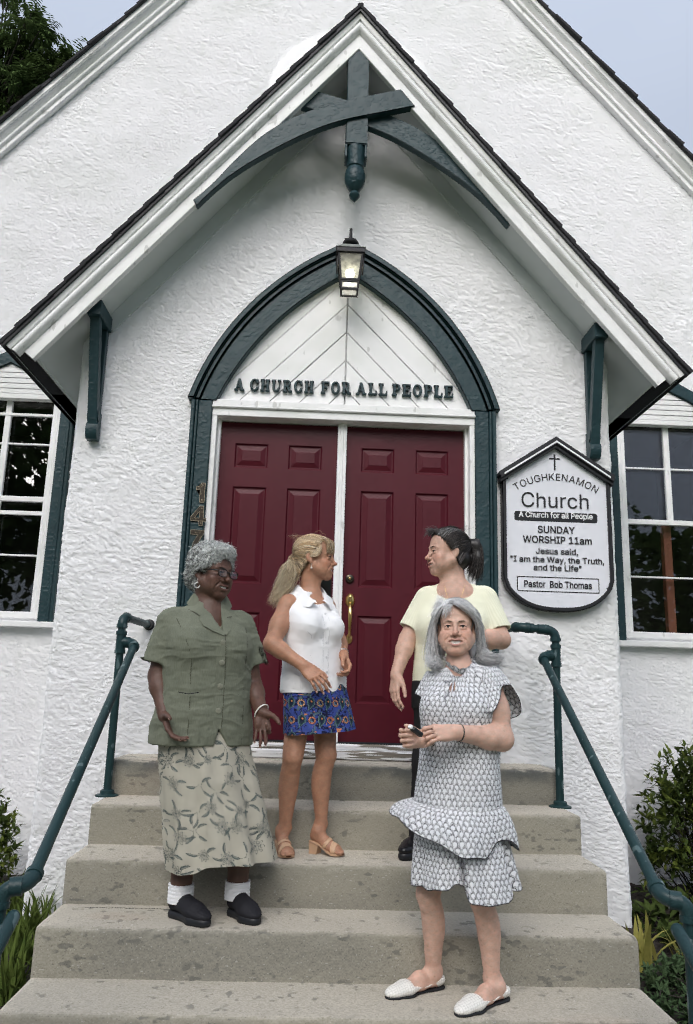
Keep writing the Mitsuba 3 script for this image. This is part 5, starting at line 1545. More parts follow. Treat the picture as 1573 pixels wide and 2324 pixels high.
for u0, u1, z in ((-.150, -.060, .372), (.118, .145, .368)):
    add(P1 + '__pocket_welt', patch(G0, LineString([(u0, z), ((u0 + u1) / 2, z - .006), (u1, z + .002)]).buffer(.007, cap_style=2), O1, e1, (0, 0, 1), -f1, .001, .002, .012), 'm_linen', 40)
    add(P1 + '__pocket_slit', patch(G0, LineString([(u0 + .004, z + .003), ((u0 + u1) / 2, z - .003), (u1 - .004, z + .004)]).buffer(.0016), O1, e1, (0, 0, 1), -f1, .0032, .0006, .012), 'm_black')
for pts in ([(-.165, .70), (-.135, .60), (-.105, .52), (-.098, .38), (-.100, .15)], [(.155, .68), (.150, .60), (.150, .50), (.152, .36), (.150, .15)]):
    add(P1 + '__dart_seam', patch(G0, LineString(pts).buffer(.0009), O1, e1, (0, 0, 1), -f1, .0022, .0006, .012), 'm_seam')
cam = patch(B, Pg([(-.006, .668), (.046, .672), (.034, .625), (.024, .625)]), O1, e1, (0, 0, 1), -f1, .004, .002, .01)
mat('m_cream', (.55, .52, .43), .8); add(P1 + '__camisole', cam, 'm_cream', 40)

# ---- skirt
def floral(p, n, uv):
    base = mix((.44, .415, .345), (.37, .35, .29), fbm(uv.x * 30, uv.y * 9, 0.0, 3))
    ink_, soft = mi.Float(0), mi.Float(0)
    S = .092
    for a in (-1, 0, 1):
        for b in (-1, 0, 1):
            cx, cy = dr.floor(uv.x / S) + a, dr.floor(uv.y / S) + b
            ox, oy = cx + .2 + .6 * cell_rand(cx, cy, 1), cy + .2 + .6 * cell_rand(cx, cy, 2)
            x, y = uv.x / S - ox, uv.y / S - oy
            th = 6.283 * cell_rand(cx, cy, 3); r = dr.sqrt(x * x + y * y) + 1e-4; an = dr.atan2(y, x)
            size = .20 + .13 * cell_rand(cx, cy, 4)
            big = smoothstep(.35, .36, cell_rand(cx, cy, 6))
            wob = size * (.80 + .20 * dr.cos(9 * an + th) + .12 * noise(an * 3, cx, cy))
            petal = smoothstep(.020, .008, dr.abs(r - wob)) + smoothstep(.016, .006, dr.abs(r - wob * .62))
            rays = smoothstep(.55, .85, dr.sin(13 * an + 3 * noise(r * 20, cx, cy))) * smoothstep(wob, wob * .5, r) * smoothstep(.02, .05, r)
            core = smoothstep(.05, .03, r)
            fl = dr.clip(petal + .8 * rays + core, 0, 1) * big
            ink_ = dr.maximum(ink_, fl)
            for q in range(5):
                ph = th + 1.25 * q + .8 * cell_rand(cx, cy, 10 + q); ca, sa = dr.cos(ph), dr.sin(ph)
                u, v = x * ca + y * sa, -x * sa + y * ca
                d0 = .20 + .12 * cell_rand(cx, cy, 20 + q); bend_ = v - .9 * (u - d0) * (u - d0) * (1 if q % 2 else -1)
                L, Wd = .17 + .06 * cell_rand(cx, cy, 30 + q), .052 + .018 * cell_rand(cx, cy, 40 + q)
                e = dr.square((u - d0 - L) / L) + dr.square(bend_ / Wd)
                inside = smoothstep(1.05, .9, e)
                half = smoothstep(-.004, .006, bend_) * (.55 + .45 * noise(u * 60, v * 90, cx))
                edge = smoothstep(.30, .12, dr.abs(e - .92))
                keep = smoothstep(.30, .31, cell_rand(cx, cy, 50 + q))
                soft = dr.maximum(soft, inside * (.45 + .6 * half) * keep); ink_ = dr.maximum(ink_, edge * .8 * keep)
                stem = smoothstep(.011, .004, dr.abs(bend_)) * smoothstep(0, .02, u) * smoothstep(d0 + L * .3, d0, u)
                ink_ = dr.maximum(ink_, stem * .85 * keep)
    tone = mix((.035, .052, .056), (.07, .08, .075), noise(uv.x * 25, uv.y * 25))
    c = mix(base, mix((.085, .115, .112), (.055, .070, .068), noise(uv.x * 18, uv.y * 18)), dr.clip(soft * 1.25, 0, 1) * .95)
    return mix(c, tone, dr.clip(ink_ * 1.4, 0, 1))
scene['m_floral'] = {'type': 'twosided', 'bsdf': {'type': 'principled', 'base_color': proc(floral), 'roughness': .85, 'specular': .2}}
hz = pchip_ring([-180, -110, -75, -45, -25, -8, 10, 45, 75, 100, 140], [-.33, -.352, -.362, -.370, -.362, -.336, -.330, -.332, -.330, -.325, -.325])
fo = pchip_ring([-180, -95, -60, -35, -12, 5, 22, 40, 58, 74, 88, 105, 140], [0, .010, .004, .012, -.020, .004, -.010, .016, -.012, .022, .030, .010, 0])
def skirt1(a, t):
    r = ell(a, .205 + .028 * t, .158 + .045 * t, TURN) + fo(a) * t ** .8 + .004 * np.sin(a * 13 + 4 * t) * t + .004 * np.sin(t * 22 + 3 * np.sin(a * 3)) * np.sin(a * 5 + 2) * .6
    return -.648 + .112 * t + r * np.sin(a), -1.215 - r * np.cos(a), .21 + (hz(a) - .21) * t
m, uv = drape(skirt1, 300, 90, R=.20); m = wrinkle(m, .0035, (8, 8, 14), 90, .7); add_uv(P1 + '__skirt', m, 'm_floral', uv)

for i, (an, hl, to) in enumerate((('anR', 'heelR', 'toeR'), ('anL', 'heelL', 'toeL'))):
    a = np.array(J[an]); sfx = '' if i == 0 else '_001'
    z = np.linspace(-.085, -.010, 26); r = .0555 + .0012 * np.sin(z * 420)
    add(P1 + '__sock' + sfx, tube(np.c_[np.full(26, a[0]), a[1] + .004 + 0 * z, a[2] + z], r, 28), mat('m_sock', (.78, .78, .80), .9) if i == 0 else 'm_sock', True)
    shoe(P1 + '__shoe' + sfx, J[hl], J[to], Z1, 'sneaker', 'm_shoe_black' if i else mat('m_shoe_black', (.010, .010, .014), .75, lambda p, n, uv: noise(p.x * 500, p.y * 500, p.z * 500), .0006), 'm_black')
# ---- grey curls
rg = np.random.default_rng(12)
C = Field(hd.c - .20, hd.c + .20, .0035)
Bc = lambda c, r, op='add', k=.015: C.ball(hd.w(c), np.array(r) * 1.0, k, op, hd.M)
Bc((0, -.022, .058), (.097, .114, .098)); Bc((0, -.055, -.010), (.090, .080, .075)); Bc((.062, -.005, .030), (.038, .062, .055)); Bc((-.062, -.005, .030), (.038, .062, .055)); Bc((0, .055, .100), (.070, .045, .040))
Bc((0, .098, -.022), (.068, .062, .098), 'sub', .014)
for q in (-1, 1): C.cone(hd.w((q * .085, .004, -.025)), hd.w((q * .11, .02, -.07)), .038, .05, .012, op='sub'); C.cone(hd.w((q * .070, .060, .0)), hd.w((q * .08, .07, -.08)), .035, .045, .012, op='sub')
am = C.mesh(1); v = np.array(am.vertices); n = np.array(am.vertex_normals)
am.vertices = v + n * (.007 * (meshkit.noise(v * 75, 1) - .5) + .006 * (meshkit.noise(v * 160, 2) - .5))[:, None]
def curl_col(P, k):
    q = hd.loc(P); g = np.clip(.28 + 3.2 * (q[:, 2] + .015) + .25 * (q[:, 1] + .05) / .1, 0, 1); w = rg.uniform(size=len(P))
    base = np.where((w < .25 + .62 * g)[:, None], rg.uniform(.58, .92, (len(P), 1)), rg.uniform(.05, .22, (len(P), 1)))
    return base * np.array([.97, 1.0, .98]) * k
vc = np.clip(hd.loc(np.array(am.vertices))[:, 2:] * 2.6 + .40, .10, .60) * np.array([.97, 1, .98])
N = 7000; pts, fi = trimesh.sample.sample_surface(am, N, seed=3); nn = np.array(am.face_normals)[fi]
t = np.linspace(0, 1, 13); ph = rg.uniform(0, 6.28, (N, 1)); tu = rg.uniform(1.2, 2.4, (N, 1)) * rg.choice([-1, 1], (N, 1)); ang = ph + tu * 6.283 * t
ref = unit_(N, rg) if 'unit_' in globals() else (lambda w: w / np.linalg.norm(w, axis=1, keepdims=True))(rg.normal(size=(N, 3)))
a_ = np.cross(nn, ref); a_ /= np.linalg.norm(a_, axis=1, keepdims=True); b_ = np.cross(nn, a_)
rad = rg.uniform(.0018, .0045, (N, 1)); ln = rg.uniform(.004, .016, (N, 1)); ln = np.where(rg.uniform(size=(N, 1)) < .06, ln * 1.9, ln)
lean = ref * .4 + nn; lean /= np.linalg.norm(lean, axis=1, keepdims=True)
P = pts[:, None] - nn[:, None] * .002 + (rad * np.cos(ang))[..., None] * a_[:, None] + (rad * np.sin(ang))[..., None] * b_[:, None] + (ln * t)[..., None] * lean[:, None]
m, c = strands(P, .0011, .0007, curl_col(pts, 1.0))
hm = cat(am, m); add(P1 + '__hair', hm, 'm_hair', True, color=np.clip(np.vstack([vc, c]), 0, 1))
# ---- glasses, earring, bangle
gl = []; lens = []
for q in (-1, 1):
    th = np.linspace(0, 2 * np.pi, 49); x = .0255 * np.sign(np.cos(th)) * np.abs(np.cos(th)) ** .75; z = .0175 * np.sign(np.sin(th)) * np.abs(np.sin(th)) ** .75
    p = np.stack([q * .0335 + x, .1115 - .12 * np.abs(q * .0335 + x) ** 1.25, .002 + z], 1); gl.append(tube(hd.w(p), .0023, 8, False))
    vv = np.vstack([p[:-1], [[q * .0335, p[:, 1].mean(), .002]]]); lens.append(trimesh.Trimesh(hd.w(vv), [[i, (i + 1) % 48, 48] for i in range(48)], process=False))
    gl.append(tube(hd.w(np.array([(q * .058, .1085, .010), (q * .071, .098, .011), (q * .079, .06, .011), (q * .083, .010, .010), (q * .082, -.02, .0)])), np.array([.003, .0034, .0026, .0022, .002]), 8))
gl.append(tube(hd.w(np.array([(-.0085, .112, .006), (0, .1155, .008), (.0085, .112, .006)])), .0020, 8))
mat('m_tortoise', proc(lambda p, n, uv: mix((.012, .009, .008), (.10, .045, .018), smoothstep(.60, .75, noise(p.x * 160, p.y * 160, p.z * 160)))), .2)
add(P1 + '__glasses', cat(gl), 'm_tortoise', True)
for l in lens: add(P1 + '__glasses__lens', l, 'm_pane')
e = hd.w((.079, -.002, -.034)); ec = e + [0, -.004, -.027]; vv = np.array([CAM[0], CAM[1], 0]) - [e[0], e[1], 0]; vv /= np.linalg.norm(vv); ex_ = np.cross(vv, [0, 0, 1.0])
bd = []
for k in range(17):
    th = 2 * np.pi * k / 17; o = ex_ * math.cos(th) + np.array([0, 0, 1.0]) * math.sin(th)
    bd.append(tube([ec + o * .0108, ec + o * .0152], .0014, 6))
add(P1 + '__earring', cat(bd), 'm_clean_white', 40); add(P1 + '__earring__hook', cat(ring(ec, vv, .0102, .0010), tube([e + [0, 0, .004], ec + [0, 0, .0115]], .0008, 6), trimesh.creation.icosphere(2, .0032).apply_translation(e + [0, -.003, 0])), 'm_silver', True)
wr = np.array(J['wrL']); dw = wr - np.array(J['elL']); dw /= np.linalg.norm(dw)
add(P1 + '__bangle', ring(wr + dw * .012, dw + [.55, 0, -.1], (.035, .040), .0030, 10, 48), 'm_pearl', True)
# ================================================================== the blonde woman
J = J2; Z2 = tread(2)
P2 = person('blonde woman with ponytail, white sleeveless shirt and blue paisley miniskirt, looking right')
TURN = 30
hd = Head((-.170, -.862, 1.069), 79, 1, -1, size=.985, fat=.95, nose=1.0, jaw=1.0, smile=1.0, gape=.8)
B = Field((-.45, -1.22, -.40), (.13, -.62, 1.21), .0027)
hd.sculpt(B)
A2 = axes(TURN); f2, e2 = A2[:, 1], -A2[:, 0]
nb = np.array([-.190, -.845, .895])
B.cone(hd.w((0, -.024, -.070)), nb, .044, .050, .03); B.cone(hd.w((0, .008, -.085)), nb + [.020, -.018, .0], .028, .034, .02)
for q in (-1, 1): B.cone(hd.w((q * .036, .002, -.080)), nb + f2 * .040 + e2 * q * .012 + [0, 0, -.01], .0085, .0075, .010)
sR, sL = np.array([-.292, -.900, .842]), np.array([-.098, -.785, .850])
for s_ in (sR, sL): B.cone(nb + [0, 0, -.02], s_ + [0, 0, -.014], .034, .032, .03)
B.chain([nb + [0, 0, -.12], (-.160, -.85, .55), (-.150, -.845, .36)], [.08, .085, .105], .03)
B.ball(nb + [0, 0, -.10], (.13, .09, .10), .05, 'add', A2)
B.ball(sR + [-.006, -.006, -.016], .043, .03)
arm(B, sR + [-.008, -.006, -.02], J['elR'], J['wrR'], (.046, .043, .038, .0265))
arm(B, sL + [.006, 0, -.02], J['elL'], J['wrL'], (.040, .038, .035, .026))
Hr = hand(B, J['wrR'], (.105, -.055, -.095), (.25, .62, -.65), (.55, -.35, .65), 1.02, bend=((16, 26, 16), (16, 26, 16), (18, 26, 16), (20, 28, 16)), thumb=(20, .55, .85), spread=4)
Hl = hand(B, J['wrL'], (.030, -.045, -.078), (-.78, -.50, -.30), (.15, -.70, .45), .96, bend=((40, 42, 22), (46, 44, 22), (50, 44, 22), (52, 44, 22)), thumb=(45, .55, .8), spread=3)
for hip, kn, an, hl, to in (('hpR', 'knR', 'anR', 'heelR', 'toeR'), ('hpL', 'knL', 'anL', 'heelL', 'toeL')):
    a = np.array(J[an]); d = np.array(J[to]) - np.array(J[hl]); d[2] = 0; d /= np.linalg.norm(d)
    leg(B, np.array(J[hip]) + [.012 if hip == 'hpR' else -.012, .01, 0], J[kn], a, (.064, .049, .047, .0285), -d)
# feet in heeled sandals: heel raised
def sandal_foot(hl, to, an, rise=.052):
    a, d, sd, L = foot_frame(hl, to); a = np.array([a[0], a[1], Z2]); P = lambda u, z, q=0: a + d * L * u + sd * q + np.array([0, 0, z])
    up = (np.array([0, 0, 1.0]), .65)
    B.cone(P(.13, rise + .034), P(.20, rise + .052), .0245, .026, .015); B.cone(P(.20, rise + .052), np.array(an, float), .027, .029, .018)
    B.cone(P(.14, rise + .022), P(.45, .052), .0235, .024, .015, flat=up); B.cone(P(.22, rise + .046), P(.50, .056), .025, .022, .02)
    B.cone(P(.45, .048), P(.74, .026), .026, .036, .015, flat=up); B.cone(P(.50, .052), P(.72, .034), .021, .019, .02)
    for q, u1, r in ((-.026, .965, .0108), (-.0095, .970, .0083), (.0045, .950, .0080), (.0175, .920, .0076), (.029, .880, .0078)):
        q = q * (1 if hl == 'x' else 1)
        B.cone(P(.72, .024, q * .85), P(u1 - .07, .021, q), r, r * .92, .006); B.cone(P(u1 - .07, .021, q), P(u1, .0195, q * .97), r * .95, r * .86, .004)
    return P, L, d, sd
feet = []
for hl, to, an in (('heelR', 'toeR', 'anR'), ('heelL', 'toeL', 'anL')): feet.append(sandal_foot(J[hl], J[to], J[an]))
body2 = hd.creases(B.mesh(2), 1.05)
v = np.array(body2.vertices)
skinned(P2 + '__body', body2, hd, (.40, .205, .130), (.40, .16, .13), (1.06, .86, .80), 21)
face_parts(P2, hd, mat('m_brow_sand', (.17, .11, .06), .9), 0, .7)
add(P2 + '__fingernails', cat(nails(Hl), nails(Hr)), 'm_nail' if 'm_nail' in scene else mat('m_nail', (.62, .42, .36), .3), True)
mat('m_tan', proc(lambda p, n, uv: mix((.56, .36, .235), (.50, .32, .20), fbm(p.x * 30, p.y * 30, p.z * 30, 2))), .45, two=True)
for i, (P, L, d, sd) in enumerate(feet):
    k = P2 + '__sandal' + ('' if i == 0 else '_001')
    def strap(u0, w, z0, lean, aa):
        """a band over the foot: rows across its width, columns over the instep"""
        th = np.radians(np.linspace(-aa, aa, 31)); rows = []
        for q in np.linspace(-1, 1, 5):
            c = P(u0 + q * w, z0)
            out = np.sin(th)[:, None] * sd + np.cos(th)[:, None] * np.array([0, 0, 1.0]) + (np.cos(th)[:, None] * lean) * d
            pr = np.array([B.project((c + o * .085)[None], -o)[0] for o in out]); rows.append(pr + out * (.0030 - .0012 * q * q))
        V = np.array(rows).transpose(1, 0, 2); m = trimesh.Trimesh(V.reshape(-1, 3), grid_faces(np.ones((30, 4), bool)), process=False)
        return m
    add(k + '__strap', strap(.50, .050, .040, .55, 100), 'm_tan', True); add(k + '__strap', strap(.765, .070, .022, -.1, 100), 'm_tan', True)
    tn = []
    for q, u1 in ((-.026, .965), (-.0095, .970), (.0045, .950), (.0175, .920), (.029, .880)):
        t_ = trimesh.creation.icosphere(1); t_.apply_scale([.0062 if q < -.02 else .0042, .0048, .0016]); ang_ = math.atan2(d[1], d[0]) - math.pi / 2
        t_.apply_transform(trimesh.transformations.rotation_matrix(ang_, [0, 0, 1])); t_.apply_translation(P(u1 - .02, .0255 if q < -.02 else .0235, q)); tn.append(t_)
    add(P2 + '__toenails', cat(tn), 'm_nail', True)
    prof = [(0.02, .052, .026), (.16, .050, .030), (.34, .040, .028), (.55, .016, .031), (.72, .006, .041), (.88, .005, .034), (.985, .006, .014)]
    V = []
    for u, z, w in prof:
        for q in (-1, 1): V += [P(u, z, q * w), P(u, z + .009, q * w)]
    F = []
    for j in range(len(prof) - 1):
        o = 4 * j
        for a_, b_ in ((0, 1), (1, 3), (3, 2), (2, 0)): F += [(o + a_, o + b_, o + b_ + 4), (o + a_, o + b_ + 4, o + a_ + 4)]
    so_ = trimesh.Trimesh(np.array(V), F, process=False); trimesh.repair.fix_normals(so_)
    add(k + '__sole', so_, 'm_tan')
    hv = []
    for u, w, z in ((.015, .024, .052), (.29, .024, .044), (.02, .025, 0), (.24, .025, 0)):
        for q in (-1, 1): hv.append(P(u, z, q * w))
    add(k + '__heel', trimesh.convex.convex_hull(np.array(hv)), 'm_tan')
# ---- shirt
G = Field((-.40, -1.08, .38), (.09, -.64, .99), .003)
rings2 = [(.385, -.150, -.845, .170, .128, TURN), (.45, -.156, -.845, .165, .124, TURN), (.54, -.160, -.85, .156, .116, TURN), (.62, -.164, -.855, .152, .112, TURN), (.70, -.170, -.858, .154, .112, TURN), (.77, -.176, -.858, .155, .104, TURN),
          (.82, -.184, -.852, .142, .084, TURN), (.855, -.188, -.848, .112, .064, TURN), (.885, -.190, -.846, .070, .060, TURN)]
G.loft(rings2, .03)
for q in (-1, 1): G.ball(np.array([-.165, -.858, .715]) + A2 @ np.array([q * .068, .080, 0]), (.062, .058, .066), .04, 'add', A2)
for s_ in (sR, sL): G.cone(nb + [0, 0, -.022], s_ + (nb - s_) * .10 + [0, 0, -.004], .046, .040, .03)
# armholes
for s_, el in ((sR, J['elR']), (sL, J['elL'])):
    d = np.array(el) - s_; d /= np.linalg.norm(d); o = s_ - np.array([-.19, -.85, s_[2]]); o[2] = 0; o /= np.linalg.norm(o)
    G.cone(s_ + o * .052 + [0, 0, .05], s_ + o * .034 + d * .10, .046, .050, .006, op='sub')
G0 = Field(G.lo, G.lo + 1e-3, G.h); G0.ax, G0.F, G0.h = G.ax, G.F.copy(), G.h
O2 = np.array([-.168, -.855, 0]) + f2 * .12
def vcut(X, Y, Z):
    u = (X - O2[0]) * e2[0] + (Y - O2[1]) * e2[1]; w = (X - O2[0]) * f2[0] + (Y - O2[1]) * f2[1]
    return np.maximum(np.maximum(-.12 - w, (.832 - Z) * .45 + np.abs(u - .008) * .9 - .0), 0 * Z - .05)
G.put(vcut, O2 + [-.2, -.2, .80], O2 + [.2, .25, .99], .003, 'sub')
G.put(lambda X, Y, Z: np.sqrt((X - nb[0]) ** 2 + (Y - nb[1]) ** 2) - .049 + 0 * Z, nb + [-.06, -.06, -.005], nb + [.06, .06, .06], .003, 'sub')
gm = wrinkle(G.mesh(2), .0060, (8, 8, 6), 120, .9); gm = wrinkle(gm, .0012, (24, 24, 24), 125)
mat('m_shirt', (.80, .805, .82), .75, cloth_bump, .0003, sheen=.2)
add(P2 + '__shirt', gm, 'm_shirt', True)
def p2patch(poly, off, th, mt, name, size=.010): add(P2 + '__' + name, patch(G0, poly, O2, e2, (0, 0, 1), -f2, off, th, size), mt, 40)
mat('m_stitch', (.52, .53, .56), .8)
p2patch(LineString([(.008, .838), (.012, .70), (.016, .56), (.018, .40)]).buffer(.0145, cap_style=2), .001, .0014, 'm_shirt', 'placket')
for o in (-.0148, .0148): p2patch(LineString([(.008 + o, .838), (.012 + o, .70), (.016 + o, .56), (.018 + o, .40)]).buffer(.0007), .0026, .0005, 'm_stitch', 'placket_seam')
p2patch(LineString([(-.10, .68), (-.075, .665), (-.062, .55), (-.068, .42)]).buffer(.0007), .0022, .0005, 'm_stitch', 'dart_seam')
for z in (.778, .705, .635, .562, .490):
    c = G0.project(np.array([O2 + e2 * (.0105 + .0075 * (.84 - z) / .2) + [0, 0, z] + f2 * .1]), -f2)[0] + f2 * .0042
    b = lathe([(0, -.0012), (.0058, -.0013), (.0064, 0), (.006, .0015)], (0, 0, 0), 'y', 18); M = np.eye(4); M[:3, 0], M[:3, 1], M[:3, 2], M[:3, 3] = e2, -f2, [0, 0, 1], c
    add(P2 + '__button', b.apply_transform(M), 'm_shirt_button' if 'm_shirt_button' in scene else mat('m_shirt_button', (.60, .61, .63), .2), 35)
ct = pchip_ring([-180, -110, -60, -10, 12, 30, 50, 85, 130], [.942, .938, .925, .882, .850, .842, .852, .905, .936])
co = pchip_ring([-180, -110, -60, -20, 0, 12, 45, 58, 80, 130], [.045, .050, .060, .078, .060, .020, .020, .060, .068, .050])
def collar2(a, t):
    r = .063 + .044 * t ** 1.1 + .036 * np.exp(-((np.degrees(a) - 30) / 48) ** 2)
    return nb[0] + .002 + r * np.sin(a), nb[1] - .002 - r * np.cos(a), ct(a) + .004 * np.sin(3.1 * t) - co(a) * t ** 1.25
for a0, a1 in ((-180, 16), (42, 180)):
    m, uv = drape(collar2, 120, 12, math.radians(a0), math.radians(a1)); add(P2 + '__collar', m, 'm_shirt_two' if 'm_shirt_two' in scene else mat('m_shirt_two', (.80, .805, .82), .75, two=True), True)
hemp = pchip_ring([-180, -90, -30, 20, 40, 90], [.40, .395, .402, .392, .398, .404])
m, uv = drape(lambda a, t: (-.150 + (ell(a, .171, .129, TURN) + .006 + .003 * np.sin(a * 9)) * np.sin(a), -.845 - (ell(a, .171, .129, TURN) + .006 + .003 * np.sin(a * 9)) * np.cos(a), hemp(a) + .07 * (1 - t) + .004 * np.sin(a * 7)), 160, 8)
add(P2 + '__shirt_hem', m, 'm_shirt_two', True)
# ---- paisley skirt
def paisley(p, n, uv):
    x0, y0 = uv.x, uv.y
    c = mix((.030, .055, .24), (.055, .085, .33), fbm(x0 * 60, y0 * 60, 0.0, 2))
    v1 = dr.abs(fbm(x0 * 36, y0 * 36, 3.0, 3) - .5); v2 = dr.abs(noise(x0 * 75 + 5, y0 * 75) - .5)
    vine = dr.maximum(smoothstep(.060, .030, v1), smoothstep(.11, .05, v2) * smoothstep(.42, .55, noise(x0 * 30, y0 * 30 + 7)))
    c = mix(c, (.008, .010, .040), vine)
    sp = noise(x0 * 85, y0 * 85 + 31); c = mix(c, (.62, .22, .09), smoothstep(.88, .91, sp)); c = mix(c, (.10, .16, .16), smoothstep(.80, .84, noise(x0 * 70 + 50, y0 * 70)) * .8)
    W, Hh = .094, .082
    j = dr.floor(y0 / Hh); xs = x0 / W + .5 * (j - 2 * dr.floor(j / 2)); i = dr.floor(xs)
    u, v = (xs - i - .5) * W, (y0 / Hh - j - .5) * Hh
    # ring of dots
    du = u + .024; r = dr.sqrt(du * du + v * v); an = dr.atan2(v, du)
    c = mix(c, (.012, .014, .05), smoothstep(.0205, .0185, r)); dots = smoothstep(.0042, .0028, dr.abs(r - .0142)) * smoothstep(-.35, .15, dr.cos(an * 13))
    c = mix(c, mix((.75, .22, .10), (.80, .50, .26), cell_rand(i, j)), dots)
    c = mix(c, (.10, .20, .30), smoothstep(.0070, .0045, dr.abs(r - .004)) * smoothstep(.4, .6, noise(u * 300, v * 300)))
    # paisley drop
    q = u - .024; w = v - .004; rr = dr.sqrt(q * q + w * w * .8); bend_ = q + .35 * (-w + .012) * smoothstep(0, -.05, w)
    wd = .0165 * smoothstep(-.040, -.004, w) * dr.sqrt(dr.clip(1 - dr.square(dr.clip(w / .022, 0, 1)), 0, 1)); e = dr.abs(bend_) - wd
    c = mix(c, (.010, .020, .045), smoothstep(.0045, .003, e)); c = mix(c, (.16, .27, .27), smoothstep(.0018, .0008, dr.abs(e - .0006)) * smoothstep(-.042, -.036, w))
    c = mix(c, (.05, .13, .12), smoothstep(.0014, .0006, dr.abs(e + .0045)) * smoothstep(-.03, -.024, w))
    c = mix(c, (.78, .27, .09), smoothstep(.0052, .0036, dr.sqrt(dr.square(q - .002) + dr.square(w - .004))))
    c = mix(c, (.012, .014, .045), smoothstep(.0016, .0006, dr.abs(e - .0075)) * smoothstep(-.2, .3, dr.sin(w * 900 + q * 500)))
    return c
scene['m_paisley'] = {'type': 'twosided', 'bsdf': {'type': 'principled', 'base_color': proc(paisley), 'roughness': .8, 'specular': .25}}
hz = pchip_ring([-180, -90, -60, -30, 0, 30, 60, 90, 130], [.20, .186, .180, .186, .194, .200, .206, .214, .212])
def skirt2(a, t):
    r = ell(a, .168 + .014 * t, .126 + .022 * t, TURN) + .004 * np.sin(a * 7 + 1) * t + (.020 * np.exp(-((np.degrees(a) - 88) / 28) ** 2)) * t
    return -.150 + .030 * t + r * np.sin(a), -.845 - r * np.cos(a), .46 + (hz(a) - .46) * t
m, uv = drape(skirt2, 240, 40, R=.152); add_uv(P2 + '__skirt', m, 'm_paisley', uv)
# ---- hair: swept back to a ponytail
rg = np.random.default_rng(31); cols = [(.52, .36, .20), (.38, .25, .135), (.66, .52, .34), (.22, .14, .08), (.72, .64, .50)]; w_ = [.34, .28, .18, .10, .10]
tie = np.array([0, -.118, .002])
HH = []
N = 3000; hl_ = rg.uniform(-1, 1, N); sgn = np.sign(hl_ + 1e-9); b = np.abs(hl_)
start = np.stack([sgn * np.interp(b, [0, .3, .55, .72, 1], [.004, .046, .071, .074, .040]), np.interp(b, [0, .3, .55, .72, 1], [.078, .064, .034, -.022, -.075]), np.interp(b, [0, .3, .55, .72, 1], [.108, .098, .062, -.020, -.085])], 1)
deep = rg.uniform(0, 1, N) ** 1.3; start[:, 1] -= deep * .07 * (1 - b); start[:, 2] += deep * .018 * (1 - b)
lock = np.floor(b * 24 + deep * 3); end = tie + rg.normal(size=(N, 3)) * .007
mid1_ = start * .62 + end * .38; mid2_ = start * .28 + end * .72; up_ = (1 - b)[:, None] * np.array([0, 0, .045]) + sgn[:, None] * b[:, None] * np.array([.012, 0, 0])
pth = great(hd, np.stack([start, mid1_ + up_, mid2_ + up_ * .7, end], 1) + rg.normal(size=(N, 1, 3)) * .0022, 20, .07 + .075 * rg.uniform(size=(N, 1, 1)))
lc = np.random.default_rng(3).uniform(.50, 1.22, 64)[lock.astype(int) % 64][:, None]
m, c = strands(hd.w(pth), .0013, .0009, np.clip(hair_colour(N, cols, w_, rg) * lc, 0, .9)); HH.append((m, c))
# fringe
n = 520; b0 = np.stack([rg.uniform(-.052, .052, n), rg.uniform(.02, .07, n), np.full(n, .112)], 1); b0[:, 2] -= np.abs(b0[:, 0]) * .25 + np.clip(b0[:, 1] - .04, 0, 1) * .3
b3 = np.stack([b0[:, 0] * 1.15, .098 - 2.2 * b0[:, 0] ** 2 * 4 + rg.normal(size=n) * .003, rg.uniform(.022, .050, n) - .10 * np.abs(b0[:, 0])], 1)
m, c = strands(hd.w(bez(np.stack([b0, b0 + [0, .035, .008], b3 + [0, .014, .040], b3], 1), 14)), .0012, .0004, np.clip(hair_colour(n, cols, w_, rg) * rg.uniform(.8, 1.2, (n, 1)), 0, .9)); HH.append((m, c))
# wisps beside the ear
n = 110; sg = rg.choice([-1, 1], n); b0 = np.stack([sg * .068, rg.uniform(.030, .050, n), rg.uniform(.05, .07, n)], 1); b3 = np.stack([sg * .080, rg.uniform(-.01, .040, n), rg.uniform(-.005, .03, n)], 1)
m, c = strands(hd.w(bez(np.stack([b0, b0 + np.c_[sg * .012, 0 * sg + .01, 0 * sg - .01], b3 + [0, .01, -.012], b3 + np.c_[0 * sg, 0 * sg - .05, 0 * sg + .01]], 1), 12)), .0011, .0004, hair_colour(n, cols, [.2, .2, .3, .05, .25], rg)); HH.append((m, c))
# tail
n = 760; W0 = hd.w(tie); q = rg.normal(size=(n, 3)); e_ = rg.uniform(.55, 1.05, n)
b0 = W0 + q * .007; wv = rg.normal(size=(n, 3)) * [.020, .026, .01]
pe = np.array([-.365, -.892, .83]); b3 = np.array([pe] * n) + q * [.020, .028, .012]; b3 = b0 + (b3 - b0) * e_[:, None]; swell = rg.uniform(-.2, 1, n)[:, None] * np.array([.105, -.03, 0])
t = np.linspace(0, 1, 24)[None, :, None]
pth = bez(np.stack([b0, b0 + [-.030, -.008, -.03] + wv * .4 + swell * .25, b0 + (b3 - b0) * .55 + wv + swell, b3], 1), 24) + np.array([.006, .005, 0]) * np.sin(t * 11 + rg.uniform(0, 1.4, (n, 1, 1)) + np.floor(rg.uniform(0, 5, (n, 1, 1))) * 1.3) * t
cols_t = [(.60, .49, .32), (.46, .34, .20), (.74, .66, .50), (.28, .19, .11)]
m, c = strands(pth, .0014, .0005, np.clip(hair_colour(n, cols_t, [.35, .25, .28, .12], rg) * rg.uniform(.75, 1.15, (n, 1)), 0, .9)); HH.append((m, c))
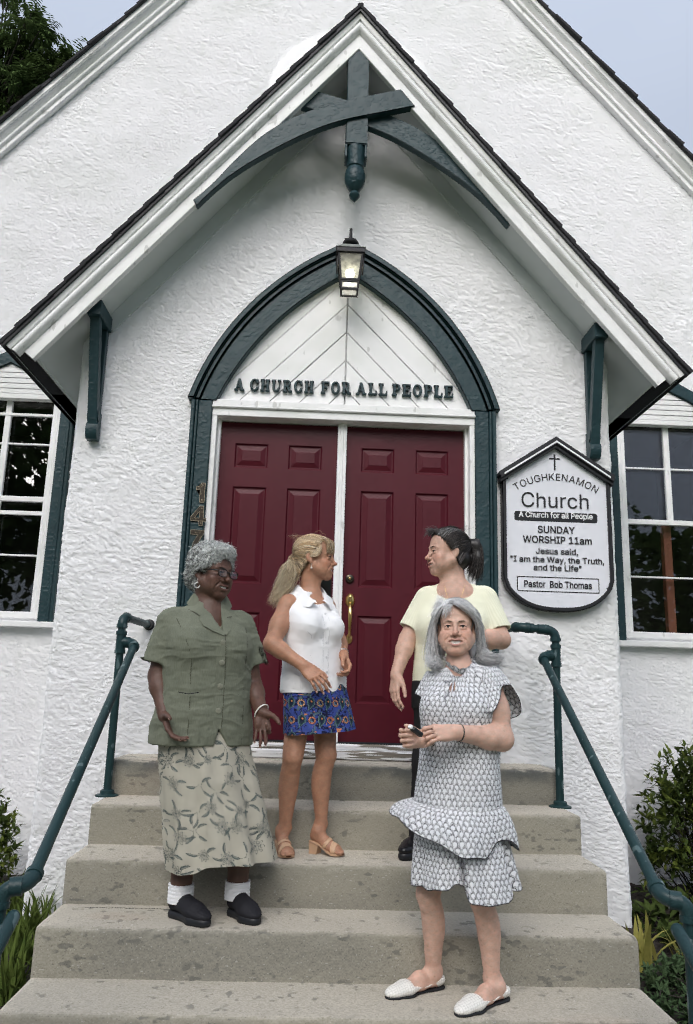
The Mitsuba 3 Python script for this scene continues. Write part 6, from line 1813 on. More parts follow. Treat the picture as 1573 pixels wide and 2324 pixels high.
# flyaways
n = 60; b0 = hd.w(np.stack([rg.normal(size=n) * .04, rg.uniform(-.09, .06, n), np.full(n, .118)], 1)); o = rg.normal(size=(n, 3)) * .009 + [0, 0, .006]
m, c = strands(bez(np.stack([b0, b0 + o, b0 + o * 1.2 + [-.02, 0, 0], b0 + o * .5 + [-.045, 0, -.01]], 1), 10), .0005, .0003, hair_colour(n, cols, w_, rg)); HH.append((m, c))
hm = cat([q[0] for q in HH]); add(P2 + '__hair', hm, 'm_hair', True, color=np.vstack([q[1] for q in HH]))
cap = Field(hd.c - .16, hd.c + .16, .004); cap.ball(hd.w((0, -.018, .050)), (.0765, .0965, .081), .01, 'add', hd.M); cap.ball(hd.w((0, -.054, -.016)), (.058, .048, .050), .02, 'add', hd.M); cap.ball(hd.w((0, .108, -.020)), (.095, .078, .098), .012, 'sub', hd.M)
for q in (-1, 1): cap.cone(hd.w((q * .085, .015, -.02)), hd.w((q * .1, .02, -.08)), .045, .06, .01, op='sub')
cm = cap.mesh(1); add(P2 + '__hair__under_layer', cm, 'm_hair', True, color=np.tile([.27, .18, .10], (len(cm.vertices), 1)))
add(P2 + '__hair_tie', tube([W0 + hd.M @ np.array([0, .010, .004]), W0, W0 + hd.M @ np.array([0, -.014, -.006])], [.016, .019, .015], 16), 'm_black', True)
for q in (-1, 1):
    e = hd.w((q * .078, .000, -.038)); add(P2 + '__earring', cat(tube([e + [0, 0, .006], e + [0, 0, -.012]], .0008, 6), trimesh.creation.icosphere(2, .0052).apply_translation(e + [0, 0, -.017])), 'm_pearl', True)
wr = np.array(J['wrL']); dw = wr - np.array(J['elL']); dw /= np.linalg.norm(dw)
add(P2 + '__bracelet', cat(ring(wr - dw * .006, dw + [.2, 0, 0], (.029, .029), .0016), ring(wr - dw * .014, dw + [.1, .1, 0], (.030, .030), .0016)), 'm_silver', True)
# ================================================================== the woman in the yellow top
J = J3; Z3 = tread(2)
P3 = person('woman with dark ponytail, pale yellow ribbed top and black trousers, looking left')
TURN = -12
hd = Head((.536, -.845, 1.126), -78, -1, 1, size=1.04, fat=1.10, nose=1.05, jaw=1.0, smile=1.0, gape=.35)
B = Field((.20, -1.18, .30), (.90, -.62, 1.28), .0028)
hd.sculpt(B)
A3 = axes(TURN); f3, e3 = A3[:, 1], -A3[:, 0]
nb = np.array([.578, -.825, .955])
B.cone(hd.w((0, -.026, -.070)), nb, .052, .060, .03); B.cone(hd.w((0, .015, -.085)), nb + [-.018, -.022, .0], .036, .044, .03)
B.cone(hd.w((0, .048, -.084)), hd.w((0, -.01, -.105)), .020, .036, .03)
sl, sr = np.array([.425, -.800, .895]), np.array([.735, -.855, .900])
for s_ in (sl, sr): B.cone(nb + [0, 0, -.012], s_ + [0, 0, -.012], .044, .036, .03)
B.ball(nb + f3 * .030 + [0, 0, -.050], (.10, .070, .075), .05, 'add', A3); B.ball(nb + [0, 0, -.12], (.15, .10, .10), .05, 'add', A3)
arm(B, sl, J['elL'], J['wrL'], (.046, .046, .042, .0285)); arm(B, sr, J['elR'], J['wrR'], (.046, .048, .046, .031))
Hl = hand(B, J['wrL'], (-.02, -.045, -.155), (.75, .45, .0), (.30, -.75, -.2), 1.04, bend=((16, 24, 16), (20, 26, 18), (24, 28, 18), (28, 30, 18)), thumb=(20, .55, 1.0), spread=3)
Hr = hand(B, J['wrR'], (-.8, -.35, .1), (.2, .9, -.1), (0, -.2, 1), 1.0, bend=((20, 25, 18),) * 4)
body3 = hd.creases(B.mesh(2), .75)
skinned(P3 + '__body', body3, hd, (.52, .325, .25), (.42, .17, .15), (1.06, .84, .80), 31)
face_parts(P3, hd, mat('m_brow_brown', (.040, .026, .020), .9), 0, .9)
add(P3 + '__fingernails', cat(nails(Hl), nails(Hr)), 'm_nail' if 'm_nail' in scene else mat('m_nail', (.62, .42, .36), .3), True)
G = Field((.28, -1.10, .42), (.90, -.62, 1.02), .003)
G.loft([(.435, .563, -.825, .205, .150, TURN), (.50, .563, -.825, .203, .148, TURN), (.60, .565, -.828, .198, .145, TURN), (.70, .567, -.830, .200, .145, TURN), (.80, .570, -.830, .200, .136, TURN), (.86, .573, -.828, .190, .112, TURN), (.905, .576, -.826, .150, .086, TURN), (.935, .577, -.825, .105, .072, TURN), (.955, .578, -.825, .080, .066, TURN)], .03)
for q in (-1, 1): G.ball(np.array([.566, -.83, .735]) + A3 @ np.array([q * .092, .095, 0]), (.082, .072, .080), .05, 'add', A3)
for s_ in (sl, sr): G.cone(nb + [0, 0, -.030], s_ + (nb - s_) * .12 + [0, 0, -.004], .056, .054, .03)
for s_, e_, r0, r1 in ((sl, (.345, -.812, .728), .058, .066), (sr, (.785, -.905, .724), .062, .076)): G.sleeve(s_, e_, r0, r1, (0, 0, -.010))
G0 = Field(G.lo, G.lo + 1e-3, G.h); G0.ax, G0.F, G0.h = G.ax, G.F.copy(), G.h
nc = nb + f3 * .022 + np.array([0, 0, .018])
def scoop(X, Y, Z):
    u = (X - nc[0]) * e3[0] + (Y - nc[1]) * e3[1]; w = (X - nc[0]) * f3[0] + (Y - nc[1]) * f3[1]
    return np.sqrt((u / .070) ** 2 + (w / .070) ** 2 + (np.clip(.965 - Z, 0, 1) / .060) ** 2) * .07 - .07
G.put(scoop, nc + [-.12, -.14, -.09], nc + [.12, .12, .08], .003, 'sub')
gm = wrinkle(G.mesh(2), .0026, (7, 7, 7), 150, .8)
def rib(p, n, uv): return dr.sin(uv.x * 1150)
mat('m_knit', proc(lambda p, n, uv: mix((.70, .695, .53), (.77, .765, .61), .5 + .5 * dr.sin(uv.x * 850))), .9, sheen=.3)
add_uv(P3 + '__top', gm, 'm_knit', cyl_uv(gm, (.567, -.82), .17))
th = np.linspace(0, 2 * np.pi, 61)
rim = np.array([nc + e3 * (.073 * np.cos(t)) + f3 * (.077 * np.sin(t)) + [0, 0, 0] for t in th]); rim[:, 2] = np.where(np.sin(th) > 0, .952 - .072 * np.sin(th) ** 1.0 * np.ones(61), .952 - .02 * np.sin(th))
rim = np.array([r if s < -.2 else G0.project(np.array([r + f3 * .1]), -f3)[0] for r, s in zip(rim, np.sin(th))])
# trousers and clogs
T_ = Field((.30, -1.02, -.36), (.84, -.66, .50), .004)
T_.loft([(.34, .565, -.822, .195, .150, TURN), (.40, .565, -.822, .196, .150, TURN), (.49, .565, -.822, .190, .145, TURN)], .03)
for hp, kn, an in (('hpL', 'knL', 'anL'), ('hpR', 'knR', 'anR')):
    h_, k_, a_ = (np.array(J[q]) for q in (hp, kn, an)); T_.cone(h_ + [0, 0, .08], k_, .098, .082, .05); T_.cone(k_, a_ + [0, 0, -.06], .082, .076, .03)
T_.put(lambda X, Y, Z: (Z3 + .05) - Z + 0 * X + 0 * Y, T_.lo, np.array([.84, -.66, .50]), 0, 'cut')
add(P3 + '__trousers', wrinkle(T_.mesh(2), .004, (7, 7, 8), 160), mat('m_trouser', (.010, .010, .012), .85), True)
for i, (hl, to) in enumerate((('heelL', 'toeL'), ('heelR', 'toeR'))): shoe(P3 + '__clog' + ('' if i == 0 else '_001'), J[hl], J[to], Z3, 'clog', 'm_patent' if i else mat('m_patent', (.010, .010, .012), .22), 'm_black')
# hair
rg = np.random.default_rng(8); cols = [(.030, .024, .022), (.050, .040, .036), (.016, .013, .013), (.28, .26, .25)]; w_ = [.42, .30, .22, .06]
tie = np.array([0, -.112, .060]); HH = []
N = 2300; hl_ = rg.uniform(-1, 1, N); sgn = np.sign(hl_ + 1e-9); b = np.abs(hl_)
start = np.stack([sgn * np.interp(b, [0, .3, .6, 1], [.004, .048, .072, .074]), np.interp(b, [0, .3, .6, 1], [.084, .068, .030, -.040]), np.interp(b, [0, .3, .6, 1], [.098, .086, .042, -.060])], 1)
deep = rg.uniform(0, 1, N) ** 1.3; start[:, 1] -= deep * .07 * (1 - b); start[:, 2] += deep * .022 * (1 - b)
end = tie + rg.normal(size=(N, 3)) * .009; up_ = (1 - b)[:, None] * np.array([0, 0, .045]) + sgn[:, None] * b[:, None] * np.array([.012, 0, 0])
pth = great(hd, np.stack([start, start * .62 + end * .38 + up_, start * .28 + end * .72 + up_ * .6, end], 1) + rg.normal(size=(N, 1, 3)) * .0024, 20, .075 + .09 * rg.uniform(size=(N, 1, 1)))
lk = np.floor(b * 26 + deep * 3).astype(int) % 64; lc = np.random.default_rng(4).uniform(.6, 1.5, 64)[lk][:, None]; front_grey = ((b < .45) & (rg.uniform(size=N) < .22))[:, None]
cc = np.where(front_grey, rg.uniform(.16, .34, (N, 1)) * np.ones(3), hair_colour(N, cols, w_, rg) * lc)
m, c = strands(hd.w(pth), .0013, .0009, np.clip(cc, 0, .9)); HH.append((m, c))
n = 620; q = np.clip(rg.normal(size=(420 + 200, 3)), -1.6, 1.6) if True else 0; W0 = hd.w(tie); e_ = rg.uniform(.75, 1.1, n)[:, None]
b0 = W0 + q * .009; d_ = np.array([.030, .0, -.172]); b3 = b0 + (d_ + q * [.015, .019, .010]) * e_
pth = bez(np.stack([b0, b0 + [.052, .0, .006] + q * [.006, .010, .008], b0 + [.062, 0, -.09] + q * [.009, .017, .01], b3], 1), 18)
m, c = strands(pth, .0016, .0005, np.clip(hair_colour(n, cols, [.4, .2, .4, .02], rg), 0, .9)); HH.append((m, c))
# blown strands at the forehead and above
n = 130; b0 = np.stack([rg.normal(size=n) * .03, rg.uniform(.055, .082, n), rg.uniform(.094, .112, n)], 1); o = np.stack([rg.normal(size=n) * .02, rg.uniform(.012, .050, n), rg.uniform(-.022, .024, n)], 1)
m, c = strands(hd.w(bez(np.stack([b0, b0 + [0, .012, .018], b0 + o * .8 + [0, 0, .014], b0 + o], 1), 12)), .0010, .0004, hair_colour(n, [(.06, .05, .05), (.14, .12, .12)], [.6, .4], rg)); HH.append((m, c))
n = 60; b0 = np.stack([rg.normal(size=n) * .04, rg.uniform(-.10, .05, n), np.full(n, .120)], 1); o = np.stack([rg.normal(size=n) * .01, rg.normal(size=n) * .02, rg.uniform(.0, .022, n)], 1)
m, c = strands(hd.w(bez(np.stack([b0, b0 + o, b0 + o * 1.4, b0 + o * 1.6 + [0, -.012, 0]], 1), 8)), .0005, .0003, hair_colour(n, cols, w_, rg)); HH.append((m, c))
hm = cat([q[0] for q in HH]); add(P3 + '__hair', hm, 'm_hair', True, color=np.vstack([q[1] for q in HH]))
cap = Field(hd.c - .17, hd.c + .17, .004); cap.ball(hd.w((0, -.018, .050)), np.array((.0765, .0965, .081)) * 1.04, .01, 'add', hd.M); cap.ball(hd.w((0, -.060, -.022)), (.068, .060, .066), .02, 'add', hd.M); cap.ball(hd.w((0, .112, -.022)), (.100, .086, .106), .012, 'sub', hd.M)
for q in (-1, 1): cap.cone(hd.w((q * .085, .018, -.02)), hd.w((q * .1, .02, -.08)), .044, .06, .01, op='sub')
tail = hd.w(tie); cap.chain([tail, tail + [.042, 0, -.01], tail + [.050, 0, -.08], tail + [.036, 0, -.135]], [.024, .034, .036, .020], .02)
cm = cap.mesh(1); add(P3 + '__hair__under_layer', cm, 'm_hair', True, color=np.tile([.014, .012, .012], (len(cm.vertices), 1)))
for q in (-1, 1):
    e = hd.w((q * .0775, .002, -.034)); add(P3 + '__earring', ring(e + [0, 0, -.010], hd.M[:, 1] * .3 + hd.M[:, 0], (.0095, .0115), .0013, 8, 28), 'm_gold', True)
ch = []
for s_ in (-1, 1):
    p = np.array([nb + e3 * s_ * .058 + [0, 0, .030], nb + e3 * s_ * .050 + f3 * .055 + [0, 0, -.03], nb + e3 * s_ * .028 + f3 * .09 + [0, 0, -.10], nb + f3 * .1 + [0, 0, -.165]])
    p = bez(p[None], 30)[0]; pr = G0.project(p + f3 * .12, -f3); w2 = B.project(p + f3 * .12, -f3); k = ((pr - w2) @ f3)[:, None] > 0; pp_ = np.where(k, pr, w2)
    ch.append(tube(np.where((np.arange(30) < 5)[:, None], p, pp_) + f3 * .002, .0009, 6))
add(P3 + '__necklace', cat(ch), 'm_gold', True)
# ================================================================== the grey-haired woman in front
J = J4; Z4 = tread(4)
P4 = person('smiling woman with silver bob and black-on-white print dress, hands clasped in front')
TURN = -24
hd = Head(np.array(J['headc']) + [.004, .03, .012], -13, 4, -1, slit=.0034, size=1.0, fat=1.05, nose=1.08, jaw=1.0, smile=1.25, gape=1.1)
B = Field((.12, -1.92, -.80), (.78, -1.36, .86), .0026)
hd.sculpt(B)
n0 = hd.w((0, -.020, -.075)); nb = np.array(J['neck']) + [0, .012, -.015]
B.cone(n0, nb, .046, .050, .02); B.cone(hd.w((0, .004, -.085)), nb + [-.004, -.022, 0], .034, .036, .02)
for q in (-1, 1): B.cone(hd.w((q * .034, .008, -.095)), nb + np.array([-q * .014, -.050, -.01]), .0075, .0070, .010)
B.cone(np.array(J['shR']) + [.03, 0, -.02], np.array(J['shL']) + [-.03, 0, -.02], .038, .038, .03)
B.cone(nb, nb + [0, .01, -.08], .05, .07, .04)
arm(B, np.array(J['shL']) + [-.006, .01, -.02], J['elL'], J['wrL'], (.044, .048, .045, .029))
arm(B, np.array(J['shR']) + [.02, .03, -.03], J['elR'], J['wrR'], (.048, .042, .040, .028))
# both hands close round a small black case
Hl = hand(B, J['wrL'], (-.97, -.25, -.03), (.10, .75, -.45), (-.25, .10, 1), .98, bend=((42, 45, 25), (50, 42, 25), (46, 40, 25), (34, 34, 20)), thumb=(35, .35, .8), spread=5)
B.chain([nb + [0, .01, -.12], (.462, -1.56, .1), (.458, -1.56, -.05)], [.08, .11, .12], .03)
Hr = hand(B, J['wrR'], (-.93, -.40, .06), (.70, -.62, .10), (.05, .25, 1), .95, bend=((55, 70, 40), (60, 72, 40), (62, 70, 38), (60, 66, 36)), thumb=(40, .5, .9), spread=4)
for hip, kn, an, hl, to in (('hpR', 'knR', 'anR', 'heelR', 'toeR'), ('hpL', 'knL', 'anL', 'heelL', 'toeL')):
    a = np.array(J[an]); d = np.array(J[to]) - np.array(J[hl]); d[2] = 0; d /= np.linalg.norm(d)
    leg(B, J[hip], J[kn], a, (.074, .0465, .0445, .029), -d)
    foot(B, J[hl], J[to], Z4, a, .006, .034)
body4 = hd.creases(B.mesh(2), 1.0, [([(-.03, .088, .062), (0, .094, .064), (.03, .088, .062)], .003, .0012), ([(-.03, .09, .050), (0, .096, .050), (.03, .09, .050)], .003, .0012)])
skinned(P4 + '__body', body4, hd, (.56, .355, .275), (.48, .22, .19), (1.05, .84, .80), 4, spot=.22)
face_parts(P4, hd, mat('m_brow_grey', (.10, .075, .06), .9), -.001, .9)
add(P4 + '__fingernails', cat(nails(Hl), nails(Hr)), mat('m_nail', (.62, .42, .36), .3), True)

# ---- dress
D = Field((.17, -1.86, -.16), (.80, -1.30, .66), .0032)
rings4 = [(-.10, .455, -1.56, .202, .163, TURN), (-.03, .456, -1.56, .198, .158, TURN), (.10, .460, -1.56, .188, .142, TURN), (.20, .463, -1.56, .181, .133, TURN), (.28, .465, -1.56, .179, .132, TURN), (.36, .467, -1.56, .180, .127, TURN),
          (.42, .470, -1.555, .176, .108, TURN), (.462, .474, -1.552, .150, .088, TURN), (.494, .476, -1.55, .110, .078, TURN), (.522, .477, -1.55, .066, .064, TURN), (.536, .477, -1.55, .060, .060, TURN)]
rings4 = [(z, x + .004, y, rx * .89, ry * .92, t) for z, x, y, rx, ry, t in rings4]
D.loft(rings4, .03)
A4 = axes(TURN)
for q in (-1, 1): D.ball(np.array([.466, -1.56, .340]) + A4 @ np.array([q * .072, .076, 0]), (.064, .058, .066), .05, 'add', A4)
D.cone(np.array(J['shR']) + [.03, .01, -.03], np.array(J['shL']) + [-.03, .012, -.022], .052, .052, .04)
# neckline: scooped in front
D.put(lambda X, Y, Z: np.sqrt((X - nb[0] + .004) ** 2 + ((Y - nb[1] + .02) * .8) ** 2) - .052, nb - [.07, .09, .06], nb + [.07, .06, .10], .01, 'sub')
dm = D.mesh(2)
dm = wrinkle(dm, .0085, (8, 8, 3.2), 40, .7)
add_uv(P4 + '__dress', dm, 'm_scale', cyl_uv(dm, (.463, -1.56), .16))
# frill round the neck, keyhole and tie
fn = pchip_ring([-180, -120, -60, -20, 0, 20, 60, 120], [.556, .546, .522, .500, .494, .504, .530, .549])
def collar4(a, t):
    r = .054 + .010 * t + .004 * np.sin(a * 17) * t + .008 * np.exp(-((np.degrees(a) + 10) / 40) ** 2) * t
    return nb[0] - .004 + r * np.sin(a), nb[1] - .014 - r * np.cos(a) * 1.15, fn(a) - .012 + .024 * t + .003 * np.sin(a * 13 + 1) * t
m, uv = drape(collar4, 160, 8, R=.06); add_uv(P4 + '__collar_frill', m, 'm_scale', uv)
front4 = A4[:, 1]; ex4 = -A4[:, 0]
oc = np.array([.463, -1.56, 0.0]) + front4 * .15
def fp(u, z): return oc + ex4 * u + np.array([0, 0, z])
from shapely.geometry import Polygon as Pg
key_hole = Pg([(-.004, .462), (-.015, .434), (-.017, .420), (-.008, .412), (.004, .414), (.010, .426), (.006, .444)])
m = patch(D, key_hole, oc, ex4, (0, 0, 1), -front4, .001, .0008, .008)
c = np.tile([.40, .23, .17], (len(m.vertices), 1)); add(P4 + '__neck_opening', m, 'm_skin', color=c)
ties = []
s0 = D.project(np.array([fp(-.002, .466) + front4 * .15]), -front4)[0] + front4 * .006
for (u, z, w) in ((-.040, .454, .010), (.030, .482, .010), (-.030, .384, .007), (.008, .374, .007)):
    e = D.project(np.array([fp(u, z) + front4 * .15]), -front4)[0] + front4 * .010; mid_ = (s0 + e) / 2 + front4 * .014
    ties.append(tube(bez([[s0, mid_, mid_, e]], 12)[0], np.linspace(.004, w * .6, 12), 8, flat=.4))
ties.append(trimesh.creation.icosphere(2, .008).apply_translation(s0))
tm = cat(ties); add_uv(P4 + '__neck_tie', tm, 'm_scale', cyl_uv(tm, (.463, -1.56), .16))

# flutter sleeves
def flutter(S, ax, front, out, L, r0, r1, seed):
    S, ax, front, out = (np.array(q, float) for q in (S, ax, front, out)); ax /= np.linalg.norm(ax)
    front = front - ax * (front @ ax); front /= np.linalg.norm(front); out = out - ax * (out @ ax) - front * (out @ front); out /= np.linalg.norm(out)
    Lf, Rf = pchip_ring(*L), pchip_ring(*r1)
    def fn(a, t):
        l = Lf(a) * t; r = r0 + (Rf(a) - r0) * t ** .75 + .008 * np.sin(a * 5 + seed) * t ** 2
        d = front * np.cos(a)[..., None] + out * np.sin(a)[..., None]
        p = S + ax * l[..., None] + d * r[..., None]
        return p[..., 0], p[..., 1], p[..., 2]
    m, uv = drape(fn, 150, 26, R=.10); nt = 26
    V = np.array(m.vertices).reshape(150, nt, 3)
    return m, uv, tube(V[:, -1], .0016, 6, False)
axL = np.array(J['elL']) - J['shL']
SL = np.array(J['shL']) + np.array([-.020, .01, .020])
m, uv, hem = flutter(SL, axL + [.02, 0, 0], front4, ex4, ([-180, -130, -90, -45, 0, 30, 60, 90, 120, 150], [.21, .12, .06, .14, .185, .135, .085, .085, .15, .20]), .045,
                     ([-180, -120, -90, -45, 0, 30, 60, 90, 120, 150], [.100, .07, .055, .07, .092, .085, .072, .080, .118, .125]), 1.0)
add_uv(P4 + '__flutter_sleeve', m, 'm_scale', uv); add(P4 + '__flutter_sleeve__hem', hem, 'm_hem', True)
axR = np.array(J['elR']) - J['shR']
m, uv, hem = flutter(np.array(J['shR']) + [.016, .01, .016], axR + np.array([-.03, 0, 0]), front4, -ex4, ([-180, -130, -90, -45, 0, 45, 90, 135], [.14, .10, .06, .10, .14, .11, .10, .12]), .045, ([-180, -90, -45, 0, 45, 90, 135], [.075, .05, .06, .075, .075, .078, .08]), 2.0)
add_uv(P4 + '__flutter_sleeve', m, 'm_scale', uv); add(P4 + '__flutter_sleeve_001__hem', hem, 'm_hem', True)

# gathered frill at the hips
fl = pchip_ring([-150, -105, -75, -45, -20, 0, 20, 38, 55, 75, 95, 130, 180], [.085, .110, .112, .095, .080, .074, .060, .030, .060, .070, .066, .07, .07])
dp = pchip_ring([-150, -105, -75, -45, -20, 0, 18, 38, 55, 75, 95, 130, 180], [.09, .045, .062, .105, .138, .165, .172, .118, .125, .165, .175, .15, .12])
zt = pchip_ring([-90, 0, 90, 180], [-.028, -.040, -.028, -.02])
def frill4(a, t):
    r = ell(a, .179, .149, TURN) + fl(a) * (1 - (1 - t) ** 1.8) * .88 + .010 * np.sin(a * 11 + 1) * t * (1 - .4 * t)
    return .459 + r * np.sin(a), -1.56 - r * np.cos(a), zt(a) - dp(a) * t ** 1.25 + .006 * np.sin(a * 9) * t
m, uv = drape(frill4, 260, 26, R=.20); add_uv(P4 + '__hip_frill', m, 'm_scale', uv)
V = np.array(m.vertices).reshape(260, 26, 3); add(P4 + '__hip_frill__hem', tube(V[:, -1], .0018, 6, False), 'm_hem', True)
# skirt below it
hz = pchip_ring([-180, -95, -60, -30, -16, -10, -2, 15, 35, 55, 75, 100, 140], [-.33, -.338, -.342, -.330, -.308, -.318, -.366, -.376, -.372, -.345, -.338, -.332, -.33])
fold = pchip_ring([-180, -60, -25, -14, -9, -3, 10, 50, 58, 66, 120], [0, 0, .004, -.006, -.050, .012, .012, .006, -.020, .010, 0])
def skirt4(a, t):
    rx, ry = .172 + .044 * t, .142 + .046 * t
    r = ell(a, rx, ry, TURN) + fold(a) * t ** .6 + .007 * np.sin(a * 9 + 2) * t + .004 * np.sin(a * 17) * t
    return .459 + .022 * t + r * np.sin(a), -1.56 - r * np.cos(a), -.05 + (hz(a) + .05) * t + .003 * np.sin(a * 15) * t
m, uv = drape(skirt4, 320, 40, R=.21); add_uv(P4 + '__skirt', m, 'm_scale', uv)
V = np.array(m.vertices).reshape(320, 40, 3); add(P4 + '__skirt__hem', tube(V[:, -1], .0016, 6, False), 'm_hem', True)

for hl, to in (('heelR', 'toeR'), ('heelL', 'toeL')):
    shoe(P4 + '__shoe' + ('' if hl == 'heelR' else '_001'), J[hl], J[to], Z4, 'flat', 'm_weave', 'm_black')
    if hl == 'heelR': pass
# ---- hair: silver bob, parted on her right
rg = np.random.default_rng(44); cols4 = [(.97, .97, .98), (.88, .88, .90), (.62, .63, .65), (.30, .31, .33)]; w4 = [.50, .28, .15, .07]
H4 = []
def sidepts(sg, a, rg):
    n = len(a); f = lambda lo, hi: lo + (hi - lo) * a[:, None]
    if sg < 0:  # sweeps over the brow to her left, back over the ear and out
        p = [f(np.array([-.010, .094, .100]), np.array([-.020, -.045, .136])), f(np.array([-.058, .086, .066]), np.array([-.082, -.075, .085])), f(np.array([-.090, .030, .026]), np.array([-.080, -.105, .02])),
             f(np.array([-.097, -.040, -.040]), np.array([-.06, -.112, -.06])), f(np.array([-.112, -.046, -.100]), np.array([-.070, -.110, -.115])), f(np.array([-.168, -.020, -.118]), np.array([-.095, -.118, -.140]))]
    else:
        p = [f(np.array([.050, .084, .094]), np.array([.040, -.045, .134])), f(np.array([.082, .066, .045]), np.array([.082, -.075, .085])), f(np.array([.098, .040, -.010]), np.array([.084, -.100, .02])),
             f(np.array([.104, .030, -.070]), np.array([.078, -.095, -.06])), f(np.array([.104, .040, -.125]), np.array([.082, -.085, -.125])), f(np.array([.080, .066, -.148]), np.array([.070, -.066, -.150]))]
    jit = rg.normal(size=(n, 1, 3)) * .0050; loc = rg.normal(size=(n, 6, 3)) * .0022
    return np.stack(p, 1) + jit * np.array([.5, .8, 1.2, 1.7, 2.2, 3.0])[None, :, None] + loc
N = 2600
part = np.stack([np.full(N, .026), rg.uniform(-.06, .082, N), np.zeros(N)], 1); part[:, 2] = .124 - 4.2 * np.clip(part[:, 1] - .005, 0, 1) ** 2 - 1.5 * np.clip(-.01 - part[:, 1], 0, 1) ** 2
side = np.where(rg.uniform(size=N) < .62, -1, 1); a = rg.uniform(0, 1, N) ** 1.15
lock = np.floor(a * 26); a = np.clip((lock + .5 + (a * 26 - lock - .5) * .55) / 26, 0, 1)      # combed into locks
paths = np.zeros((N, 7, 3)); paths[:, 0] = part + rg.normal(size=(N, 3)) * .003
for sg in (-1, 1): s_ = side == sg; paths[s_, 1:] = sidepts(sg, a[s_], rg)
pp = great(hd, paths * np.array([1.07, 1.03, 1.0]), 24, .16 + .12 * rg.uniform(size=(N, 1, 1)))
lc = rg.uniform(.50, 1.12, 64)[(lock + 30 * (side > 0)).astype(int) % 64][:, None]
m, c = strands(hd.w(pp), .0014, .0005, np.clip(hair_colour(N, cols4, w4, rg) * lc, 0, .9)); H4.append((m, c))
# fringe wisps over her right brow
n = 70; b0 = np.stack([rg.uniform(.012, .050, n), np.full(n, .084), np.full(n, .100)], 1); b3 = np.stack([b0[:, 0] * .95 + .012 + rg.normal(size=n) * .008, np.full(n, .100), rg.uniform(.034, .080, n)], 1)
m, c = strands(hd.w(bez(np.stack([b0, b0 + [0, .020, -.006], b3 + [-.004, .012, .02], b3], 1), 10)), .0009, .0003, hair_colour(n, cols4[:3], [.4, .35, .25], rg)); H4.append((m, c))
# windblown fluff above the part
n = 420; t_ = rg.uniform(0, 1, n); b0 = np.stack([.045 + .03 * t_, rg.uniform(-.03, .06, n), .112 - .05 * t_], 1); o = np.stack([.012 + .030 * rg.uniform(size=n), rg.normal(size=n) * .02, .050 * rg.uniform(size=n) ** .7 * (1 - t_)], 1)
wv = rg.normal(size=(n, 3)) * .012; pth = bez(np.stack([b0, b0 + o * .5 + wv, b0 + o + wv * .4, b0 + o * .8 - wv], 1), 16)
pth = pth + .0025 * np.sin(np.linspace(0, 14, 16)[None, :, None] + rg.uniform(0, 6, (n, 1, 3)))
m, c = strands(hd.w(pth), .0006, .00035, hair_colour(n, cols4[:2], [.8, .2], rg)); H4.append((m, c))
hm = cat([q[0] for q in H4]); add(P4 + '__hair', hm, 'm_hair', True, color=np.vstack([q[1] for q in H4]))
cap = Field(hd.c - .16, hd.c + .16, .004)
Bc = lambda c, r, op='add', k=.01: cap.ball(hd.w(c), r, k, op, hd.M)
Bc((0, -.018, .050), (.078, .096, .082)); Bc((-.062, -.050, -.045), (.022, .045, .070)); Bc((.066, -.045, -.045), (.020, .045, .070)); Bc((0, .085, -.02), (.072, .085, .108), 'sub', .012)
cm = cap.mesh(1); add(P4 + '__hair__under_layer', cm, 'm_hair', True, color=np.tile([.36, .365, .38], (len(cm.vertices), 1)))
for q in (-1, 1):
    e = hd.w((q * .076, .002, -.040)); pts = [e + [0, 0, .012], e + [0, -.003, .004]]
    ear = [tube(pts, .0010, 6), ring(e + [0, -.004, -.012], (0, 1, 0), (.0055, .0105), .0014, 6, 24), ring(e + [0, -.005, -.012], (.5, 1, 0), (.0030, .007), .0010, 6, 20), trimesh.creation.icosphere(1, .0026).apply_translation(e + [0, -.005, -.022])]
    add(P4 + '__earring', cat(ear), 'm_silver', True)
wr = np.array(J['wrL']); dw = wr - np.array(J['elL']); dw /= np.linalg.norm(dw)
add(P4 + '__wristband', ring(wr - dw * .018, dw, .0325, .0028, 8), 'm_black', True)
kn = Hl['knuckles']
add(P4 + '__ring', cat(ring(kn[2] + (Hl['tips'][2][0] - kn[2]) * .25, Hl['tips'][2][0] - kn[2], .0098, .0015, 8, 24), ring(Hr['knuckles'][2] + (Hr['tips'][2][0] - Hr['knuckles'][2]) * .25, Hr['d'], .0098, .0015, 8, 24)), 'm_gold', True)
kf = np.array(J['keyf'])
KF = thing('lipstick_case', 'small black case with a white cap held in the clasped hands of the silver-haired woman', 'case')
add(KF + '__case', beam(kf + [.03, .02, -.022], kf + [-.012, -.012, .006], .022, .018, c=.004), 'm_black')
add(KF + '__cap', beam(kf + [-.0125, -.0125, .0065], kf + [-.022, -.018, .014], .019, .015, c=.003), 'm_clean_white')
# ================================================================== PLANTS
def leaf_card(L, W, curl=0.15, fold=0.25):
    """a pointed leaf along +x, 8 triangles"""
    t = np.array([0, .28, .62, 1.0]); w = np.array([0.10, 1.0, .78, 0.0]) * W / 2
    V = []
    for a, b in zip(t, w):
        z = -curl * L * a * a
        V += [(a * L, -b, z + fold * b), (a * L, 0, z), (a * L, b, z + fold * b)]
    F = []
    for k in range(3):
        o = 3 * k
        F += [(o, o + 3, o + 1), (o + 1, o + 3, o + 4), (o + 1, o + 4, o + 2), (o + 2, o + 4, o + 5)]
    return np.array(V), np.array(F)


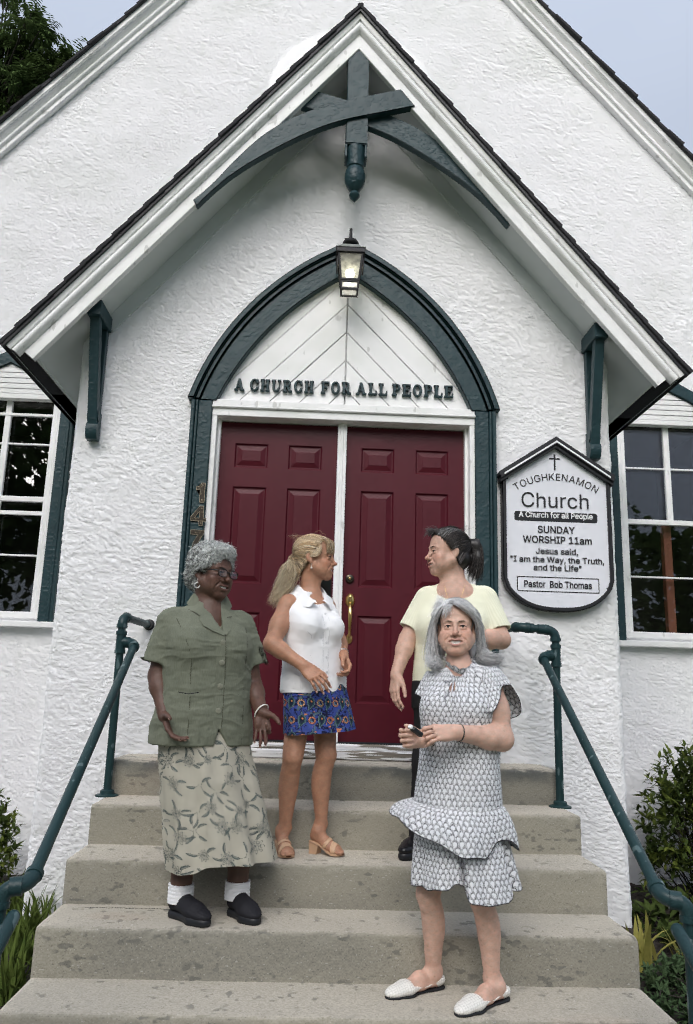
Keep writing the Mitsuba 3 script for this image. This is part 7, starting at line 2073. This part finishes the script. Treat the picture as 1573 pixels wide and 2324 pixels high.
def scatter(card, pos, d, up, size):
    """many copies of a leaf: pos, direction and rough up of each"""
    V0, F0 = card; d = d / np.linalg.norm(d, axis=1, keepdims=True)
    y = np.cross(up, d); y /= np.linalg.norm(y, axis=1, keepdims=True) + 1e-9; z = np.cross(d, y)
    V = pos[:, None] + size[:, None, None] * (V0[None, :, :1] * d[:, None] + V0[None, :, 1:2] * y[:, None] + V0[None, :, 2:] * z[:, None])
    F = F0[None] + (np.arange(len(pos)) * len(V0))[:, None, None]
    return trimesh.Trimesh(V.reshape(-1, 3), F.reshape(-1, 3), process=False)


def unit(n, rg): v = rg.normal(size=(n, 3)); return v / np.linalg.norm(v, axis=1, keepdims=True)


def shrub(key, blobs, n, L, rg, m_leaf, m_tip, per=7, base_z=-0.95):
    """blobs: rows (centre, radii); whorls of leaves on twigs"""
    C, D = [], []
    wts = np.array([np.prod(r) ** (2 / 3) for _, r in blobs]); wts /= wts.sum()
    for (c, r), w in zip(blobs, wts):
        k = int(n * w); u = unit(k, rg); u[:, 2] = np.where(u[:, 2] < -0.5, -u[:, 2], u[:, 2])
        rad = rg.uniform(.25, 1.06, (k, 1)) ** 0.45
        bump = 0.86 + 0.28 * meshkit.noise(u * 3.1 + np.array(c), 5)[:, None]
        C.append(np.array(c) + u * rad * bump * np.array(r)); D.append(u + [0, 0, .55] + 0.35 * unit(k, rg))
    C, D = np.vstack(C), np.vstack(D); D /= np.linalg.norm(D, axis=1, keepdims=True)
    out, outer = [], rg.uniform(size=len(C)) < .30
    for sel, mt in ((~outer, m_leaf), (outer, m_tip)):
        c, d = np.repeat(C[sel], per, 0), np.repeat(D[sel], per, 0)
        dd = d * rg.uniform(.2, .9, (len(c), 1)) + unit(len(c), rg) * 0.8
        pos = c + d * rg.uniform(-.03, .03, (len(c), 1)) * (L / .045)
        m = scatter(leaf_card(1, .42), pos, dd, np.array([0, 0, 1.0]) + .3 * unit(len(c), rg), L * rg.uniform(.6, 1.2, len(c)))
        add(key + '__' + ('leaves' if mt == m_leaf else 'young_leaves'), m, mt)
        labels[list(scene)[-1]] = {'kind': 'stuff'}
    tw = []
    base = np.mean([b[0] for b in blobs], 0); base = np.array([base[0], base[1], base_z])
    for i in rg.choice(len(C), min(130, len(C)), False):
        p = C[i]; mid_ = base + (p - base) * .5 + rg.normal(size=3) * .04
        tw.append(tube([base + rg.normal(size=3) * [.06, .06, 0], mid_, p], [.009, .005, .002], 5, False))
    add(key + '__stems', cat(tw), 'm_bark', True)


rg = np.random.default_rng(21)
k = thing('shrub', 'tall dark leafy shrub at the right corner of the porch', 'shrub')
shrub(k, [((2.52, .55, -.42), (.46, .40, .48)), ((2.30, .40, -.48), (.26, .26, .36)), ((2.66, .45, -.16), (.34, .30, .30)), ((2.95, .6, -.35), (.5, .4, .55)), ((2.42, .45, -.12), (.13, .13, .16)), ((2.16, .42, -.22), (.09, .09, .08)), ((2.20, .40, -.70), (.22, .22, .18)), ((2.75, .2, -.62), (.40, .35, .28))], 1150, .064, rg, 'm_shrub', 'm_shrub_light')
k = thing('shrub', 'yellow-green leafy shrub at the left corner of the porch', 'shrub')
shrub(k, [((-2.22, .35, -.56), (.28, .26, .24)), ((-2.45, .45, -.50), (.36, .30, .28)), ((-2.10, .25, -.72), (.20, .20, .20)), ((-2.35, .15, -.82), (.24, .2, .16))], 620, .050, rg, 'm_shrub', 'm_shrub_light')


def blades(key, x, y, z, n, L, w, rg, mt, lean=1.0):
    ms = []
    for i in range(n):
        a = rg.uniform(0, 2 * np.pi); l = L * rg.uniform(.6, 1.1); out = lean * rg.uniform(.25, 1.0)
        t = np.linspace(0, 1, 7)
        r = out * l * .75 * t ** 1.2; h = l * (t - .55 * out * t ** 2.2)
        cx, cy = x + rg.normal() * .03, y + rg.normal() * .03
        P = np.stack([cx + r * np.cos(a), cy + r * np.sin(a), z + h], 1)
        side = np.array([-np.sin(a), np.cos(a), 0.0]); W = w * np.array([.6, .9, 1, .95, .75, .45, .02]) * rg.uniform(.7, 1.2)
        V = np.concatenate([P - side * W[:, None], P + np.array([0, 0, -.25]) * W[:, None], P + side * W[:, None]], 0).reshape(3, 7, 3).transpose(1, 0, 2).reshape(-1, 3)
        F = []
        for q in range(6):
            o = 3 * q; F += [(o, o + 3, o + 1), (o + 1, o + 3, o + 4), (o + 1, o + 4, o + 2), (o + 2, o + 4, o + 5)]
        ms.append(trimesh.Trimesh(V, F, process=False))
    add(key + '__blades', cat(ms), mt, True)
    labels[list(scene)[-1]] = {'kind': 'stuff'}


spots = [(-1.86, .05, 'beside the yellow-green shrub, farthest back on the left'), (-1.62, -.14, 'close to the left porch corner'), (-1.60, -.42, 'in the middle of the left bed under the pipe elbow'), (-1.47, -.62, 'against the left edge of the steps, third back from the front'), (-1.50, -.88, 'in the left bed, second from the front'), (-1.40, -1.12, 'nearest the front of the left bed')]
for i, (x, y, lab) in enumerate(spots):
    k = thing('daylily', 'green strap-leaved daylily clump ' + lab, 'plant', 'daylily clumps along the left of the steps')
    blades(k, x, y, -.95, 46, .30 if i else .36, .0085, rg, 'm_blade')
k = thing('yucca', 'yellow spiky-leaved plant against the right edge of the steps', 'plant')
blades(k, 1.60, -.58, -.95, 24, .34, .013, rg, 'm_yellow_blade')
k = thing('yucca', 'smaller yellow spiky-leaved plant half hidden by the right railing post', 'plant')
blades(k, 1.86, -.48, -.95, 16, .26, .011, rg, 'm_yellow_blade')
k = thing('chrysanthemum', 'low green lobed-leaved chrysanthemum clump at the bottom right corner', 'plant')
shrub(k, [((1.62, -.98, -.93), (.22, .20, .14)), ((1.50, -1.22, -.97), (.17, .16, .13)), ((1.82, -.90, -.92), (.24, .22, .16)), ((1.66, -1.3, -.99), (.2, .2, .13))], 620, .042, rg, 'm_mum', 'm_mum')
k = thing('groundcover', 'broad-leaved dark ground plants under the right-hand shrub', 'plant')
shrub(k, [((1.98, .12, -.86), (.22, .25, .10)), ((2.25, .0, -.88), (.3, .3, .10)), ((1.95, -.30, -.90), (.12, .2, .07))], 90, .085, rg, 'm_shrub', 'm_shrub')

# ------------------------------------------------------------------ tree behind the church
def compound_tree(key, tips, rg, base, L=0.40, leaflets=7, n_leaf=9):
    """tips: leaf-tuft centres; each tuft holds pinnate leaves that hang a little"""
    P, D, U, S = [], [], [], []
    for c, r in tips:
        for _ in range(n_leaf):
            d = unit(1, rg)[0] + [0, 0, .25]; d /= np.linalg.norm(d)
            root = np.array(c) + unit(1, rg)[0] * r * rg.uniform(0, 1)
            side = np.cross(d, [0, 0, 1.0]); side /= np.linalg.norm(side) + 1e-9
            l = L * rg.uniform(.7, 1.15)
            for q in range(leaflets):
                t = .2 + .8 * q / (leaflets - 1)
                p = root + d * l * t + np.array([0, 0, -.30 * l * t * t])
                for s in ((-1, 1) if q < leaflets - 1 else (0,)):
                    dd = side * s * .9 + d * .45 + [0, 0, -.45] + rg.normal(size=3) * .15
                    P.append(p); D.append(dd); U.append(np.array([0, 0, 1.0]) + d * .2); S.append(.125 * rg.uniform(.7, 1.2))
    m = scatter(leaf_card(1, .36, .25, .2), np.array(P), np.array(D), np.array(U), np.array(S))
    add(key + '__crown', m, 'm_tree')
    labels[list(scene)[-1]] = {'kind': 'stuff'}


TREE = thing('tree', 'tall tree with feathery dark green leaves behind the church roof on the left', 'tree')
rg = np.random.default_rng(5)
tips = []
for c, r, n in [((-7.0, 9, 13.3), .55, 26), ((-6.35, 9.0, 13.15), .50, 30), ((-6.2, 9.2, 12.75), .45, 24), ((-6.7, 9.3, 12.5), .6, 36), ((-6.25, 9.1, 12.15), .5, 26), ((-5.62, 9.0, 12.85), .26, 10), ((-5.55, 9.0, 12.55), .2, 5), ((-6.9, 9, 11.8), .7, 46), ((-6.2, 9.2, 11.7), .45, 22), ((-7.3, 9, 14.3), .45, 18), ((-7.6, 9.4, 12.6), .7, 30), ((-8.3, 9.5, 13.5), 1.0, 40), ((-7.4, 9.5, 11.2), .8, 30), ((-8.5, 9.5, 11.5), 1.0, 36), ((-6.30, 9, 13.62), .16, 5)]:
    tips += [(np.array(c) + unit(1, rg)[0] * r * rg.uniform(.2, 1) ** .5, .18) for _ in range(int(n * .46))]
compound_tree(TREE, tips, rg, None)
limbs = [tube([(-8.2, 9.6, GZ), (-8.0, 9.5, 5), (-7.6, 9.4, 9.5), (-7.2, 9.3, 11.5), (-6.9, 9.2, 13.0)], [.32, .24, .16, .09, .03], 10)]
for i in rg.choice(len(tips), 120, False):
    p = np.array(tips[i][0]); z = min(p[2] - 1.1, 12.0); t = (z - 9.5) / 3.5
    a = np.array([-7.6 + .7 * t, 9.4 - .2 * t, z])
    limbs.append(tube([a, (a + p) / 2 + [0, 0, -.10], p], [.035, .022, .010], 5, False))
add(TREE + '__trunk', cat(limbs), 'm_bark', True)
# trees across the street, seen only as reflections in the window panes
P = []
for cx, cy, h, r in [(-23, -29, 19, 7.5), (-17, -28, 19, 7.5), (-11.5, -29, 18, 6.5), (-8, -32, 16, 6), (-3, -34, 13, 5), (10, -30, 7.2, 3.6), (14.5, -28, 8.6, 3.8), (19, -30, 8.4, 4.2), (26, -30, 12, 5.0), (5, -35, 8.5, 4.2)]:
    k = 3800 if cx < -7 else 1500 if cx < 8 else 900; u = unit(k, rg)
    P.append(np.array([cx, cy, h * .60]) + u * rg.uniform(.3, 1, (k, 1)) ** .5 * [r, r, h * .42] * (0.75 + .5 * meshkit.noise(u * 2.5 + cx, 3)[:, None]))
P = np.vstack(P)
tag(add('tree_line', scatter(leaf_card(1, .7), P, unit(len(P), rg), unit(len(P), rg), rg.uniform(.35, .75, len(P))), 'm_tree'), 'row of leafy trees across the street, seen as reflections in the right-hand window panes', 'tree', kind='stuff')
